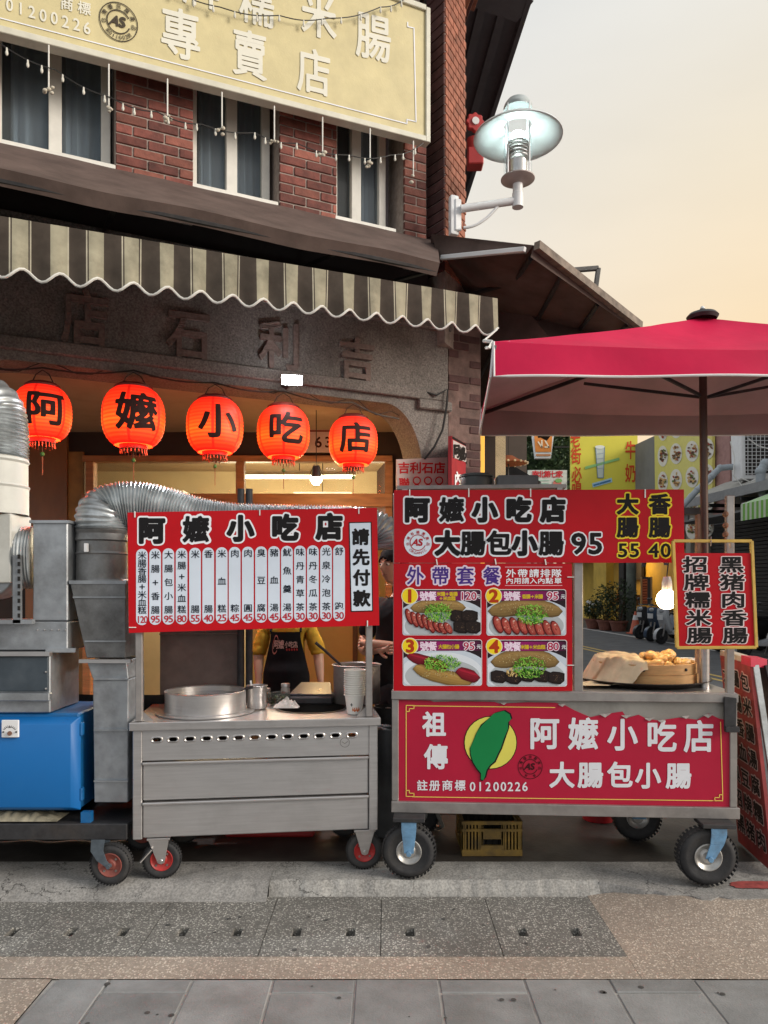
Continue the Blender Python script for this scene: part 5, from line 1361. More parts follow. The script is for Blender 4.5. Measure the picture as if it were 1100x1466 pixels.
# wheels with blue forks
M_bluefork = mat('blue_painted_fork', (.12, .25, .40), rough=.5, var=.2, scale=25, dirt=.4, dcol=(.09, .07, .05), dscale=14)
def blue_caster(px, py, Y, r, bend):
    c = at(px, py, Y); c.z = r
    w_o = wheel(rc, c, r, .085, RC_.n, M_rubber, M_steelrim, bolts=0, rim=.44)
    top = c + RC_.t * (bend) + Vector((0, 0, .335 - r)); top.z = .325
    for sg, nm in ((1, 'fork'), (-1, 'fork')):
        o_ = RC_.n * (sg * .056); f = MB()
        pth = [top + o_, top + o_ + Vector((0, 0, -.05)), c.lerp(top, .45) + o_ + RC_.t * bend * .35, c + o_]
        for p, q, w0, w1 in zip(pth, pth[1:], (.08, .08, .07), (.08, .07, .05)):
            f.prism([p - RC_.t * w0 / 2, p + RC_.t * w0 / 2, q + RC_.t * w1 / 2, q - RC_.t * w1 / 2], RC_.n * .006 * sg)
        f.cyl(c + o_, c + o_ * 1.35, .014, n=12)
        build(f, nm, M_bluefork, w_o, bevel=.0015, weld=False)
    f = MB(); f.obox(top - RC_.t * .085 - RC_.n * .07 + Vector((0, 0, -.012)), RC_.t * .17, RC_.n * .14, (0, 0, .022)); build(f, 'swivel_plate', M_darkiron, w_o, bevel=.003)
blue_caster(586, 1213, 4.0, .146, 0.0); blue_caster(1011, 1221, 3.90, .152, .045)
for s in (.12, RL - .35):
    c = RC_.p(s, .146, -RD + .08); wheel(rc, c, .146, .085, RC_.n, M_rubber, M_steelrim, bolts=0, rim=.44); build(MB().obox(c - RC_.t * .04 + RC_.n * .06, RC_.t * .08, RC_.n * .006, (0, 0, .19)), 'fork', M_bluefork, rc)
# posts carrying the boards
RP = RC_
def post(px0, px1, d, z0, z1, m=M_post, nm='board_post', w_=.035): 
    s = RP.s((px0 + px1) / 2, d); ww = abs(RP.s(px1, d) - RP.s(px0, d)); return rbox(nm, s - ww / 2, s + ww / 2, d - w_, d, z0, z1, m)
post(563, 572, -.004, ZR - .0, Z(704, 4.0)); post(822, 835, -.004, ZR + .002, Z(703, 4.0))
post(1041, 1052, .0, ZR - .03, Z(709, 3.93)); post(998, 1012, -.25, ZR + .004, Z(728, 4.15), mat('rusty_post', (.20, .12, .085), rough=.7, var=.4, scale=9, dirt=.5, dcol=(.12, .05, .025)))
post(960, 974, -.25, Z(745, 4.2), Z(728, 4.15), M_darkiron, 'cross_stub')
rbox('cross_bar', RP.s(965, -.25), RP.s(1012, -.25), -.285, -.25, Z(737, 4.2), Z(727, 4.2), M_darkiron)
for py in (736, 752, 765): build(MB().ball(RP.hit(1039, py, .0), .016, 10, 6), 'clamp', mat('rust_clamp', (.2, .09, .05), rough=.8), rc)
br = MB(); br.prism([RC_.hit(x, y, .016) for x, y in ((1036, 997), (1054, 999), (1053, 1046), (1036, 1044))], RC_.n * .012); br.pbox(RC_, RC_.s(1035), RC_.s(1055), .012, .04, .80, .83)
build(br, 'handle_bracket', M_darkiron, rc, bevel=.003)

# ---------------- long red board over the right cart
def tz(d): return lambda x, y: RC_.hit(540 + x / 1.964, 680 + y / 1.964, d)
tb_ = thing('cart_top_sign', 'long red sign with outlined black characters and prices 95 55 40 above right cart', 'sign', RC_.hit(772, 806, .006))
b = MB(); b.prism([tz(.004)(*p) for p in ((48, 43), (862, 41), (863, 247), (48, 247))], RC_.n * .006); M_redv = mat('red_vinyl_bright', srgb(178, 6, 24), rough=.45, var=.1, scale=3, spec=.25, bump=.12, bscale=7); build(b, 'board', M_redv, tb_)
t1, t2, t3 = MB(), MB(), tz(.0135); T1, T2 = tz(.0115), tz(.013)
DENSE = '腸嬤糯黑猪牌香包豬'
def outl(ch, x, y, w_, h_, oc=WHITE, og=.15, ig=.07):
    if ch in DENSE: ig = .044; og = .125
    put(t1, ch, T1, x, y, w_, h_, og, oc, res=36); put(t2, ch, T2, x, y, w_, h_, ig, BLACK, res=44)
for ch, x in zip('阿嬤小吃店', (112, 210, 303, 398, 495)): outl(ch, x, 99, 62, 62)
for ch, x in zip('大腸包小腸', (198, 270, 343, 415, 490)): outl(ch, x, 193, 62, 62)
for ch, x in (('9', 567), ('5', 614)): outl(ch, x, 193, 62, 58, WHITE, .10, .035)
YO = srgb(232, 208, 58)
for ch, x, y in (('大', 705, 83), ('腸', 705, 148), ('香', 795, 83), ('腸', 795, 148)): outl(ch, x, y, 54, 52, YO, .13, .055)
for ch, x in (('5', 691), ('5', 724), ('4', 778), ('0', 812)): outl(ch, x, 212, 42, 38, YO, .13, .03)
poly2(t1, ell(115, 190, 39), T1, srgb(214, 224, 236)); mark(t2, T2, 115, 190, 37, srgb(176, 30, 44), '台灣有機農產品', 'ORGANIC', outer=False)
build(t1, 'outline_print', M_print, tb_, smooth=False); build(t2, 'lettering', M_print, tb_, smooth=False)
for x, y in ((92, 52), (258, 50), (432, 50), (754, 52)): build(MB().bar(tz(.012)(x, y - 12), tz(.012)(x, y + 12), .006, .004), 'cable_tie', M_plasticw, tb_)

# ---------------- set menu panel with four food pictures
mp_ = thing('set_menu_panel', 'red panel with four numbered food pictures on the right cart', 'menu sign', RC_.hit(691, 990, .006))
def qz(d): return lambda x, y: RC_.hit(570 + x / 4.4, 800 + y / 4.4, d)
b = MB(); b.prism([qz(.002)(*p) for p in ((-27, 29), (1095, 29), (1098, 832), (-27, 832))], RC_.n * .006); build(b, 'board', M_redv, mp_)
lay = [0]
pm = MB()
def Q(step=1):
    lay[0] += step; return qz(.0092 + lay[0] * .00025)
PINKW = srgb(226, 208, 226); PUR = srgb(74, 50, 130)
q1, q2 = qz(.0092), qz(.0104)
for ch, x in zip('外帶套餐', (110, 267, 425, 590)): put(pm, ch, q1, x, 109, 98, 104, .12, PINKW, res=36); put(pm, ch, q2, x, 109, 98, 104, .02, PUR, res=44)
for y in (52, 168): line_px(pm, q1, [(676, y), (1033, y)], 4, srgb(232, 170, 180))
for ch, x in zip('外帶請排隊', (712, 785, 858, 928, 998)): put(pm, ch, q1, x, 92, 58, 48, .02, WHITE, res=30)
for ch, x in zip('內用請入內點單', (703, 753, 803, 853, 903, 953, 1008)): put(pm, ch, q1, x, 139, 44, 36, .015, WHITE, res=28)
build(pm, 'heading_print', M_print, mp_, smooth=False)
GRN = [srgb(98, 168, 40), srgb(140, 200, 70), srgb(70, 140, 34), srgb(168, 214, 96), srgb(50, 110, 30)]
def shreds(mb, cx, cy, rx, ry, n, zbase):
    for k in range(n):
        a = random.uniform(0, 2 * math.pi); r = math.sqrt(random.random()); x, y = cx + rx * r * math.cos(a), cy + ry * r * math.sin(a)
        t = random.uniform(0, math.pi); L, w_ = random.uniform(12, 26), random.uniform(2.5, 4.5); dx, dy = math.cos(t) * L / 2, math.sin(t) * L / 2; nx, ny = -math.sin(t) * w_ / 2, math.cos(t) * w_ / 2
        f = qz(.0092 + (zbase + k * .06) * .00025)
        bx, by = random.uniform(-4, 4), random.uniform(-4, 4)
        poly2(mb, [(x - dx + nx, y - dy + ny), (x + bx + nx, y + by + ny), (x + dx + nx, y + dy + ny), (x + dx - nx, y + dy - ny), (x + bx - nx, y + by - ny), (x - dx - nx, y - dy - ny)], f, random.choice(GRN))
def blob(cx, cy, rx, ry, jitter=.12, n=30, rot=0, seed=0):
    P = []
    for (x, y), k in zip(ell(0, 0, 1, 1, n), range(n)):
        a = 2 * math.pi * k / n; j = 1 + jitter * mnoise.noise((math.cos(a) * 2.2 + seed, math.sin(a) * 2.2, seed * .7)) * 1.6
        xx, yy = x * rx * j, y * ry * j; P.append((cx + xx * math.cos(rot) - yy * math.sin(rot), cy + xx * math.sin(rot) + yy * math.cos(rot)))
    return P
def shade(c, f): return tuple(min(1, q * f) for q in c)
def lump(mb, cx, cy, rx, ry, col, z0, rot=0, seed=0, hl=1.5, steps=4):
    """printed food item: nested tones like a photograph of a rounded thing"""
    for i in range(steps):
        u = i / steps; f = .6 + (hl - .6) * u
        poly2(mb, blob(cx - rx * .12 * u, cy - ry * .22 * u, rx * (1 - .82 * u), ry * (1 - .82 * u), .1, 26, rot, seed + i), qz(.0092 + (z0 + i) * .00025), shade(col, f))
def clipped(mb, pts, box, f, col):
    x0, y0, x1, y1 = box
    def cl(P, ax, v, sg):
        o_ = []
        for i in range(len(P)):
            a, c = P[i], P[(i + 1) % len(P)]; ia, ic = (a[ax] - v) * sg >= 0, (c[ax] - v) * sg >= 0
            if ia: o_.append(a)
            if ia != ic:
                u = (v - a[ax]) / (c[ax] - a[ax]); o_.append((a[0] + (c[0] - a[0]) * u, a[1] + (c[1] - a[1]) * u))
        return o_
    for ax, v, sg in ((0, x0, 1), (0, x1, -1), (1, y0, 1), (1, y1, -1)):
        pts = cl(pts, ax, v, sg)
        if len(pts) < 3: return
    poly2(mb, pts, f, col)
SAUS, RICE, BLK, TAN = srgb(150, 52, 44), srgb(142, 114, 68), srgb(30, 22, 20), srgb(152, 120, 64)
boxes = [(28, 192, 525, 482), (557, 192, 1060, 484), (30, 508, 530, 800), (560, 510, 1065, 805)]
sub = ['米腸+香腸+米血糕', '香腸+米腸', '大腸包小腸', '米腸+米血糕']; prc = ['120', '95', '95', '80']
for i, bx in enumerate(boxes):
    x0, y0_, x1, y1_ = bx; ph = MB(); F = lambda k: qz(.0092 + k * .00025)
    poly2(ph, rrect(x0, y0_, x1, y1_, 16), F(0), srgb(228, 220, 222))
    poly2(ph, rrect(x0 + 4, y0_ + 4, x1 - 4, y1_ - 4, 13), F(2), srgb(40, 28, 34))
    inb = (x0 + 5, y0_ + 72, x1 - 5, y1_ - 5); W_ = x1 - x0
    clipped(ph, ell((x0 + x1) / 2, y0_ + 205, W_ * .60, 150, 40), inb, F(4), srgb(196, 206, 218)); clipped(ph, ell((x0 + x1) / 2 - 6, y0_ + 212, W_ * .52, 132, 40), inb, F(5), srgb(216, 222, 230))
    clipped(ph, ell((x0 + x1) / 2, y0_ + 230, W_ * .47, 105, 40), inb, F(6), srgb(176, 182, 186))
    z = 8
    def specks(cx, cy, rx, ry, n, cols, z0, s0=2.0, s1=5.0):
        for k in range(n):
            a_ = random.uniform(0, 6.283); r_q = math.sqrt(random.random())
            poly2(ph, ell(cx + rx * r_q * math.cos(a_), cy + ry * r_q * math.sin(a_), random.uniform(s0, s1), random.uniform(s0 * .6, s1 * .6), 7, random.random() * 3), F(z0 + k * .02), random.choice(cols))
    def log(pts, r_l, col, z0, hl=1.45):            # a whole sausage along a line, lit from above
        for u, f_, o_ in ((1.0, .55, 0), (.86, .85, -.08), (.66, 1.05, -.18), (.4, 1.25, -.3), (.16, hl, -.42)):
            L_, R_ = [], []
            for q in range(len(pts)):
                x, y = pts[q]; w_q = r_l * u * (1 - .45 * (abs(2 * q / (len(pts) - 1) - 1)) ** 5) * (1 + .06 * mnoise.noise((q * 1.3, z0, 0)))
                L_.append((x, y - w_q + o_ * r_l)); R_.append((x, y + w_q + o_ * r_l))
            x0_, y0q = pts[0]; x1_, y1q = pts[-1]
            clipped(ph, [(x0_ - r_l * .5 * u, y0q + o_ * r_l)] + L_ + [(x1_ + r_l * .5 * u, y1q + o_ * r_l)] + R_[::-1], inb, F(z0), shade(col, f_)); z0 += .8
    def slices(x, y, dx, dy, n, rx, ry, rot, z0):   # cut sausage: dark skin, marbled pink face, a wet highlight
        for k in range(n):
            cx_, cy_ = x + dx * k, y + dy * k + 5 * math.sin(k * 1.7); zz = z0 + k * 2.4; v_ = random.uniform(.85, 1.15)
            clipped(ph, ell(cx_, cy_, rx * 1.12, ry * 1.08, 22, rot), inb, F(zz), shade(srgb(92, 26, 24), v_)); clipped(ph, ell(cx_ + 4, cy_ - 2, rx * .92, ry * .92, 22, rot), inb, F(zz + .5), shade(srgb(158, 62, 54), v_)); clipped(ph, ell(cx_ + 5, cy_ - 4, rx * .62, ry * .66, 18, rot), inb, F(zz + 1), shade(srgb(176, 84, 72), v_))
            for q in range(9):
                a_ = random.uniform(0, 6.283); w_q = random.random() * .7; clipped(ph, ell(cx_ + 4 + rx * w_q * math.cos(a_), cy_ + ry * w_q * math.sin(a_), random.uniform(1.5, 4), random.uniform(2, 6), 7, random.random() * 3), inb, F(zz + 1.3 + q * .02), random.choice([srgb(206, 140, 122), srgb(120, 36, 34), srgb(190, 104, 88)]))
            clipped(ph, ell(cx_ - rx * .1, cy_ - ry * .55, rx * .3, ry * .08, 10, rot), inb, F(zz + 1.7), srgb(226, 190, 176))
    def slab(pts_, z0, col=BLK):
        clipped(ph, pts_, inb, F(z0), shade(col, .8)); cx_ = sum(p[0] for p in pts_) / len(pts_); cy_ = sum(p[1] for p in pts_) / len(pts_)
        clipped(ph, [(cx_ + (x - cx_) * .86, cy_ + (y - cy_) * .8 - 3) for x, y in pts_], inb, F(z0 + .6), shade(col, 1.5))
        for q in range(26):
            u_, v_ = random.random(), random.random(); px_ = pts_[random.randrange(len(pts_))]; q_ = pts_[random.randrange(len(pts_))]; x = cx_ + ((px_[0] - cx_) * u_ + (q_[0] - cx_) * (1 - u_)) * .85 * v_; y = cy_ + ((px_[1] - cy_) * u_ + (q_[1] - cy_) * (1 - u_)) * .8 * v_
            clipped(ph, ell(x, y, random.uniform(1.5, 3.5), random.uniform(1, 2.4), 7), inb, F(z0 + 1 + q * .01), random.choice([srgb(78, 60, 50), srgb(24, 18, 18), srgb(104, 84, 66)]))
    RCOL = [srgb(196, 178, 128), srgb(140, 118, 72), srgb(176, 152, 100), srgb(120, 98, 58)]
    blk = lambda x, y, w_, h_, j=0: [(x + w_ * a_ + 6 * mnoise.noise((a_ * 3 + j, b_, 1)), y + h_ * b_ + 6 * mnoise.noise((a_, b_ * 3 + j, 2))) for a_, b_ in ((0, .15), (.3, 0), (.7, .05), (1, .2), (1, .75), (.75, 1), (.3, .95), (.02, .8))]
    if i == 0:
        log([(x0 + 70 + 31 * k, y0_ + 118 - 16 * math.sin(k * .3)) for k in range(11)], 42, RICE, z); specks(x0 + 225, y0_ + 105, 140, 26, 120, RCOL, z + 5)
        slices(x0 + 42, y0_ + 172, 34, 13, 5, 19, 50, -.35, z + 9); slices(x0 + 218, y0_ + 238, 34, 4, 3, 20, 40, -.6, z + 23)
        for k in range(4): slab(blk(x0 + 300 + 70 * (k % 2) + 20 * (k // 2), y0_ + 130 + 68 * (k // 2), 105, 82, k), z + 33 + k * 2)
        shreds(ph, x0 + 225, y0_ + 145, 84, 60, 230, z + 44)
    elif i == 1:
        log([(x0 + 35 + 42 * k, y0_ + 138 - 26 * math.sin(k * .32)) for k in range(11)], 54, shade(RICE, .85), z); specks(x0 + 240, y0_ + 120, 190, 34, 150, RCOL, z + 5)
        slices(x0 + 72, y0_ + 222, 52, 5, 8, 25, 56, -.4, z + 9); shreds(ph, x0 + 285, y0_ + 158, 102, 62, 250, z + 32)
    elif i == 2:
        log([(x0 + 40 + 26 * k, y0_ + 108 + 7 * k) for k in range(10)], 36, srgb(118, 22, 36), z, 2.0)
        log([(x0 + 85 + 30 * k, y0_ + 186 + 8 * k + 4 * math.sin(k * .4)) for k in range(12)], 46, TAN, z + 6); specks(x0 + 250, y0_ + 220, 150, 24, 90, RCOL, z + 11)
        log([(x0 + 350 + 20 * k, y0_ + 205 + 6 * k) for k in range(7)], 40, srgb(122, 20, 36), z + 15, 2.0); shreds(ph, x0 + 245, y0_ + 150, 115, 52, 250, z + 22)
    else:
        log([(x0 + 50 + 38 * k, y0_ + 140 - 28 * math.sin(k * .31)) for k in range(11)], 56, shade(RICE, .85), z); specks(x0 + 240, y0_ + 122, 190, 36, 150, RCOL, z + 5)
        for k in range(5): slab(blk(x0 + 25 + 90 * k, y0_ + 190 + 8 * math.sin(k * 2), 104, 84, k + 7), z + 9 + k * 2)
        specks(x0 + 165, y0_ + 205, 44, 30, 60, [srgb(206, 176, 110), srgb(176, 140, 78), srgb(226, 200, 140)], z + 21, 3, 7); shreds(ph, x0 + 270, y0_ + 175, 106, 66, 250, z + 24)
    for j in range(30):   # banner fades from purple red to black in printed steps
        u = j / 30; xa, xb = x0 + 70 + (W_ - 75) * u, x0 + 70 + (W_ - 75) * (j + 1) / 30
        c1, c2 = srgb(150, 24, 104), srgb(50, 26, 44); poly2(ph, [(xa, y0_ + 12), (xb, y0_ + 12), (xb, y0_ + 70), (xa, y0_ + 70)], F(4), tuple(a * (1 - u ** 2) + c * u ** 2 for a, c in zip(c1, c2)))
    cxn, cyn = x0 + 46, y0_ + 42
    poly2(ph, ell(cxn, cyn, 53), F(7), srgb(235, 225, 200)); poly2(ph, ell(cxn, cyn, 48), F(9), srgb(240, 212, 40))
    put(ph, str(i + 1), F(11), cxn, cyn, 84, 76, .06, srgb(176, 60, 20), res=30)
    for ch, dx in (('號', 136), ('餐', 188)): put(ph, ch, F(7), x0 + dx, y0_ + 44, 50, 54, .03, srgb(236, 214, 232), res=32)
    sb2 = sub[i]
    if i == 0:
        for r_i, tx in enumerate(('米腸+香腸', '+米血糕')): word(ph, tx, F(7), x0 + 282, y0_ + 30 + 28 * r_i, 25, 26, grow=.04, col=srgb(206, 178, 40), res=22)
    else: word(ph, sb2, F(7), x0 + 290, y0_ + 46, 26, 26, grow=.03, col=srgb(206, 178, 40), res=22)
    for k, ch in enumerate(prc[i]):
        xx = x0 + 378 + 36 * k + (22 if len(prc[i]) == 2 else 0)
        put(ph, ch, F(7), xx, y0_ + 42, 52, 48, .11, srgb(240, 224, 236), res=28); put(ph, ch, F(9), xx, y0_ + 42, 52, 48, .02, srgb(170, 36, 70), res=28)
    put(ph, '元', F(7), x1 - 20, y0_ + 46, 26, 26, .02, WHITE, res=22)
    build(ph, 'food_picture', M_print, mp_, smooth=False)
for x, y in ((245, 20), (615, 18), (930, 20)): build(MB().bar(qz(.012)(x - 3, y - 18), qz(.012)(x + 3, y + 18), .006, .004), 'cable_tie', M_plasticw, mp_)
for y in (115, 670): build(MB().bar(qz(.010)(1066, y), qz(.010)(1110, y), .006, .004), 'cable_tie', M_plasticw, mp_)

# ---------------- hanging two-column sign in a yellow frame
HP = PL(960, 3.84, 1085, 3.82)
hs2 = thing('framed_hanging_sign', 'red sign with two columns of black characters in a yellow frame on cart post', 'sign', HP.hit(1025, 928))
def vz(d): return lambda x, y: HP.hit(800 + x / 3.667, 600 + y / 3.667, d)
b = MB(); b.prism([vz(0)(*p) for p in ((610, 704), (1022, 704), (1034, 1190), (628, 1192))], HP.n * .006); build(b, 'board', M_redv, hs2)
fb_ = MB(); cr = [(600, 640), (1012, 640), (1036, 1198), (622, 1200)]
for (p, q) in zip(cr, cr[1:] + cr[:1]): fb_.bar(vz(.004)(*p), vz(.004)(*q), .016, .018, up=(0, 1, 0))
build(fb_, 'frame', mat('yellow_frame_paint', (.56, .36, .07), rough=.55, var=.2, scale=18, dirt=.4, dcol=(.2, .13, .06), dscale=9), hs2, bevel=.002)
l1, l2 = MB(), MB(); V1, V2 = vz(.008), vz(.0095)
for col_, xs_ in (('招牌糯米腸', (718, 724, 730, 735, 740)), ('黑猪肉香腸', (908, 912, 917, 923, 928))):
    for ch, x, y in zip(col_, xs_, (765, 858, 950, 1045, 1137)): put(l1, ch, V1, x, y, 118, 78, .085, srgb(226, 206, 206), res=36); put(l2, ch, V2, x, y, 118, 78, .03, BLACK, res=44)
build(l1, 'outline_print', M_print, hs2, smooth=False); build(l2, 'lettering', M_print, hs2, smooth=False)
for px, py in ((1018, 773), (1046, 776)): build(MB().tube([HP.hit(px, py - 4, -.01), HP.hit(px, py + 3, .02), HP.hit(px, py + 8, .0)], .004, 6), 'hook', M_steel, hs2)

# ---------------- food on the right cart
zc2 = ZR + .005
tr2 = thing('round_tray', 'dark round tray with pale rim under the bamboo steamer', 'tray', (X(918, 4.36), 4.36, zc2)); cT = Vector((X(918, 4.36), 4.36, zc2))
build(MB().lathe([(0, .004), (.33, .004), (.375, .03), (.385, .032), (.385, .037), (.37, .036), (.325, .010), (0, .010)], cT, 56), 'tray', mat('black_tray', (.03, .022, .02), rough=.35, metal=.4), tr2)
M_bamboo = mat('bamboo_wood', (.45, .255, .10), rough=.55, var=.25, scale=6, stretch=(1, 1, 8), dirt=.3, dcol=(.2, .09, .035), dscale=8)
bs = thing('bamboo_steamer', 'round bamboo steamer basket full of buns on the red cart', 'steamer', cT + Vector((0, 0, .012))); cS2 = cT + Vector((.02, 0, .012))
build(MB().lathe([(.292, .0), (.30, .002), (.30, .060), (.286, .060), (.286, 0)], cS2, 60), 'lower_band', M_bamboo, bs); build(MB().lathe([(.282, .058), (.294, .062), (.294, .118), (.282, .120), (.272, .116), (.272, .04)], cS2, 60), 'upper_band', M_bamboo, bs)
build(MB().disc(cS2 + Vector((0, 0, .07)), .275, 40), 'floor', M_bamboo, bs)
for a in (-110, -62): 
    p = cS2 + Vector((math.cos(R(a)), math.sin(R(a)), 0)) * .296 + Vector((0, 0, .09)); build(MB().ball(p, .009, 8, 6), 'peg', M_darkiron, bs)
M_bun = mat('glutinous_sausage', (.58, .36, .14), rough=.35, var=.2, scale=18, spec=.5)
random.seed(21)
for k in range(26):
    a = random.uniform(0, 2 * math.pi); r = .13 * math.sqrt(random.random())
    p = cS2 + Vector((.075 + r * math.cos(a) * (1.2 if k < 15 else .7), -.02 + r * math.sin(a) * (1 if k < 15 else .6), .098 + (.030 if k > 14 else .0) + (.02 if k > 21 else 0) + random.uniform(0, .012))); d = Vector((random.uniform(-1, 1), random.uniform(-1, 1), random.uniform(-.25, .25))).normalized(); L = random.uniform(.035, .05)
    b = MB(); pth = [p + d * L * u + Vector((0, 0, -.012 * u * u)) for u in (-1, -.92, -.75, -.4, 0, .4, .75, .92, 1)]; b.tube(pth, [.004, .013, .021, .026, .027, .026, .021, .013, .004], 12)
    o = build(b, 'rice_sausage', M_bun, None, angle=80); tag(o, 'plump golden sausage in the pile inside the bamboo steamer', 'sausage', 'sausages in the bamboo steamer')
# cloth pulled over the left of the basket
M_cloth = mat('steam_cloth', (.58, .47, .32), rough=.9, var=.15, scale=14, spec=.1)
clo = thing('steamer_cloth', 'cream cotton cloth hanging over the left side of the bamboo steamer', 'cloth', cT + Vector((-.3, 0, .1)))
def cloth(u, v):
    x = -.42 + .36 * u; y = -.30 + .52 * v
    rr = math.hypot(x - .02, y)
    z_ = .150 + .02 * (1 - min(1, rr / .3)) + .012 * mnoise.noise((x * 9, y * 9, 2)) + .022 * abs(mnoise.noise((x * 14, y * 6, 7)))
    over = max(0, rr - .285); z_ -= min(.135, over * 1.9)
    if over > 0: z_ += .012 * math.sin(math.atan2(y, x) * 16)
    return cT + Vector((x + .015 * mnoise.noise((y * 8, 0, 3)), y, max(.02, z_)))
build(MB().grid(cloth, 60, 60), 'fabric', M_cloth, clo, angle=80)
tub = thing('white_tub', 'small white plastic tub beside the bamboo steamer', 'tub', (X(987, 4.5), 4.5, zc2)); build(MB().lathe([(0, .002), (.05, .002), (.06, .12), (.064, .122), (.064, .128), (.055, .126), (.045, .01)], (X(985, 4.5), 4.5, zc2), 24), 'body', M_white, tub)
# work lamp over the food
wl = thing('work_bulb', 'bright bare bulb hanging over the bamboo steamer behind the framed sign', 'bulb', at(957, 870, 4.25))
c = at(955, 858, 4.25); build(MB().ball(c, .058, 20, 14), 'bulb', emit('bright_warm_bulb', (1, .74, .36), 38), wl); build(MB().lathe([(.02, .13), (.028, .10), (.03, .05), (.022, .045)], c, 14), 'socket', M_white, wl); build(MB().tube([c + Vector((0, 0, .13)), c + Vector((.01, 0, .22)), at(962, 790, 4.2)], .004, 5), 'cord', M_wire, wl)
# clutter on top of the long sign: tyre-like pot and boxes
sh = thing('top_shelf', 'narrow steel shelf behind the top edge of the long red sign', 'shelf', RC_.p(.4, 1.2, -.2)); zs_ = Z(700, 4.25)
build(MB().pbox(RC_, .02, .95, -.40, -.06, zs_ - .02, zs_), 'shelf_plate', M_dullsteel, sh)
for s in (.05, .9): 
    for d in (-.40, -.09): build(MB().pbox(RC_, s, s + .03, d, d + .03, ZR + .005, zs_ - .02), 'shelf_leg', M_post, sh)
kp = thing('black_lidded_pan', 'squat black pan with flat lid on the shelf above the red sign', 'pan', (X(682, 4.3), 4.3, zs_ + .002)); c = Vector((X(682, 4.25), 4.25, zs_ + .002))
build(MB().lathe([(0, .0), (.082, .0), (.092, .012), (.094, .05), (.090, .062), (.096, .064), (.096, .074), (.085, .080), (0, .082)], c, 36), 'pan', mat('matt_black_pan', (.03, .034, .034), rough=.5, var=.2), kp)
kb = thing('grey_box', 'flat grey box next to the black pan on the shelf', 'box', (X(736, 4.3), 4.3, zs_ + .002)); build(MB().box(X(710, 4.25), X(768, 4.25), 4.18, 4.32, zs_ + .002, zs_ + .07), 'box', mat('grey_card', (.12, .125, .13), rough=.7, var=.15), kb, bevel=.006)
build(MB().bar((X(768, 4.25), 4.25, zs_ + .02), (X(782, 4.2), 4.2, zs_ - .02), .02, .01), 'flap', M_darkiron, kb)

# ================================================================== UMBRELLA
um = thing('market_umbrella', 'crimson market umbrella with white piping standing in the red cart', 'umbrella', (1.79, 4.15, ZR))
PK = at(1006, 455, 4.1); FLc = at(707, 489, 3.45); FRc = Vector((3.05, 3.42, FLc.z)); BLc_ = Vector((X(690, 4.75), 4.75, FLc.z)); BRc_ = Vector((3.1, 4.72, FLc.z))
M_canopy = mat('crimson_canvas', srgb(226, 34, 84), rough=.65, var=.08, scale=3, bump=.35, bscale=6, spec=.25, transl=.3)
M_lining = mat('mauve_lining', (.46, .43, .44), rough=.8, var=.12, scale=3, spec=.1, transl=.4)
CN = [FLc, FRc, BRc_, BLc_]
def canopy(dz):
    b = MB()
    for a, c in zip(CN, CN[1:] + CN[:1]):
        def f(u, v, a=a, c=c):
            e_ = a.lerp(c, u); p = e_.lerp(PK, v)
            return p + Vector((0, 0, dz - .055 * math.sin(math.pi * u) * (1 - v) ** 1.0 * .8 - .05 * math.sin(math.pi * v) * (.3 + .7 * math.sin(math.pi * u)) + min(1, v * 4) * (1 - v) * (.024 * mnoise.noise((p.x * 2.6, p.y * 2.6, 0)) + .010 * mnoise.noise((p.x * 9, p.y * 5, 0)))))
        b.grid(f, 24, 14)
    return b
build(canopy(0), 'canopy', M_canopy, um, weld=True, angle=28); build(canopy(-.006), 'lining', M_lining, um, weld=True, angle=28)
def valance(off, m, nm):
    b = MB()
    for i, (a, c) in enumerate(zip(CN, CN[1:] + CN[:1])):
        nrm = (c - a).cross(Vector((0, 0, 1))).normalized()
        def f(u, v, a=a, c=c, i=i, nrm=nrm):
            p = a.lerp(c, u); sg = -.055 * .8 * math.sin(math.pi * u)
            h_ = .165 - .02 * 0
            cut = .5 * (1 - min(1, u / .015)) * v if False else 0
            return p + Vector((0, 0, sg * (1 - v) - h_ * v - .018 * math.sin(math.pi * u) * 0)) + nrm * (off + (.012 if i % 2 == 0 else .0) * math.sin(u * 19) * v + .015 * v)
        b.grid(f, 40, 4)
    build(b, nm, m, um, angle=60)
valance(.0, M_canopy, 'valance'); valance(-.005, M_lining, 'valance_lining')
M_pip = mat('umbrella_piping', (.72, .70, .70), rough=.6, var=.05)
for i, (a, c) in enumerate(zip(CN, CN[1:] + CN[:1])):
    nrm = (c - a).cross(Vector((0, 0, 1))).normalized(); P = [a]
    P += [a.lerp(c, u) + Vector((0, 0, -.167)) + nrm * (.015 + (.012 if i % 2 == 0 else .0) * math.sin(u * 19)) for u in [k / 40 for k in range(41)]] + [c]
    build(MB().tube(P, .006, 6), 'piping', M_pip, um)
build(MB().cyl(Vector((1.79, 4.13, ZR + .004)), Vector((1.79, 4.13, 1.75)), .026, n=18), 'lower_pole', M_steel, um)
build(MB().cyl(Vector((1.79, 4.13, 1.75)), PK + Vector((0.0, .0, -.06)), .021, n=18), 'upper_pole', mat('bronze_pole', (.09, .055, .045), rough=.4, metal=.4), um)
build(MB().lathe([(0, .05), (.015, .048), (.022, .038), (.07, .024), (.085, .008), (.075, -.01)], PK, 24), 'finial', M_darkiron, um); build(MB().ball(PK + Vector((0, 0, .052)), .013, 10, 8), 'finial_tip', M_white, um)
for a in CN: build(MB().bar(a + Vector((0, 0, -.03)), PK + Vector((0, 0, -.09)), .016, .02), 'rib', M_darkiron, um)
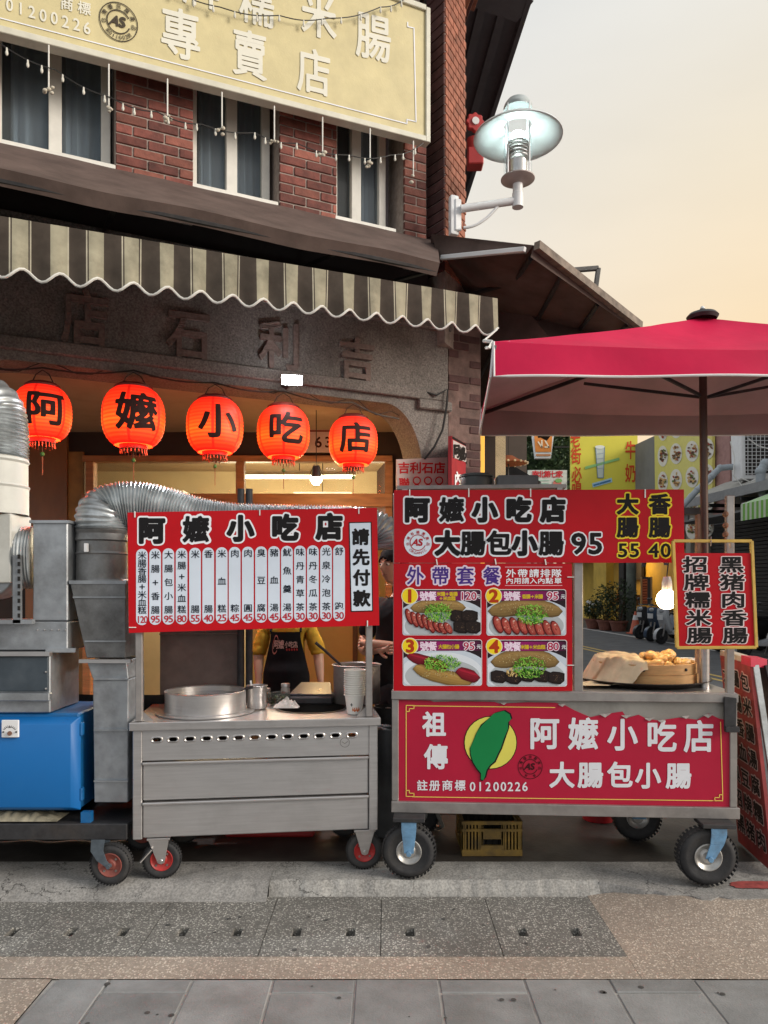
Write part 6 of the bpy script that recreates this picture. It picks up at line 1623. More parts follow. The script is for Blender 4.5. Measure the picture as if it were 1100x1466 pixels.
for a in CN: build(MB().bar(a.lerp(PK, .5) + Vector((0, 0, -.10)), Vector((1.79, 4.12, 2.62)), .014, .016), 'strut', M_darkiron, um)
kn = thing('knotted_cord', 'white knotted cord tying the umbrella corner to the striped awning', 'cord', FLc); b = MB(); b.tube([FLc + Vector((-.04, .05, .02)), FLc + Vector((-.01, 0, 0)), FLc + Vector((-.02, -.01, -.03)), FLc + Vector((-.03, .03, -.02))], .008, 6); b.tube([FLc + Vector((-.04, .05, .02)), FA.p(sV1, zvb(sV1) + .02, DV)], .005, 6); build(b, 'cord', M_plasticw, kn)

# ================================================================== SANDWICH BOARD
ab = thing('sandwich_board', 'worn red sandwich board with black and white characters leaning by the cart', 'sign board', (2.0, 4.4, 0))
a0, a1, a2, a3 = at(1031, 938, 4.75), at(1074, 952, 4.25), Vector((2.12, 4.10, 0.04)), Vector((2.30, 4.85, 0.04))
a2 = at(1106, 1240, 4.0); a2.z = .02; a3 = a2 + (a0 - a1) * 1.0; a3.z = .02
nb = (a1 - a0).cross(a2 - a1).normalized(); nb = nb if nb.x < 0 else -nb
b = MB(); b.prism([a0, a1, a2, a3], -nb * .02); build(b, 'face', mat('worn_red_board', (.30, .035, .035), rough=.6, var=.25, scale=9, dirt=.5, dcol=(.10, .02, .02), dscale=5), ab)
afn = lambda x, y: (a0.lerp(a1, x)).lerp(a3.lerp(a2, x), y) + nb * .004
afn2 = lambda x, y: (a0.lerp(a1, x)).lerp(a3.lerp(a2, x), y) + nb * .006
lb = MB()
for r_i, tx in enumerate(('大腸包', '小腸米', '腸香腸', '豬血湯', '臭豆腐', '招牌糯', '黑猪肉')):
    for c_i, ch in enumerate(tx):
        put(lb, ch, afn, .2 + .3 * c_i, .10 + .13 * r_i, .23, .085, .10, srgb(200, 170, 166), res=30); put(lb, ch, afn2, .2 + .3 * c_i, .10 + .13 * r_i, .23, .085, .03, srgb(28, 16, 18), res=30)
build(lb, 'lettering', M_print, ab, smooth=False)
b = MB(); b.obox(a0 + Vector((0, 0, 0)), a1 - a0, Vector((.10, .03, -.01)), Vector((0, 0, .035))); build(b, 'top_bar', mat('wood_white', (.5, .44, .36), rough=.6, var=.2), ab, bevel=.004)
b = MB(); tp = a0.lerp(a1, .72); b.obox(tp + Vector((-.004, -.01, -.008)), (a1 - a0) * .30, Vector((.11, .033, -.01)), Vector((0, 0, .05))); build(b, 'red_tape', mat('red_tape', (.50, .02, .06), rough=.5), ab)
for o_ in (0, .07): build(MB().bar(a1 + Vector((.03 + o_, .0, 0)), a2 + Vector((.08 + 2.2 * o_, .0, .0)), .035, .02), 'side_rail', M_alu if o_ == 0 else M_darkiron, ab, bevel=.002)
build(MB().prism([a0 + Vector((.10, .03, 0)), a1 + Vector((.10, .03, 0)), a2 + Vector((.42, .05, 0)), a3 + Vector((.42, .05, 0))], Vector((.015, 0, 0))), 'rear_face', M_dullsteel, ab)

# ================================================================== UNDER THE CARTS
M_crate = mat('dirty_yellow_plastic', (.24, .145, .02), rough=.6, var=.3, scale=10, dirt=.85, dcol=(.05, .035, .015), dscale=7)
cy = thing('yellow_crate', 'dirty yellow plastic crate on the ground under the red cart', 'crate', (X(705, 4.4), 4.5, 0))
x0, x1, y0_, y1_ = X(662, 4.30), X(748, 4.30), 4.30, 4.66; zc_ = .205
b = MB(); t = .012
build(MB().box(x0, x1, y0_, y1_, .002, .012), 'crate_base', M_crate, cy)
for nm, (p, q, n_) in {'a': ((x0, y0_), (x1, y0_), 1), 'b': ((x0, y1_ - t), (x1, y1_ - t), 1), 'c': ((x0, y0_), (x0, y1_), 0), 'd': ((x1 - t, y0_), (x1 - t, y1_), 0)}.items():
    b = MB()
    def seg(u0, u1, z0, z1, e_=0):
        if n_: b.box(p[0] + (q[0] - p[0]) * u0, p[0] + (q[0] - p[0]) * u1, p[1] - e_, p[1] + t, z0, z1)
        else: b.box(p[0] - e_, p[0] + t, p[1] + (q[1] - p[1]) * u0, p[1] + (q[1] - p[1]) * u1, z0, z1)
    seg(0, 1, .012, .04, .004); seg(0, 1, .185, zc_, .004); seg(0, 1, .145, .16, .003); seg(.3, .68, .04, .065, .003)
    for k in range(19):
        u = k / 18; 
        if not (.34 < u < .66): seg(max(0, u - .014), min(1, u + .014), .04, .185)
    seg(.30, .34, .04, .185); seg(.66, .70, .04, .185); seg(.34, .66, .10, .145)
    build(b, 'crate_side', M_crate, cy)
for k in range(6): build(MB().tube([(x0 + .03 + k * .04, y0_ + .04, .02), (x0 + .05 + k * .05, y0_ + .2, .18 + .02 * (k % 3)), (x0 + .06 + k * .05, y0_ + .3, .12)], .03, 8), 'black_bag_fold', M_hole, cy)
bk = thing('red_bucket', 'red plastic bucket standing under the right half of the red cart', 'bucket', (X(857, 5.0), 5.0, 0)); c = Vector((X(857, 5.0), 5.0, .002))
build(MB().lathe([(0, .0), (.105, 0), (.135, .25), (.142, .255), (.142, .262), (.13, .262), (.10, .01), (0, .008)], c, 30), 'body', mat('red_plastic', (.38, .015, .02), rough=.4, var=.1), bk); build(MB().tube([c + Vector((.138 * math.cos(a), .138 * math.sin(a) * .3 - .1 * math.sin(a), .25 - .09 * math.sin(a))) for a in [math.pi * k / 12 for k in range(13)]], .004, 5), 'handle', M_steel, bk)
rb_ = thing('red_storage_box', 'red plastic storage box on the floor under the steel cart', 'box', (X(385, 4.7), 4.8, 0)); b = MB(); b.box(X(321, 4.62), X(450, 4.62), 4.62, 4.95, .0, .26); build(b, 'tub', mat('dark_red_plastic', (.30, .012, .012), rough=.5, var=.2), rb_, bevel=.015)
b = MB(); b.box(X(318, 4.62), X(453, 4.62), 4.605, 4.965, .262, .285); build(b, 'lid', mat('dark_red_lid', (.26, .012, .012), rough=.5), rb_, bevel=.006)
hs3 = thing('floor_hose', 'pale hose lying on the floor behind the red cart wheel', 'hose', (X(640, 4.7), 4.7, 0)); build(MB().tube([(X(612, 4.6), 4.6, .35), (X(622, 4.62), 4.62, .2), (X(634, 4.66), 4.66, .06), (X(628, 4.75), 4.75, .02), (X(600, 4.9), 4.9, .02)], .014, 8), 'hose', mat('grey_hose', (.30, .28, .25), rough=.5), hs3)
gs = thing('gas_cylinder', 'dark grey gas cylinder in the gap between the two carts', 'gas cylinder', (X(556, 4.8), 4.8, 0)); c = Vector((X(556, 4.55), 4.75, .002))
build(MB().lathe([(0, 0), (.14, 0), (.15, .02), (.15, .60), (.13, .67), (.05, .70), (.04, .74), (0, .74)], c, 30), 'body', mat('grey_cylinder', (.10, .105, .11), rough=.45, metal=.3, var=.2), gs); build(MB().lathe([(.09, .70), (.09, .80), (.085, .80), (.085, .70)], c, 20), 'collar', M_darkiron, gs); build(MB().cyl(c + Vector((0, 0, .74)), c + Vector((0, 0, .79)), .02, n=10), 'valve', M_steel, gs)

# ================================================================== EXTRACTION EQUIPMENT AND BLUE CABINET AT THE LEFT
M_blue = mat('blue_enamel', (.003, .115, .36), rough=.45, var=.06, scale=3, dirt=.2, dcol=(.02, .10, .22), spec=.45)
M_bluedk = mat('blue_enamel_edge', (.004, .11, .31), rough=.5, var=.12, scale=20, dirt=.35, dcol=(.05, .13, .2), dscale=9)
bc_ = thing('blue_cabinet', 'bright blue metal cabinet with analogue meter on a black trolley', 'cabinet', (-2.0, 4.15, .36))
XB = X(110, 3.93)
build(MB().box(-2.75, XB - .012, 3.985, 4.42, .362, .885), 'cabinet_body', M_bluedk, bc_, bevel=.008)
dm = MB(); y_a, y_b = 3.925, 3.983
ox, oz0, oz1 = XB, .366, .868; ins = .03
A_ = [(-2.75, y_b, oz0), (ox, y_b, oz0), (ox, y_b, oz1), (-2.75, y_b, oz1)]; B_ = [(-2.75, y_a, oz0 + ins), (ox - ins, y_a, oz0 + ins), (ox - ins, y_a, oz1 - ins), (-2.75, y_a, oz1 - ins)]
dm.add(A_ + B_, [(4, 5, 6, 7), (0, 1, 5, 4), (1, 2, 6, 5), (2, 3, 7, 6), (3, 0, 4, 7)])
do_ = build(dm, 'cabinet_door', M_blue, bc_, bevel=.004)
for z_ in (.45, .80): build(MB().box(XB - .006, XB + .010, 3.975, 4.01, z_ - .035, z_ + .035), 'hinge', M_bluedk, do_, bevel=.004)
MPn = PL(0, y_a - .004, 30, y_a - .004)
me_ = thing('ammeter', 'square white analogue meter set in the blue cabinet door', 'meter', MPn.hit(14, 1056)); 
b = MB(); b.prism([MPn.hit(x, y, .012) for x, y in ((2, 1031), (26.5, 1031), (26.5, 1056), (2, 1056))], (0, .014, 0)); build(b, 'face', M_white, me_, bevel=.003)
b = MB(); ring(b, fnP(MPn, .0135), 14, 1050, 9.0, 9.6, BLACK, 215, 325, 20); put(b, 'A', fnP(MPn, .0135), 14, 1041, 3, 3, .02, BLACK, res=20)
for k in range(9):
    a = R(215 + 110 * k / 8); line_px(b, fnP(MPn, .0135), [(14 + 9.6 * math.cos(a), 1050 + 9.6 * math.sin(a)), (14 + 11.4 * math.cos(a), 1050 + 11.4 * math.sin(a))], .5, BLACK)
build(b, 'dial', M_print, me_, smooth=False); build(MB().cyl(MPn.hit(14, 1050, .012), MPn.hit(14, 1050, .02), .012, n=14), 'pivot_cap', mat('brown_knob', (.12, .05, .03), rough=.4), me_)
for x in (5, 23.5): build(MB().cyl(MPn.hit(x, 1048, .012), MPn.hit(x, 1048, .017), .005, n=8), 'screw', M_darkiron, me_)
# trolley
ty = thing('black_trolley', 'black iron trolley with dull red wheels under the blue cabinet', 'trolley', (-1.9, 4.2, 0))
build(MB().box(-2.75, X(184, 3.95), 3.93, 3.99, Z(1201, 3.95), Z(1178, 3.95)), 'front_rail', M_darkiron, ty, bevel=.005)
build(MB().box(-2.75, X(184, 4.5), 4.44, 4.50, .22, .30), 'rear_rail', M_darkiron, ty, bevel=.005); build(MB().box(-2.75, X(184, 3.95), 3.99, 4.44, .285, .30), 'deck', M_darkiron, ty)
build(MB().box(X(118, 3.97), X(132, 3.97), 3.95, 3.99, Z(1178, 3.95), .362), 'riser', M_bluedk, ty); build(MB().box(-2.7, -2.6, 3.95, 4.4, .30, .362), 'riser', M_bluedk, ty); build(MB().box(-2.0, -1.95, 4.2, 4.4, .30, .362), 'riser', M_bluedk, ty)
M_dullred = mat('faded_red_rim', (.24, .06, .045), rough=.6, var=.3, scale=25, dirt=.4, dcol=(.08, .05, .04), dscale=12)
c = at(160, 1238, 3.90); c.z = .108
w_o = wheel(ty, c, .108, .06, (0, -1, 0), M_rubber, M_dullred)
f = MB(); q = [c + Vector((-.055, 0, .14)), c + Vector((-.06, 0, .08)), c + Vector((-.035, 0, .03)), c]
for p_, q_, a_, b_ in zip(q, q[1:], (.07, .065, .05), (.065, .05, .034)):
    for sg in (-1, 1): f.prism([p_ + Vector((-a_ / 2, sg * .04, 0)), p_ + Vector((a_ / 2, sg * .04, 0)), q_ + Vector((b_ / 2, sg * .04, 0)), q_ + Vector((-b_ / 2, sg * .04, 0))], (0, sg * .006, 0))
f.cyl(c + Vector((0, -.055, 0)), c + Vector((0, .055, 0)), .011, n=10); build(f, 'fork', mat('grey_blue_fork', (.10, .125, .15), rough=.5, metal=.4, var=.3, scale=20), w_o)
wheel(ty, Vector((c.x, 4.42, .108)), .108, .06, (0, -1, 0), M_rubber, M_dullred); wheel(ty, Vector((-2.6, 3.95, .108)), .108, .06, (0, -1, 0), M_rubber, M_dullred)
bg_ = thing('plastic_bag', 'crumpled translucent plastic bag lying on the trolley rail', 'bag', at(50, 1178, 3.93)); cb_ = at(42, 1184, 3.97)
build(MB().grid(lambda u, v: (cb_.x - .32 + u * .48, 3.945 + v * .16 , Z(1178, 3.95) + .008 + .05 * math.sin(math.pi * v) ** .6 * (1 - u ** 6) * (.55 + .8 * abs(mnoise.noise((u * 9, v * 4, 3))))), 50, 14), 'film', mat('dirty_film', (.28, .25, .18), rough=.25, var=.35, scale=14, spec=.6), bg_, angle=80)
ds = thing('shade_sheet', 'black plastic sheet hanging behind the blue cabinet trolley', 'sheet', (-2.1, 4.56, 0)); build(MB().grid(lambda u, v: (-3.2 + 1.95 * u, 4.56 + .015 * math.sin(u * 40), .004 + .9 * v), 60, 2), 'sheet', M_hole, ds)  # added backing that keeps the zone under the trolley dark
dk = thing('shade_block', 'low black steel cupboard on the floor behind the steel cart', 'cupboard', (-1.15, 4.95, 0)); build(MB().box(-1.62, -.96, 4.80, 5.2, .0, .80), 'blocker_body', M_hole, dk, bevel=.01); build(MB().box(-1.61, -.97, 4.785, 4.80, .03, .77), 'blocker_front', M_darkiron, dk, bevel=.004)  # added dark block that deepens the shade under the steel cart
# steel box with a dark panel, on top of the cabinet
gb = thing('filter_box', 'steel filter box with dark blue-grey front panel on the blue cabinet', 'filter box', (-2.1, 4.1, .89))
build(MB().box(-2.75, X(72, 3.97), 3.97, 4.35, .89, Z(934, 3.97)), 'casing', M_galv, gb, bevel=.006)
build(MB().box(-2.75, X(70, 3.96), 3.952, 3.968, Z(990, 3.95), Z(940, 3.95)), 'front_panel', mat('slate_panel', (.045, .06, .075), rough=.35, var=.2, scale=6, dirt=.3, dcol=(.1, .11, .12)), gb, bevel=.004)
build(MB().box(-2.75, X(73, 3.95), 3.93, 3.97, Z(1003, 3.95), Z(992, 3.95)), 'bottom_ledge', M_galv, gb, bevel=.004); build(MB().box(-2.75, X(73, 3.95), 3.935, 3.97, Z(939, 3.95), Z(933, 3.95)), 'top_ledge', M_steel, gb)
for py in (962, 986): build(MB().ball(at(66, py, 3.95), .006, 8, 6), 'screw', M_steel, gb)
# galvanised plenum: flat base and upright duct
gp = thing('metal_plenum', 'grey galvanised sheet metal plenum with upright square duct', 'duct', (-2.0, 4.1, Z(932, 4)))
build(MB().box(-2.75, X(98, 4.0), 3.99, 4.4, Z(932, 4.0) + .004, Z(890, 4.0)), 'plenum_base', M_galv, gp, bevel=.005)
build(MB().box(X(47, 4.0), X(97, 4.0), 4.0, 4.32, Z(889, 4.0), Z(747, 4.0)), 'square_duct', M_galv, gp, bevel=.006)
build(MB().box(X(44, 4.0), X(100, 4.0), 3.985, 4.335, Z(749, 4.0), Z(745, 4.0)), 'duct_flange', M_galv, gp)
for k in range(5): build(MB().ball(at(54 + 10 * k, 902, 3.985), .005, 8, 5), 'rivet', M_steel, gp)
build(MB().box(X(66, 3.98), X(108, 3.98), 3.975, 3.99, Z(934, 3.98), Z(928, 3.98)), 'tray_edge', M_galv, gp)
# blower: snail housing, collar and flexible elbow
bw_ = thing('extractor_blower', 'white and grey extractor blower with silver flexible elbow duct', 'extractor fan', at(0, 880, 4.05))
cb2 = Vector((X(-18, 4.05), 4.05, Z(800, 4.05)))
M_blow = mat('pale_painted_steel', (.50, .50, .46), rough=.45, var=.1, scale=4, dirt=.35, dcol=(.25, .23, .19))
prof = []
for k in range(40):
    a = 2 * math.pi * k / 40; r = .21 + .02 * (k / 40); prof.append(cb2 + Vector((r * math.cos(a), -.10, r * math.sin(a))))
build(MB().prism(prof, (0, .2, 0)), 'snail_housing', M_galv, bw_, bevel=.006)
build(MB().box(X(-40, 4.05), X(31, 4.05), 3.935, 4.165, Z(835, 4.05), Z(738, 4.05)), 'outlet', M_blow, bw_, bevel=.006)
ccx = X(-10, 4.05); rr_ = X(37, 4.05) - ccx
build(MB().lathe([(rr_, Z(737, 4.05)), (rr_, Z(700, 4.05)), (rr_ + .006, Z(697, 4.05)), (rr_ - .003, Z(694, 4.05)), (rr_ - .004, Z(664, 4.05)), (rr_ + .004, Z(661, 4.05)), (rr_ - .004, Z(656, 4.05))], (ccx, 4.05, 0), 48), 'collar', M_blow, bw_, angle=20)
def corrugated(path, r, pitch=.016, amp=.006, n=40):
    P = [Vector(p) for p in path]; L = [0]
    for a, c in zip(P, P[1:]): L.append(L[-1] + (c - a).length)
    N = int(L[-1] / pitch * 4); out_, rad = [], []
    for i in range(N + 1):
        s = L[-1] * i / N; j = 0
        while j < len(L) - 2 and L[j + 1] < s: j += 1
        u = (s - L[j]) / (L[j + 1] - L[j] + 1e-9)
        p0, p1, p2, p3 = P[max(j - 1, 0)], P[j], P[j + 1], P[min(j + 2, len(P) - 1)]
        q = .5 * ((2 * p1) + (p2 - p0) * u + (2 * p0 - 5 * p1 + 4 * p2 - p3) * u * u + (3 * p1 - p0 - 3 * p2 + p3) * u ** 3)
        out_.append(q); rb2 = r(s / L[-1]) if callable(r) else r
        rad.append(rb2 + amp * math.sin(math.pi / 2 * i) + .002 * mnoise.noise((i * .3, 0, 0)))
    return MB().tube(out_, rad, n)
YD = 4.05
build(corrugated([(ccx, YD, Z(656, YD)), (ccx, YD, Z(622, YD)), (ccx - .02, YD, Z(590, YD)), (ccx - .10, YD, Z(566, YD) - .06), (ccx - .22, YD, Z(560, YD) - .07), (ccx - .5, YD + .05, Z(556, YD) - .07)], rr_ - .004), 'flexible_elbow', M_alu, bw_, angle=70)
build(corrugated([(X(26, 4.1), 4.1, Z(798, 4.1)), (X(47, 4.1), 4.12, Z(798, 4.1))], .17, .014, .005), 'short_flex_duct', M_alu, bw_, angle=70)
sl = MB(); sl.box(X(25, 3.98), X(36, 3.98), 3.93, 3.95, Z(892, 3.95), Z(795, 3.95)); build(sl, 'slotted_angle', M_galv, bw_)
for k in range(9): build(MB().box(X(29, 3.95), X(32, 3.95), 3.922, 3.93, Z(884 - k * 10.5, 3.95), Z(878 - k * 10.5, 3.95)), 'slot', M_hole, bw_)
build(MB().box(-2.75, X(48, 3.95), 3.93, 3.97, Z(893, 3.95), Z(887, 3.95)), 'mount_rail', M_galv, bw_)
# extraction chute beside the steel cart, with round collar and long flexible duct
chu = thing('extraction_chute', 'sooty grey tapered extraction chute standing beside the steel cart', 'duct', at(150, 1150, 4.05))
M_soot = mat('sooty_sheet', (.25, .255, .255), rough=.5, metal=.6, var=.22, scale=5, dirt=.75, dcol=(.045, .04, .037), dscale=2.6)
def taper(nm, t0, b0, yt, yb, Y0, Y1, m, par=chu):   # (left,right) px at top and bottom
    b = MB(); P = [at(t0[0], yt, Y0), at(t0[1], yt, Y0), at(b0[1], yb, Y0), at(b0[0], yb, Y0)]; dpt = Vector((0, Y1 - Y0, 0))
    b.prism(P, dpt); return build(b, nm, m, par, bevel=.004)
taper('upper_taper', (100, 180), (124, 180), 833, 942, 4.0, 4.30, M_soot); taper('lower_taper', (124, 181), (133, 184), 946, 972, 4.01, 4.28, M_galv); taper('lower_box', (133, 184), (135, 183), 973, 1149, 4.01, 4.28, M_galv)
build(MB().prism([at(x, y, 3.995) for x, y in ((99, 831), (181, 831), (181, 836), (99, 836))], (0, .32, 0)), 'flange', M_galv, chu)
for py in (855, 918, 972, 1045, 1118): build(MB().box(X(104 if py < 870 else 121 if py < 940 else 134, 3.99), X(180 if py < 940 else 183, 3.99), 3.992, 4.0 if py < 945 else 4.01, Z(py, 4.0) - .004, Z(py, 4.0) + .004), 'seam', M_galv, chu)
build(MB().box(X(114, 3.98), X(188, 3.98), 3.97, 4.0, Z(949, 3.98), Z(944, 3.98)), 'wire_wrap', M_steel, chu)
YC = 4.15; cxx = X(146, YC); rc_d = .135
build(MB().lathe([(rc_d + .01, Z(832, YC)), (rc_d + .002, Z(829, YC)), (rc_d, Z(795, YC)), (rc_d + .005, Z(793, YC)), (rc_d - .002, Z(790, YC)), (rc_d - .004, Z(776, YC)), (rc_d + .006, Z(774, YC)), (rc_d, Z(765, YC)), (rc_d + .006, Z(760, YC)), (rc_d - .002, Z(756, YC))], (cxx, YC, 0), 48), 'round_collar', M_soot, chu, angle=25)
build(MB().box(X(121, 3.99), X(125, 3.99), 3.985, 4.01, Z(790, 4.0), Z(778, 4.0)), 'collar_clip', M_white, chu)
fd = thing('flexible_duct', 'long silver flexible duct curving from the chute behind the menu board', 'duct', (cxx, YC, Z(756, YC)))
pth = [(cxx, YC, Z(758, YC)), (cxx, YC, Z(742, YC)), at(152, 732, 4.17), at(172, 726, 4.2), at(200, 725, 4.23), at(235, 731, 4.26), at(285, 744, 4.3), at(340, 750, 4.35), at(420, 752, 4.42), at(500, 754, 4.48), at(528, 757, 4.5), at(543, 763, 4.5), at(550, 774, 4.5), at(551, 786, 4.5)]
build(corrugated(pth, lambda u: .138 if u < .15 else .138 - .018 * min(1, (u - .15) / .3), .017, .006, 44), 'duct', M_alu, fd, angle=70)
cv = thing('canvas_sleeve', 'stained tan canvas sleeve wrapped behind the chute and cart post', 'canvas', at(196, 1015, 4.3))
build(MB().grid(lambda u, v: (X(188 + 9 * math.cos(u * 2 * math.pi) * (1 + .25 * math.sin(v * 5)) + 2 * math.sin(v * 7), 4.3), 4.3 + .05 * math.sin(u * 2 * math.pi), Z(1016, 4.3) + (Z(830, 4.3) - Z(1016, 4.3)) * v), 24, 20), 'sleeve', mat('stained_canvas', (.30, .24, .16), rough=.9, var=.35, scale=10, dirt=.5, dcol=(.12, .07, .04)), cv, angle=70)

# ================================================================== THE SIDE STREET BEYOND
BG = Plane((10.05, 10.0), (8.45, 31.0))
BG.n = Vector((-BG.t.y, BG.t.x, 0)); BG.n = BG.n if BG.n.x < 0 else -BG.n
M_bgwall = mat('beige_render', (.34, .31, .27), rough=.85, var=.15, scale=1.2, dirt=.5, dcol=(.16, .145, .13), dscale=.6)
M_bggrey = mat('grey_render', (.20, .20, .20), rough=.85, var=.15, scale=1.2, dirt=.4, dcol=(.1, .1, .1), dscale=.6)
M_shut = mat('roller_shutter', (.10, .097, .095), rough=.5, metal=.3, var=.12, scale=4)
M_dkroom = mat('shop_shade', (.035, .03, .027), rough=.9, var=.2)
def bgs(px, d=0): return BG.s(px, d)
sA, sB, sC, sD = bgs(1180), bgs(985), bgs(896), bgs(836)
row = thing('street_row', 'row of low shops with roller shutter and sloping canopy across the side street', 'building', BG.p((sA + sB) / 2, 0, 0))
# nearest house: shutter shop
g0 = .05
b = MB(); b.pbox(BG, sA - 6, sB, -5, -.05, 3.6, 7.2); build(b, 'wall', M_bgwall, row)
b = MB(); b.pbox(BG, sA - 6, sB, -5, -.3, g0, 3.6); build(b, 'ground_floor', M_bggrey, row)
# pinkish upper bay between sign and air conditioner
b = MB(); b.pbox(BG, bgs(1046), bgs(1022), -.05, .02, 3.6, 7.2); build(b, 'pink_bay', mat('dull_pink_render', (.36, .20, .18), rough=.85, var=.15), row)
sh_o = build(MB().pbox(BG, sA - 5, bgs(1003), -.30, -.2, 3.35, 3.6), 'shutter_box', M_bggrey, row)
nsl = 34
for k in range(nsl):
    z0 = g0 + .02 + (3.33 - g0) * k / nsl; h_ = (3.33 - g0) / nsl
    build(MB().prism([BG.p(sA - 5, z0, -.28), BG.p(sA - 5, z0, -.235), BG.p(sA - 5, z0 + h_ * .75, -.215), BG.p(sA - 5, z0 + h_ * .98, -.28)], BG.t * (bgs(1003) - sA + 5)), 'shutter_slat', M_shut, sh_o, smooth=False)
for q in (1003, 985): build(MB().pbox(BG, bgs(q) - .15, bgs(q) + .15, -.35, .0, g0, 3.6), 'pillar', M_bgwall, row, bevel=.02)
# sloping canopy above the shutter
cz0, cz1 = Z(716, BG.hit(988, 0, 1.25).y), Z(716, BG.hit(988, 0, 1.25).y) + .55
cn = MB(); cn.prism([BG.p(sA - 6, cz1, 0), BG.p(sA - 6, cz0, 1.3), BG.p(sA - 6, cz0 - .16, 1.3), BG.p(sA - 6, cz1 - .2, 0)], BG.t * (bgs(975, 1.25) - sA + 6)); build(cn, 'canopy', mat('canopy_sheet', (.36, .35, .32), rough=.7, var=.15, dirt=.4, dcol=(.2, .19, .17)), row)
build(MB().pbox(BG, sA - 6, bgs(975, 1.25), 1.29, 1.34, cz0 - .2, cz0 + .02), 'canopy_fascia', mat('fascia_grey', (.26, .265, .27), rough=.6, var=.1), row)
build(MB().pbox(BG, sA - 6, bgs(975, 1.0), .1, 1.2, cz0 - .55, cz0 - .5), 'lower_soffit', M_bggrey, row)
for k in range(8): build(MB().pbox(BG, sA - 6 + k * 1.4, sA - 5.94 + k * 1.4, .0, 1.3, cz0 - .3, cz0 - .22), 'canopy_bracket', M_darkiron, row)
# middle house: arcade with pillar
mh = thing('arcade_house', 'grey arcade house with round pillar and dark porch across the side street', 'building', BG.p((sB + sC) / 2, 0, 0))
build(MB().pbox(BG, sB + .01, sC, -5, 0, 3.3, 6.6), 'wall', M_bggrey, mh); build(MB().pbox(BG, sB + .01, sC, -3.2, -3, g0, 3.3), 'porch_back', M_bggrey, mh)
build(MB().pbox(BG, sB + .01, sC, -3, -.05, 3.1, 3.29), 'porch_ceiling', M_bgwall, mh)
pc = BG.hit(904, 0, .1); build(MB().cyl((pc.x, pc.y, g0), (pc.x, pc.y, 3.3), .17, n=20), 'pillar', mat('mossy_pillar', (.12, .135, .115), rough=.8, var=.3, scale=4), mh)
P = []
for k in range(17): a = math.pi * k / 16; P.append(BG.p(bgs(950) + (bgs(918) - bgs(950)) * (.5 - .5 * math.cos(a)), 2.3 + .35 * math.sin(a), -.02))
build(MB().prism(P + [BG.p(bgs(918), 3.1, -.02), BG.p(bgs(950), 3.1, -.02)], BG.n * -.15), 'arch_panel', mat('lavender_render', (.24, .23, .25), rough=.85), mh)
ob = MB(); ob.pbox(BG, bgs(955), bgs(946), -1.0, -.9, 1.3, 2.5); build(ob, 'porch_screen', mat('tan_screen', (.30, .20, .13), rough=.7), mh)
# far house: yellow lit shop
yh = thing('yellow_shop', 'yellow painted shop with open front at the far end of the street', 'building', BG.p((sC + sD) / 2, 0, 0))
M_yel = mat('shop_yellow', (.55, .36, .05), rough=.7, var=.15, scale=2)
build(MB().pbox(BG, sC + .01, sD + 8, -5, 0, 3.0, 5.6), 'wall', M_bgwall, yh); build(MB().pbox(BG, sC + .01, sD + 8, -1.9, -1.8, g0, 3.0), 'back_wall', M_yel, yh); build(MB().pbox(BG, bgs(868), bgs(850), -.3, .0, g0, 3.0), 'yellow_pier', M_yel, yh)
build(MB().pbox(BG, bgs(880), bgs(860), -1.0, -.6, .9, 1.3), 'counter', mat('counter_tan', (.36, .16, .07), rough=.6), yh); build(MB().pbox(BG, bgs(876), bgs(862), -.9, -.62, 1.3, 1.55), 'counter_goods', mat('mixed_goods', (.45, .38, .28), rough=.6, var=.5, scale=9), yh)
build(MB().pbox(BG, bgs(862), bgs(848), -1.7, -1.6, 1.9, 2.7), 'menu_screen', M_dkroom, yh); build(MB().pbox(BG, bgs(893), bgs(886), -.4, 0, g0, 3.0), 'dark_post', M_dkroom, yh)
l = bpy.data.lights.new('shop_glow', 'POINT'); l.energy = 45; l.color = (1, .7, .35); l.shadow_soft_size = .4; lo3 = bpy.data.objects.new('shop_glow', l); lo3.location = BG.p((bgs(880) + bgs(850)) / 2, 2.6, -.9); COL.objects.link(lo3); lo3['kind'] = 'helper'
build(MB().ball(BG.p((bgs(880) + bgs(850)) / 2, 2.85, -.9), .14, 12, 8), 'ceiling_globe', emit('shop_globe', (1, .75, .4), 5), yh)
# low neighbour on our own side and the house that closes the street
nb_ = thing('neighbour_shop', 'low dark brown shopfront beyond the corner awning', 'building', (1.3, 14, 0)); build(MB().box(-.5, 2.2, 11.4, 27, 0, 4.6), 'wall', mat('brown_render', (.10, .075, .06), rough=.85, var=.2, scale=1.5), nb_); build(MB().box(-.7, 2.5, 11.2, 27.2, 4.6, 4.75), 'roof', M_dkroom, nb_); build(MB().prism([(2.2, 11.6, 3.1), (3.3, 11.6, 2.7), (3.3, 11.6, 2.64), (2.2, 11.6, 3.02)], (0, 9, 0)), 'street_canopy', M_dkroom, nb_)
fh = thing('far_house', 'pale house closing the far end of the street behind the tree', 'building', (4, 48, 0)); build(MB().box(-6, 10.5, 47, 55, 0, 7.5), 'wall', M_bgwall, fh); build(MB().prism([(-6.4, 46.5, 7.5), (10.9, 46.5, 7.5), (10.9, 51, 9.4), (-6.4, 51, 9.4)], (0, 0, .15)), 'roof', M_bggrey, fh)
for k in range(5):
    for z_ in (1.0, 4.4): build(MB().box(-4 + k * 3, -2.6 + k * 3, 46.9, 47.0, z_, z_ + 1.6), 'window', M_glassdk, fh)

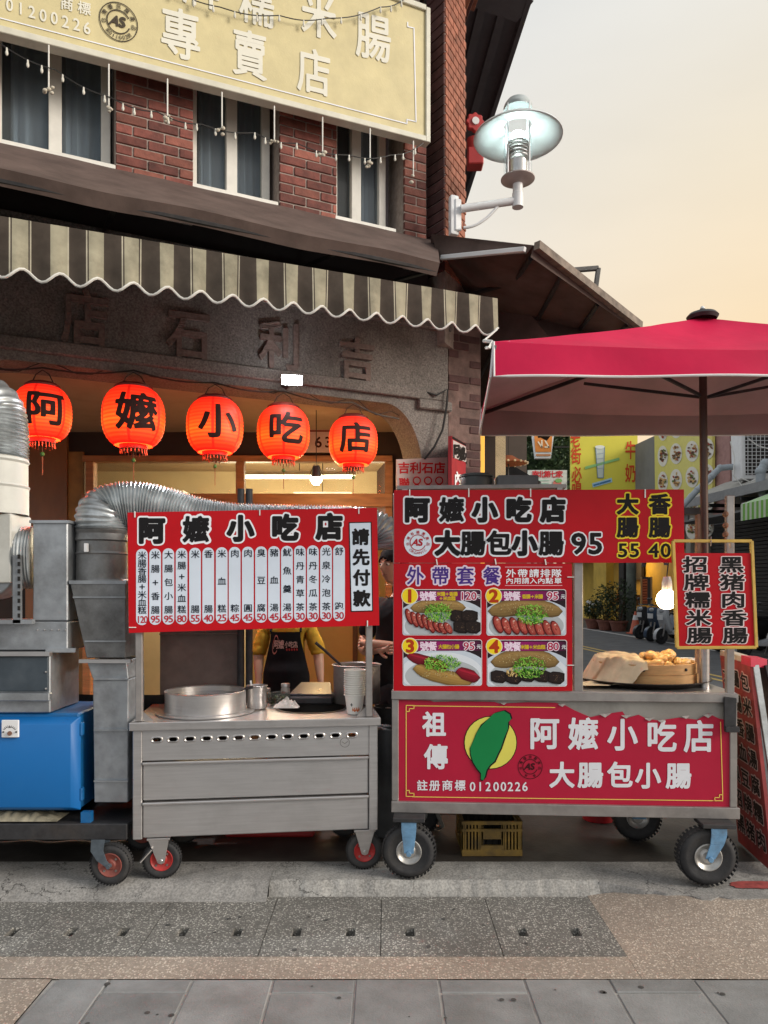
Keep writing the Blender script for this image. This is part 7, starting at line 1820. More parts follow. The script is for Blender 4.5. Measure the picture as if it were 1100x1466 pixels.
# signs of the street
def bsign(name, label, P_, px0, px1, py0, py1, m, th=.08):
    t_ = thing(name, label, 'sign', P_.hit((px0 + px1) / 2, py1)); b = MB(); b.prism([P_.hit(x, y, 0) for x, y in ((px0, py0), (px1, py0), (px1, py1), (px0, py1))], -P_.n * th); build(b, 'board', m, t_); return t_
M_ysign = mat('bright_yellow_sign', (.70, .62, .06), rough=.5, var=.05, scale=1)
PM = PL(800, 26, 920, 26); ms_ = bsign('milk_shop_sign', 'large yellow sign with red characters and drinks glass', PM, 817, 913, 600, 735, M_ysign)
b = MB(); fn = fnP(PM, .02); RD_ = srgb(206, 74, 40)
for ch, x, y in (('老', 824, 629), ('街', 825, 653), ('必', 826, 680), ('喝', 826, 703)): put(b, ch, fn, x, y, 13, 22, .02, RD_, res=30)
for ch, x, y in (('牛', 903, 645), ('奶', 903, 678)): put(b, ch, fn, x, y, 14, 24, .02, RD_, res=30)
poly2(b, [(852.5, 640), (866, 639), (864, 684), (856, 684)], fn, srgb(196, 205, 196)); fn2_ = fnP(PM, .03); poly2(b, ell(859, 640, 7, 2.6), fn2_, srgb(225, 228, 220)); line_px(b, fn2_, [(853, 641), (856, 684), (864, 684), (866, 640)], .8, srgb(90, 130, 170))
poly2(b, [(838, 668), (887, 655), (887, 658.5), (838, 672)], fnP(PM, .025), srgb(140, 190, 120)); poly2(b, [(848, 692), (876, 684), (877, 690), (849, 698)], fn, srgb(170, 205, 220))
for k in range(4): line_px(b, fn2_, [(855, 650 + 7 * k), (863.5, 649 + 7 * k)], .6, srgb(150, 160, 180))
line_px(b, fn2_, [(851, 694.5), (857, 692.8)], 2.2, srgb(70, 120, 170)); line_px(b, fn2_, [(859.5, 692), (873.5, 688)], 2.2, srgb(70, 120, 170))
build(b, 'lettering', M_print, ms_, smooth=False); build(MB().bar(PM.hit(913, 650, -.04), BG.hit(960, 650, -.1), .08), 'bracket', M_darkiron, ms_)
# food picture sign on the wall above the canopy
fs_ = thing('food_picture_sign', 'yellow wall sign with rows of oval dish pictures above the canopy', 'sign', BG.hit(982, 730, .15)); fq = fnP(BG, .16)
b = MB(); b.prism([BG.hit(x, y, .06) for x, y in ((940, 590), (1024, 560), (1024, 720), (942, 745))], BG.n * .08); build(b, 'board', mat('pale_yellow_board', (.66, .60, .16), rough=.5, var=.05), fs_)
b = MB(); random.seed(5)
for i, (x, w_) in enumerate(((949, 10), (968, 12), (991, 13), (1013, 13))):
    for j in range(5):
        y = 610 + 37 * j + (3 - i) * 2 + (i * -1.5); poly2(b, ell(x, y, w_ * .72, 15), fnP(BG, .150), srgb(222, 218, 206))
        for k in range(22):
            a = random.uniform(0, 6.28); r = math.sqrt(random.random()); poly2(b, ell(x + w_ * .45 * r * math.cos(a), y + 10 * r * math.sin(a), random.uniform(.8, 1.8), random.uniform(1.2, 3), 8, random.random() * 3), fnP(BG, .16 + k * .001), random.choice([srgb(110, 74, 48), srgb(160, 120, 80), srgb(84, 60, 52), srgb(196, 160, 110), srgb(150, 60, 50), srgb(90, 110, 50)]))
build(b, 'dish_pictures', M_print, fs_, smooth=False)
PW = PL(750, 29, 820, 29); ws = bsign('seventh_shop_sign', 'white box sign with a red heading and small print under the trees', PW, 756, 812, 673, 712, mat('white_sign_face', (.62, .64, .60), rough=.5))
b = MB(); word(b, '南北第七家', fnP(PW, .02), 784, 679, 9, 8.6, grow=.03, col=srgb(206, 50, 60)); 
for k in range(3): line_px(b, fnP(PW, .02), [(764, 688 + k * 4), (786, 688 + k * 4)], .9, srgb(150, 190, 170))
poly2(b, ell(798, 692, 6, 5), fnP(PW, .02), srgb(206, 120, 110)); poly2(b, ell(800, 688, 5, 3), fnP(PW, .03), srgb(130, 180, 110)); build(b, 'lettering', M_print, ws, smooth=False); build(MB().bar(PW.hit(812, 690, -.04), BG.hit(880, 690, -.1), .07), 'bracket', M_darkiron, ws)
PO = PL(750, 27, 820, 27); os_ = thing('orange_cup_sign', 'small white and orange bucket shaped sign hanging below the trees', 'sign', PO.hit(778, 656)); b = MB(); b.prism([PO.hit(x, y) for x, y in ((762, 618), (794, 618), (789, 656), (767, 656))], -PO.n * .2); build(b, 'body', M_white, os_)
b = MB(); poly2(b, [(765, 624), (791, 624), (789.5, 647), (766.8, 647)], fnP(PO, .02), srgb(222, 140, 70)); line_px(b, fnP(PO, .04), [(771, 633), (776, 640), (776, 631)], 2, srgb(236, 226, 200)); line_px(b, fnP(PO, .04), [(781, 631), (786, 640), (781, 640)], 2, srgb(236, 226, 200)); line_px(b, fnP(PO, .02), [(769, 651.5), (787, 651.5)], 3, srgb(200, 140, 100)); build(b, 'lettering', M_print, os_, smooth=False); build(MB().bar(PO.hit(794, 640, -.1), BG.hit(900, 640, -.1), .05), 'bracket', M_darkiron, os_)
# upright narrow sign in the arcade
PV = PL(900, 23.5, 960, 23.5); vs_ = bsign('upright_orange_sign', 'narrow upright sign with orange characters beside the arcade pillar', PV, 918.5, 933, 826, 866, mat('dark_board', (.05, .045, .04), rough=.5), .05); b = MB(); poly2(b, [(920, 829), (927, 829), (927, 864), (920, 864)], fnP(PV, .01), srgb(200, 110, 70))
for k in range(9): line_px(b, fnP(PV, .02), [(921.2, 832 + 3.7 * k), (925.8, 831 + 3.7 * k + (k % 3) * .6)], 1.4, srgb(130, 60, 40))
build(b, 'lettering', M_print, vs_, smooth=False); build(MB().cyl(PV.hit(918.5, 826), Vector((PV.hit(918.5, 826).x, 23.5, .1)), .03, n=8), 'stand_post', M_bamboo, vs_); build(MB().cyl(PV.hit(933, 826), Vector((PV.hit(933, 826).x, 23.5, .1)), .03, n=8), 'stand_post', M_bamboo, vs_)
# green and white striped awning
ga = thing('green_striped_awning', 'light green and white striped awning over the roller shutter', 'awning', BG.hit(1085, 744, 1.5)); b = MB(); s0 = bgs(1061, 1.9); s1 = sA - 5; zz = Z(722, BG.hit(1061, 0, 1.9).y)
GC, WC = srgb(120, 178, 80), srgb(200, 214, 190)
b.grid(lambda u, v: BG.p(s0 + (s1 - s0) * u, zz + .38 * (1 - v), .9 + 1.0 * v), 60, 3, colfn=lambda u, v: GC if int(u * 60) % 2 else WC); b.grid(lambda u, v: BG.p(s0 + (s1 - s0) * u, zz - .36 * v, 1.9 + .005), 60, 2, colfn=lambda u, v: GC if int(u * 60) % 2 else WC); b.add([BG.p(s0, zz + .38, .9), BG.p(s0, zz, 1.9), BG.p(s0, zz - .36, 1.9), BG.p(s0, zz - .1, .9)], [(0, 1, 2, 3)], GC); build(b, 'cloth', M_print, ga)
build(MB().tube([BG.p(s0, zz + .3, .05), BG.p(s0, zz, 1.88)], .025, 6), 'arm', M_steel, ga)
# air conditioner on the upper wall with pipes
ac = thing('air_conditioner', 'white outdoor air conditioner unit with dark grille above the canopy', 'air conditioner', BG.hit(1080, 700, .8)); q0, q1 = bgs(1067, .9), bgs(1150, .9); zA0, zA1 = Z(692, 17.8), Z(600, 17.8)
PAc = PL(1060, 17.6, 1110, 17.6); b = MB(); b.prism([PAc.hit(x, y) for x, y in ((1060, 610), (1118, 610), (1118, 686), (1062, 686))], (0, .5, 0)); build(b, 'casing', M_white, ac, bevel=.02)
b = MB(); b.prism([PAc.hit(x, y, .01) for x, y in ((1067, 616), (1116, 616), (1116, 680), (1068, 680))], (0, .02, 0)); build(b, 'fan_recess', M_dkroom, ac)
for k in range(12): build(MB().bar(PAc.hit(1067, 620 + k * 5.3, .03), PAc.hit(1116, 620 + k * 5.3, .03), .012), 'grille_bar', M_white, ac)
for k in range(8): build(MB().bar(PAc.hit(1071 + k * 6, 616, .03), PAc.hit(1071 + k * 6, 680, .03), .012), 'grille_bar', M_white, ac)
build(MB().bar(PAc.hit(1062, 688, -.2), BG.hit(1110, 692, -.1), .06), 'wall_bracket', M_steel, ac)
M_pvc = mat('grey_pvc', (.30, .34, .37), rough=.5, var=.1)
def pipe(name, label, pts, Y, r):
    t_ = thing(name, label, 'pipe', at(*pts[0], Y)); P = [at(x, y, Y) for x, y in pts]; S_ = []
    for i in range(len(P) - 1):
        for k in range(6): S_.append(P[i].lerp(P[i + 1], k / 6))
    S_.append(P[-1]); build(MB().tube(S_, r, 12), 'pipe_run', M_pvc, t_)
    for i in range(1, len(P) - 1): build(MB().ball(P[i], r * 1.18, 12, 8), 'elbow', M_pvc, t_)
pipe('drain_pipe', 'grey plastic drain pipe bent diagonally across the wall sign', [(976, 726), (999, 701), (1019, 682), (1031, 670), (1052, 668)], 18.0, .075); pipe('drain_pipe', 'thick grey plastic pipe arching over the green awning', [(1112, 660), (1096, 664), (1089, 675), (1089, 695), (1096, 716)], 16.5, .10)
wr_ = thing('hanging_wires', 'loose pale wires drooping between air conditioner and wall', 'wire', at(1050, 640, 17.4)); b = MB()
for pts in (((1046, 632), (1052, 655), (1050, 680), (1062, 695)), ((1072, 628), (1085, 638), (1110, 645)), ((1060, 684), (1075, 690), (1088, 682), (1098, 662))): b.tube([at(x, y, 17.4) for x, y in pts], .014, 5)
build(b, 'wire', M_plasticw, wr_)

# ---------------- parked scooters, cones, pots, trees
M_scw = mat('scooter_white', (.55, .57, .60), rough=.25, var=.05, coat=.5); M_scb = mat('scooter_black', (.03, .03, .034), rough=.3, var=.1, coat=.4); M_scblue = mat('scooter_blue', (.05, .08, .13), rough=.25, coat=.5)
def scooter(loc, rz, body, label):
    t_ = thing('parked_scooter', label, 'scooter', (0, 0, 0), 'scooters parked across the side street'); n0 = t_.name
    for y in (-.62, .62): wheel(t_, (0, y, .21), .21, .09, (1, 0, 0), M_rubber, M_darkiron, bolts=0)
    b = MB(); b.prism([(-.14, y, z) for y, z in ((.95, .52), (.80, .75), (.25, .78), (.10, .40), (-.35, .32), (-.45, .40), (-.40, .26), (.15, .22), (.45, .30), (.80, .42))], (.28, 0, 0)); build(b, 'body', body, t_, bevel=.04, seg=2)
    b = MB(); b.prism([(-.15, y, z) for y, z in ((.88, .76), (.85, .84), (.30, .86), (.18, .80), (.25, .77))], (.30, 0, 0)); build(b, 'seat', M_scb, t_, bevel=.03, seg=2)
    b = MB(); b.prism([(-.19, y, z) for y, z in ((-.40, .28), (-.50, .40), (-.62, .78), (-.60, .98), (-.50, .98), (-.48, .78), (-.36, .42))], (.38, 0, 0)); build(b, 'leg_shield', body, t_, bevel=.05, seg=2)
    b = MB(); b.lathe([(.23, -.06), (.24, 0), (.23, .06)], (0, -.62, .21), 20, (1, 0, 0), a0=R(20), a1=R(200)); build(b, 'front_fender', body, t_)
    build(MB().tube([(-.32, -.40, 1.04), (-.15, -.52, 1.02), (.15, -.52, 1.02), (.32, -.40, 1.04)], .018, 8), 'handlebar', M_scb, t_); build(MB().ball((0, -.585, .90), .085, 14, 10, sc=(1.25, .6, .75)), 'headlight', mat('headlamp_lens', (.35, .37, .4), rough=.1), t_)
    for sg in (-1, 1): build(MB().tube([(sg * .22, -.46, 1.03), (sg * .26, -.45, 1.16)], .008, 6), 'mirror_stalk', M_scb, t_); build(MB().ball((sg * .28, -.45, 1.20), .06, 10, 8, sc=(1, .3, .7)), 'mirror', M_scb, t_)
    build(MB().box(-.10, .10, -.66, -.645, .66, .80), 'number_plate', M_white, t_)
    for sg in (-1, 1): build(MB().tube([(sg * .07, -.62, .21), (sg * .07, -.54, .55)], .022, 6), 'fork_leg', M_steel, t_)
    build(MB().tube([(-.1, .1, .22), (-.2, .12, .02)], .012, 6), 'kick_stand', M_steel, t_)
    t_.location = loc; t_.rotation_euler.z = rz; WL[n0] = Vector(loc)
    return t_
def gz(Y): return rz_(Y) + .012
for px, Y, az, bm_, lab in ((941, 22.2, -70, M_scb, 'black scooter parked next to the orange cones'), (956, 21.3, -66, M_scblue, 'dark blue scooter parked between black and white scooters'), (972, 20.4, -68, M_scw, 'white scooter half behind the framed hanging sign'), (1098, 16.6, -75, M_scw, 'white scooter parked in front of the roller shutter'), (1060, 18.0, -70, M_scb, 'black scooter parked behind the framed hanging sign by shutter')):
    scooter((X(px, Y), Y, gz(Y)), R(az), bm_, lab)
M_cone = mat('orange_cone', (.55, .12, .06), rough=.6, var=.12); 
for px, Y, lab in ((910, 24.4, 'orange traffic cone beside the mossy pillar'), (924, 23.6, 'orange traffic cone with a notched base beside the scooters')):
    c = Vector((X(px, Y), Y, gz(Y))); t_ = thing('traffic_cone', lab, 'traffic cone', c, 'traffic cones'); build(MB().lathe([(.0, .74), (.03, .74), (.19, .04), (.20, .03)], c, 22), 'cone', M_cone, t_); build(MB().lathe([(.062, .62), (.066, .60), (.098, .46), (.094, .46)], c, 22), 'white_band', M_white, t_); build(MB().box(c.x - .24, c.x + .24, c.y - .24, c.y + .24, c.z, c.z + .035), 'base', M_cone, t_, bevel=.01)
M_terra = mat('terracotta', (.22, .085, .06), rough=.8, var=.2); M_leafs = [mat('leaf_dark', (.035, .06, .028), rough=.55, var=.4, scale=9), mat('leaf_mid', (.06, .10, .04), rough=.55, var=.4, scale=9), mat('leaf_pale', (.10, .15, .06), rough=.55, var=.35, scale=9)]
def leaves(mb, c, rx, rz, n, size, hollow=.35):
    for k in range(n):
        d = Vector((random.gauss(0, 1), random.gauss(0, 1), random.gauss(0, 1))).normalized(); r = (hollow + (1 - hollow) * random.random() ** .6)
        lump_ = 1 + .28 * mnoise.noise(d * 2.3 + Vector((c[0], c[1], c[2])))
        p = Vector(c) + Vector((d.x * rx, d.y * rx, d.z * rz)) * r * lump_
        a = Vector((random.gauss(0, 1), random.gauss(0, 1), random.gauss(0, .6))).normalized(); q = a.cross(Vector((random.random(), random.random(), 1))).normalized(); s_ = size * random.uniform(.6, 1.3)
        mb.add([p - a * s_, p + q * s_ * .4, p + a * s_, p - q * s_ * .4], [(0, 1, 2, 3)])
random.seed(11)
for px, Y, r, h_, lab in ((850, 27.4, .30, .55, 'small potted shrub with white flowers at the yellow shop'), (868, 26.4, .42, .95, 'tall leafy shrub in the middle terracotta pot'), (886, 25.8, .5, 1.15, 'tallest leafy shrub in the wide terracotta pot beside the pillar')):
    c = Vector((X(px, Y), Y, gz(Y))); t_ = thing('potted_shrub', lab, 'potted plant', c, 'potted shrubs by the yellow shop'); build(MB().lathe([(0, 0), (.22, 0), (.30, .30), (.33, .31), (.33, .36), (.29, .36), (.27, .30), (0, .30)], c, 20), 'pot', M_terra, t_)
    st_ = MB()
    for k in range(6): a = k * 1.05; st_.tube([c + Vector((.05 * math.cos(a), .05 * math.sin(a), .3)), c + Vector((r * .5 * math.cos(a), r * .5 * math.sin(a), .3 + h_ * .8))], [.016, .008], 6)
    build(st_, 'stem', M_brown, t_)
    for i_, m_ in enumerate(M_leafs[:2]): 
        b = MB(); leaves(b, (c.x, c.y, c.z + .35 + h_ * .62), r * 1.25, h_ * .72, 420, .06); build(b, 'foliage', m_, t_, smooth=False)
    if r < .35:
        b = MB()
        for k in range(26): b.ball(c + Vector((random.uniform(-.3, .3), random.uniform(-.3, .1), .55 + random.uniform(0, .5))), .035, 6, 4)
        build(b, 'flowers', M_white, t_)
def tree(name, label, px, Y, zc_, rx, rz_c, n, size):
    base = Vector((X(px, Y), Y, .1)); t_ = thing(name, label, 'tree', base, 'trees down the street'); tk = MB(); top = Vector((base.x, base.y, zc_ - rz_c * .3)); tk.tube([base, base.lerp(top, .5) + Vector((.15, 0, 0)), top], [.22, .17, .11], 10)
    for k in range(7):
        a = k * .9; e_ = Vector((base.x + rx * .6 * math.cos(a), base.y + rx * .6 * math.sin(a), zc_ + rz_c * (.1 + .3 * math.sin(k)))); tk.tube([top + Vector((0, 0, -.5)), top.lerp(e_, .5) + Vector((0, 0, .2)), e_], [.09, .06, .025], 6)
    build(tk, 'trunk', M_brown, t_)
    for i_, m_ in enumerate(M_leafs):
        b = MB()
        for j in range(7):
            d = Vector((random.gauss(0, .45) * rx, random.gauss(0, .45) * rx, random.gauss(0, .42) * rz_c)); leaves(b, (base.x + d.x, base.y + d.y, zc_ + d.z), rx * .5, rz_c * .45, n // 21, size, .2)
        build(b, 'crown', m_, t_, smooth=False)
tree('leafy_tree', 'leafy green tree behind the white box sign at the end of the street', 775, 34, 7.4, 2.6, 2.2, 9000, .15); tree('leafy_tree', 'smaller tree half hidden by the yellow milk sign', 822, 38, 7.0, 2.2, 2.2, 6000, .15)
# straw hat lamp hanging under the neighbour's canopy
hl = thing('straw_hat_lamp', 'round straw hat lampshade with a ruffled rim hanging in the side street', 'lamp', at(728, 664, 8)); c = at(728, 664, 8.0)
b = MB(); n = 36
prof = [(.02, .09), (.05, .085), (.11, .045), (.17, .02), (.20, .0)]
b.lathe(prof, c, n); build(b, 'hat', mat('red_brown_straw', (.26, .075, .03), rough=.8, var=.3, scale=40), hl)
for k in range(18): a = 2 * math.pi * k / 18; build(MB().ball(c + Vector((.205 * math.cos(a), .205 * math.sin(a), .005)), .013, 6, 4), 'ruffle', M_cloth, hl)
build(MB().cyl(c + Vector((0, 0, .09)), c + Vector((0, 0, .75)), .004, n=5), 'cord', M_wire, hl); build(MB().cyl(c + Vector((0, 0, .0)), c + Vector((0, 0, -.14)), .008, n=6), 'bulb_holder', M_darkiron, hl)
st2 = thing('stall_canopy', 'dark peaked stall canopy beyond the long red sign', 'canopy', at(735, 700, 9)); b = MB(); pk = at(690, 640, 9.5); b.add([pk, at(775, 690, 8.6), at(660, 690, 8.6), at(765, 692, 10.5), at(650, 692, 10.5)], [(0, 2, 1), (0, 1, 3), (0, 3, 4), (0, 4, 2)]); build(b, 'canopy_cloth', M_blackcloth, st2, smooth=False)
for p in (at(772, 690, 8.65), at(664, 690, 8.65), at(763, 692, 10.45), at(654, 692, 10.45)): build(MB().cyl((p.x, p.y, 0), p, .025, n=8), 'canopy_pole', M_darkiron, st2)

# ================================================================== PEOPLE
M_skin = mat('skin', (.50, .29, .20), rough=.5, var=.08, scale=12, spec=.4); M_hair = mat('black_hair', (.010, .008, .008), rough=.8, spec=.15, var=.3, scale=40, stretch=(1, 1, .1))
def skin_mesh(name, joints, edges, sub=2):
    """joints: list of (position, (rx, ry)); one continuous limb surface"""
    me = bpy.data.meshes.new(name); me.from_pydata([tuple(j[0]) for j in joints], edges, [])
    o = bpy.data.objects.new(name, me); COL.objects.link(o)
    md = o.modifiers.new('skin', 'SKIN'); md.use_smooth_shade = True; md.branch_smoothing = .6
    for i, j in enumerate(joints): me.skin_vertices[0].data[i].radius = j[1] if isinstance(j[1], (tuple, list)) else (j[1], j[1])
    me.skin_vertices[0].data[0].use_root = True
    sm = o.modifiers.new('sub', 'SUBSURF'); sm.levels = sub; sm.render_levels = sub
    dg = bpy.context.evaluated_depsgraph_get(); dg.update()
    r = bpy.data.meshes.new_from_object(o.evaluated_get(dg)); bpy.data.objects.remove(o); bpy.data.meshes.remove(me)
    r.polygons.foreach_set('use_smooth', [True] * len(r.polygons)); r.name = name
    return r
def part(name, me, m, par, off=(0, 0, 0)):
    me.materials.clear(); me.materials.append(m)
    if name in ('shirt', 'trousers'):      # cloth folds
        for v in me.vertices: v.co += v.normal * (.009 * mnoise.noise((v.co.x * 14, v.co.y * 14, v.co.z * 9)) + .005 * mnoise.noise((v.co.x * 30, v.co.y * 30, v.co.z * 40)))
    o = bpy.data.objects.new(name, me); COL.objects.link(o); o.parent = par; o.location = off; WL[o.name] = WL[par.name] + Vector(off); return o
def head_mesh(yaw, pitch, c, s=1.0):
    """head looking along -Y before yaw; brow, sockets, nose, lips, chin, jaw and ears shaped from one sphere"""
    bm = bmesh.new(); bmesh.ops.create_uvsphere(bm, u_segments=64, v_segments=48, radius=1.0)
    g = lambda x, y, z, cx_, cz_, sx, sz: math.exp(-((x - cx_) / sx) ** 2 - ((z - cz_) / sz) ** 2)
    rot = Matrix.Rotation(yaw, 3, 'Z') @ Matrix.Rotation(pitch, 3, 'X')
    for v in bm.verts:
        x, y, z = v.co
        ux, uy, uz = x * .075, y * .095, z * .118
        if z < 0: ux *= 1 - .30 * (-z) ** 1.6; uy *= 1 - (.22 if y > 0 else .04) * (-z)
        if z < -.2 and y < 0: uy -= .010 * (-z)
        if y < 0:
            f = -y
            uy -= f * (.026 * g(ux, uy, uz, 0, -.014, .011, .020) + .010 * g(ux, uy, uz, 0, .008, .010, .018))            # nose
            uy -= f * .006 * (g(ux, uy, uz, .03, .032, .024, .009) + g(ux, uy, uz, -.03, .032, .024, .009))                # brow
            uy += f * .010 * (g(ux, uy, uz, .030, .013, .015, .010) + g(ux, uy, uz, -.030, .013, .015, .010))              # sockets
            uy -= f * .008 * g(ux, uy, uz, 0, -.050, .022, .005); uy -= f * .008 * g(ux, uy, uz, 0, -.062, .019, .006); uy += f * .005 * g(ux, uy, uz, 0, -.0555, .022, .0025)   # lips
            uy -= f * .009 * g(ux, uy, uz, 0, -.094, .022, .016)                                                        # chin
            uy -= f * .005 * (g(ux, uy, uz, .042, -.012, .02, .018) + g(ux, uy, uz, -.042, -.012, .02, .018))              # cheeks
        ex = g(uy, 0, uz, .012, -.002, .016, .030)
        if abs(x) > .8: ux += math.copysign(.016 * ex, x)
        v.co = rot @ (Vector((ux, uy, uz)) * s) + Vector(c)
    me = bpy.data.meshes.new('head'); bm.to_mesh(me); bm.free(); me.polygons.foreach_set('use_smooth', [True] * len(me.polygons))
    return me, rot
def hair_mesh(rot, c, s, long=False):
    bm = bmesh.new(); bmesh.ops.create_uvsphere(bm, u_segments=48, v_segments=36, radius=1.0); kill = []
    for v in bm.verts:
        x, y, z = v.co
        line = .42 - .25 * max(0, y) - (.75 if y > .1 else .0) - (.35 * abs(x) if y < .1 else 0)
        if long: line -= .25
        if z < line - .04: kill.append(v)
        n_ = .004 * mnoise.noise(Vector((x * 9, y * 9, z * 9)))
        v.co = rot @ (Vector((x * (.0805 + n_), y * (.101 + n_) + .002, z * (.124 + n_) + .002)) * s) + Vector(c)
    bmesh.ops.delete(bm, geom=kill, context='VERTS')
    r = bmesh.ops.solidify(bm, geom=bm.faces[:], thickness=-.006)
    me = bpy.data.meshes.new('hair'); bm.to_mesh(me); bm.free(); me.polygons.foreach_set('use_smooth', [True] * len(me.polygons)); return me
def hand(w_, d, side, curl=.5):
    """palm and five fingers from a wrist along direction d; returns joints, edges"""
    d = Vector(d).normalized(); sd = Vector(side).normalized(); up = d.cross(sd).normalized(); w_ = Vector(w_)
    J = [(w_, (.024, .020)), (w_ + d * .04, (.034, .018)), (w_ + d * .075, (.038, .016))]; E = [(0, 1), (1, 2)]
    for k, (o_, L) in enumerate(((-.030, .060), (-.010, .072), (.010, .068), (.029, .055))):
        p = w_ + d * .082 + sd * o_; i0 = len(J)
        J += [(p, (.010, .010)), (p + d * L * .45 + up * .006, (.009, .009)), (p + d * L * (.45 + .35 * (1 - curl * .4)) + up * L * .35 * curl, (.0085, .0085)), (p + d * L * .85 + up * L * .75 * curl, (.007, .007))]
        E += [(2, i0), (i0, i0 + 1), (i0 + 1, i0 + 2), (i0 + 2, i0 + 3)]
    i0 = len(J); t0 = w_ + d * .03 - sd * .032
    J += [(t0, (.013, .012)), (t0 + d * .03 - sd * .02 + up * .008, (.011, .011)), (t0 + d * .055 - sd * .026 + up * .016, (.009, .009))]; E += [(1, i0), (i0, i0 + 1), (i0 + 1, i0 + 2)]
    return J, E
def person(label, loc, H, arms, yaw, sex, shirt, trousers, head_yaw, sleeve=.5, pitch=0.0):
    """standing figure at loc; arms: two lists of shoulder, elbow, wrist (local, facing -Y), hand side vectors"""
    k = H / 1.70; P = thing('person', label, 'person', loc)
    hip, wst, chest, neck0, neck1 = .90 * k, 1.04 * k, 1.28 * k, 1.42 * k, 1.48 * k
    sw = (.165 if sex == 'f' else .19) * k; hw_ = .085 * k
    J = [((0, 0, hip), (.15 * k, .10 * k)), ((0, 0, wst), (.125 * k, .088 * k)), ((0, 0, chest), (.155 * k, .10 * k)), ((0, .01, 1.385 * k), (.10 * k, .075 * k)), ((0, .008, neck0 + .02), (.05 * k, .05 * k)), ((0, -.005, neck1 + .05), (.048 * k, .05 * k))]
    E = [(0, 1), (1, 2), (2, 3), (3, 4), (4, 5)]
    cloth_j = []
    for sg in (-1, 1):
        i0 = len(J); J += [((sg * hw_, 0, .84 * k), (.085 * k, .088 * k)), ((sg * hw_, .005, .47 * k), (.058 * k, .060 * k)), ((sg * hw_, .02, .10 * k), (.038 * k, .042 * k)), ((sg * hw_, .02, .05 * k), (.036, .045)), ((sg * hw_, -.12 * k, .035), (.036, .026))]
        E += [(0, i0), (i0, i0 + 1), (i0 + 1, i0 + 2), (i0 + 2, i0 + 3), (i0 + 3, i0 + 4)]
    for sg, (el, wrs, hd, sd, crl) in zip((-1, 1), arms):
        i0 = len(J); sh_ = (sg * sw, .01, 1.375 * k)
        J += [(sh_, (.058 * k, .055 * k)), (el, (.047 * k, .046 * k)), (Vector(el).lerp(Vector(wrs), .35), (.047 * k, .044 * k)), (wrs, (.030 * k, .026 * k))]; E += [(3, i0), (i0, i0 + 1), (i0 + 1, i0 + 2), (i0 + 2, i0 + 3)]
        hj, he = hand(wrs, hd, sd, crl); j0 = len(J); J += hj[1:]; 
        E += [(i0 + 3 if a == 0 else j0 + a - 1, j0 + b_ - 1) for a, b_ in he]
    rotz = Matrix.Rotation(yaw, 3, 'Z'); J = [(rotz @ Vector(p), r) for p, r in J]
    bd_ = part('body', skin_mesh('body', J, E), M_skin, P)
    hc = rotz @ Vector((0, -.02, neck1 + .165 * k)); me, rot = head_mesh(head_yaw, pitch, hc, k * 1.0); part('head', me, M_skin, P); hm = hair_mesh(rot, hc, k * 1.0, sex == 'f'); part('hair', hm, M_hair, P)
    for sg in (-1, 1):
        e_ = rot @ (Vector((sg * .030, -.0805, .0125)) * k) + hc; build(MB().ball(WL[P.name] + e_, .0115 * k, 14, 10), 'eye', mat('eye_white', (.55, .5, .46), rough=.2), P); q = rot @ (Vector((sg * .030, -.0900, .0125)) * k) + hc; build(MB().ball(WL[P.name] + q, .0052, 10, 8), 'iris', M_hair, P)
        br_ = MB(); br_.tube([WL[P.name] + rot @ (Vector((sg * x, y, z)) * k) + hc for x, y, z in ((.014, -.0935, .031), (.030, -.0915, .0355), (.046, -.080, .031))], [.002, .0035, .0015], 6); build(br_, 'eyebrow', M_hair, P)
    lp_ = MB(); lp_.tube([WL[P.name] + rot @ (Vector((x, -.094 + abs(x) * .35 - (.004 if abs(x) < .01 else 0), -.0555)) * k) + hc for x in (-.022, -.012, 0, .012, .022)], .0022, 6); build(lp_, 'mouth', mat('lip', (.22, .08, .07), rough=.5), P)
    # shirt: torso shell and sleeves, one surface
    g = .02
    SJ = [((0, 0, hip - .10), (.165 * k + g, .115 * k + g)), ((0, 0, wst), (.13 * k + g, .09 * k + g)), ((0, 0, chest), (.155 * k + g, .10 * k + g)), ((0, .01, 1.385 * k), (.10 * k + g, .075 * k + g)), ((0, .01, 1.43 * k), (.062 * k, .06 * k))]; SE = [(0, 1), (1, 2), (2, 3), (3, 4)]
    for sg, (el, wrs, hd, sd, crl) in zip((-1, 1), arms):
        i0 = len(SJ); sh_ = Vector((sg * sw, .01, 1.375 * k)); SJ += [(sh_, (.058 * k + g, .055 * k + g))]; SE += [(3, i0)]
        if sleeve <= 1: SJ += [(sh_.lerp(Vector(el), sleeve), (.048 * k + g, .048 * k + g))]; SE += [(i0, i0 + 1)]
        else: SJ += [(el, (.044 * k + g, .044 * k + g)), (Vector(el).lerp(Vector(wrs), sleeve - 1), (.041 * k + g, .041 * k + g))]; SE += [(i0, i0 + 1), (i0 + 1, i0 + 2)]
    SJ = [(rotz @ Vector(p), r) for p, r in SJ]; part('shirt', skin_mesh('shirt', SJ, SE, 3), shirt, P)
    TJ = [((0, 0, hip + .03), (.15 * k + .012, .10 * k + .012)), ((0, 0, hip - .04), (.155 * k + .012, .105 * k + .012))]; TE = [(0, 1)]
    for sg in (-1, 1):
        i0 = len(TJ); TJ += [((sg * hw_, 0, .82 * k), (.095 * k + .014, .098 * k + .014)), ((sg * hw_, .005, .47 * k), (.066 * k + .008, .068 * k + .008)), ((sg * hw_, .02, .09 * k), (.055 * k, .06 * k))]; TE += [(1, i0), (i0, i0 + 1), (i0 + 1, i0 + 2)]
    part('trousers', skin_mesh('trousers', [(rotz @ Vector(p), r) for p, r in TJ], TE), trousers, P)
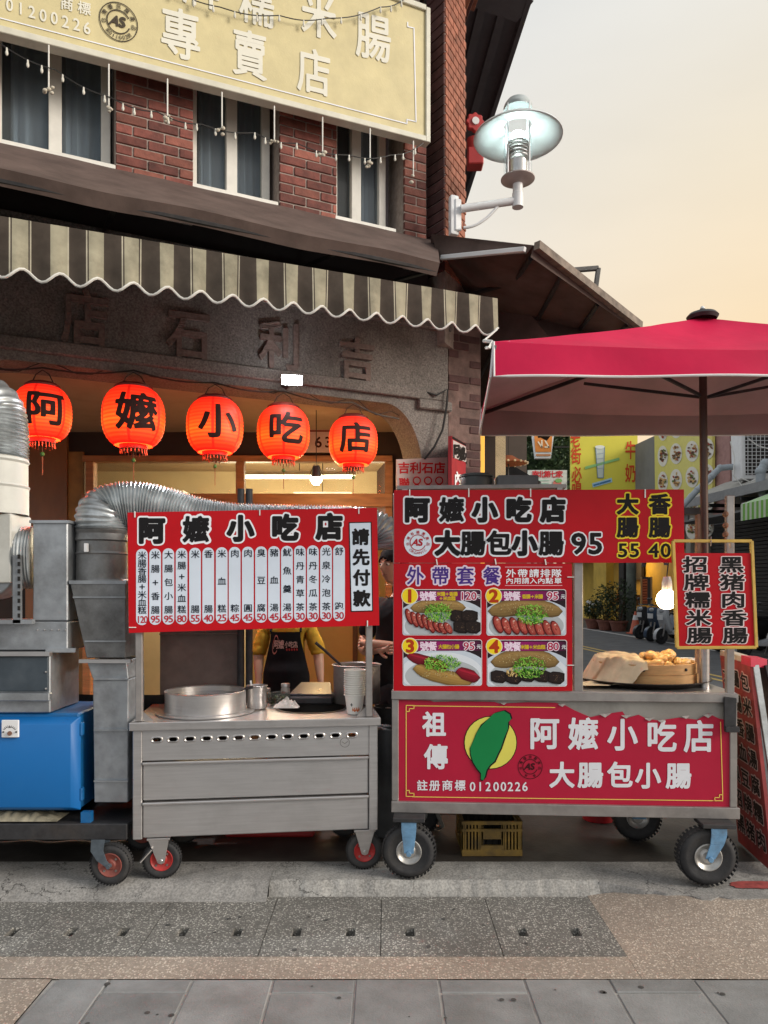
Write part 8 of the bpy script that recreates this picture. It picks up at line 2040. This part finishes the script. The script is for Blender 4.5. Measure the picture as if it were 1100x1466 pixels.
    for sg in (-1, 1):
        p = rotz @ Vector((sg * hw_, -.04, .0)); b = MB(); b.lathe([(0, .0), (.055, .0), (.06, .03), (.05, .07), (0, .085)], WL[P.name] + p, 18)
        for i, v in enumerate(b.v): q = rotz.inverted() @ (Vector(v) - WL[P.name] - p); q.y *= 2.1; b.v[i] = tuple(rotz @ q + p + WL[P.name])
        build(b, 'shoe', M_scb, P)
    return P, rotz
M_yshirt = mat('yellow_shirt', (.50, .30, .035), rough=.85, var=.18, scale=10, bump=.2, bscale=25, spec=.15); M_trous = mat('dark_trousers', (.03, .032, .04), rough=.9, var=.2)
arms_v = [((-.215, .0, 1.09), (-.20, -.07, .86), (.05, -.25, -1), (0, 1, 0), .5), ((.225, .0, 1.09), (.25, -.06, .86), (.02, -.3, -1), (0, -1, 0), .5)]
vd, rv = person('person in yellow shirt and black apron standing behind the steel cart', (X(412, 5.45), 5.45, .004), 1.58, arms_v, R(0), 'f', M_yshirt, M_trous, R(12), sleeve=1.15, pitch=R(12))
# apron: bib and skirt wrapped over the front of the body, with the shop's name
ap = MB(); V0 = WL[vd.name]; kk = 1.58 / 1.70
def apron(u, v):
    z_ = .45 + (1.335 * kk - .45) * v; hwid = .17 if z_ < 1.0 * kk else .17 - (.17 - .108) * min(1, (z_ - 1.0 * kk) / (.28 * kk)); x = (u - .5) * 2 * hwid
    prof_ = .118 * kk + .012 + (.0 if z_ > 1.0 else .02); y = -prof_ * math.sqrt(max(.04, 1 - (x / (.185)) ** 2)) - .012
    return V0 + Vector((x, y - .004 * math.sin(u * 14) * (1 - v), z_))
build(ap.grid(apron, 24, 24), 'apron', M_blackcloth, vd, angle=80)
for sg in (0, 1): 
    p = apron(sg, 1.0); build(MB().tube([p, p + Vector((0, .03, .045)), V0 + Vector(((sg - .5) * .12, .06, 1.45 * kk))], .009, 6), 'apron_strap', M_blackcloth, vd)
lg = MB(); al = lambda x, y: apron(.5 + x, .90 - y) + Vector((0, -.004, 0))
ring(lg, al, -.30, .015, .075, .09, srgb(190, 120, 110), 40, 330, 20)
for ch, x, w_ in (('阿', -.28, .14), ('嬤', -.12, .16), ('小', .05, .11), ('吃', .18, .12), ('店', .31, .12)): put(lg, ch, al, x, .015, w_, .055 if w_ < .13 else .075, .02, srgb(206, 170, 160), res=28)
for k in range(5): poly2(lg, ell(.05 + .07 * k, .06, .022, .012, 10), al, srgb(180, 60, 60))
build(lg, 'apron_print', M_print, vd, smooth=False)
# man in black with folded arms between the carts, looking to the left of the street
M_bshirt = mat('black_tshirt', (.02, .02, .022), rough=.9, var=.2, scale=10, bump=.2, bscale=20, spec=.15)
arms_m = [((-.27, -.02, 1.13), (.02, -.20, 1.16), (1, .15, .05), (0, .2, 1), .6), ((.27, -.02, 1.13), (-.03, -.235, 1.20), (-1, .25, .02), (0, .2, 1), .6)]
person('person in black t-shirt with folded arms in the gap between the carts', (X(566, 4.98), 4.98, .004), 1.765, arms_m, R(-40), 'm', M_bshirt, M_trous, R(-44), sleeve=.75, pitch=R(4))

bpy.data.objects.remove(_to)
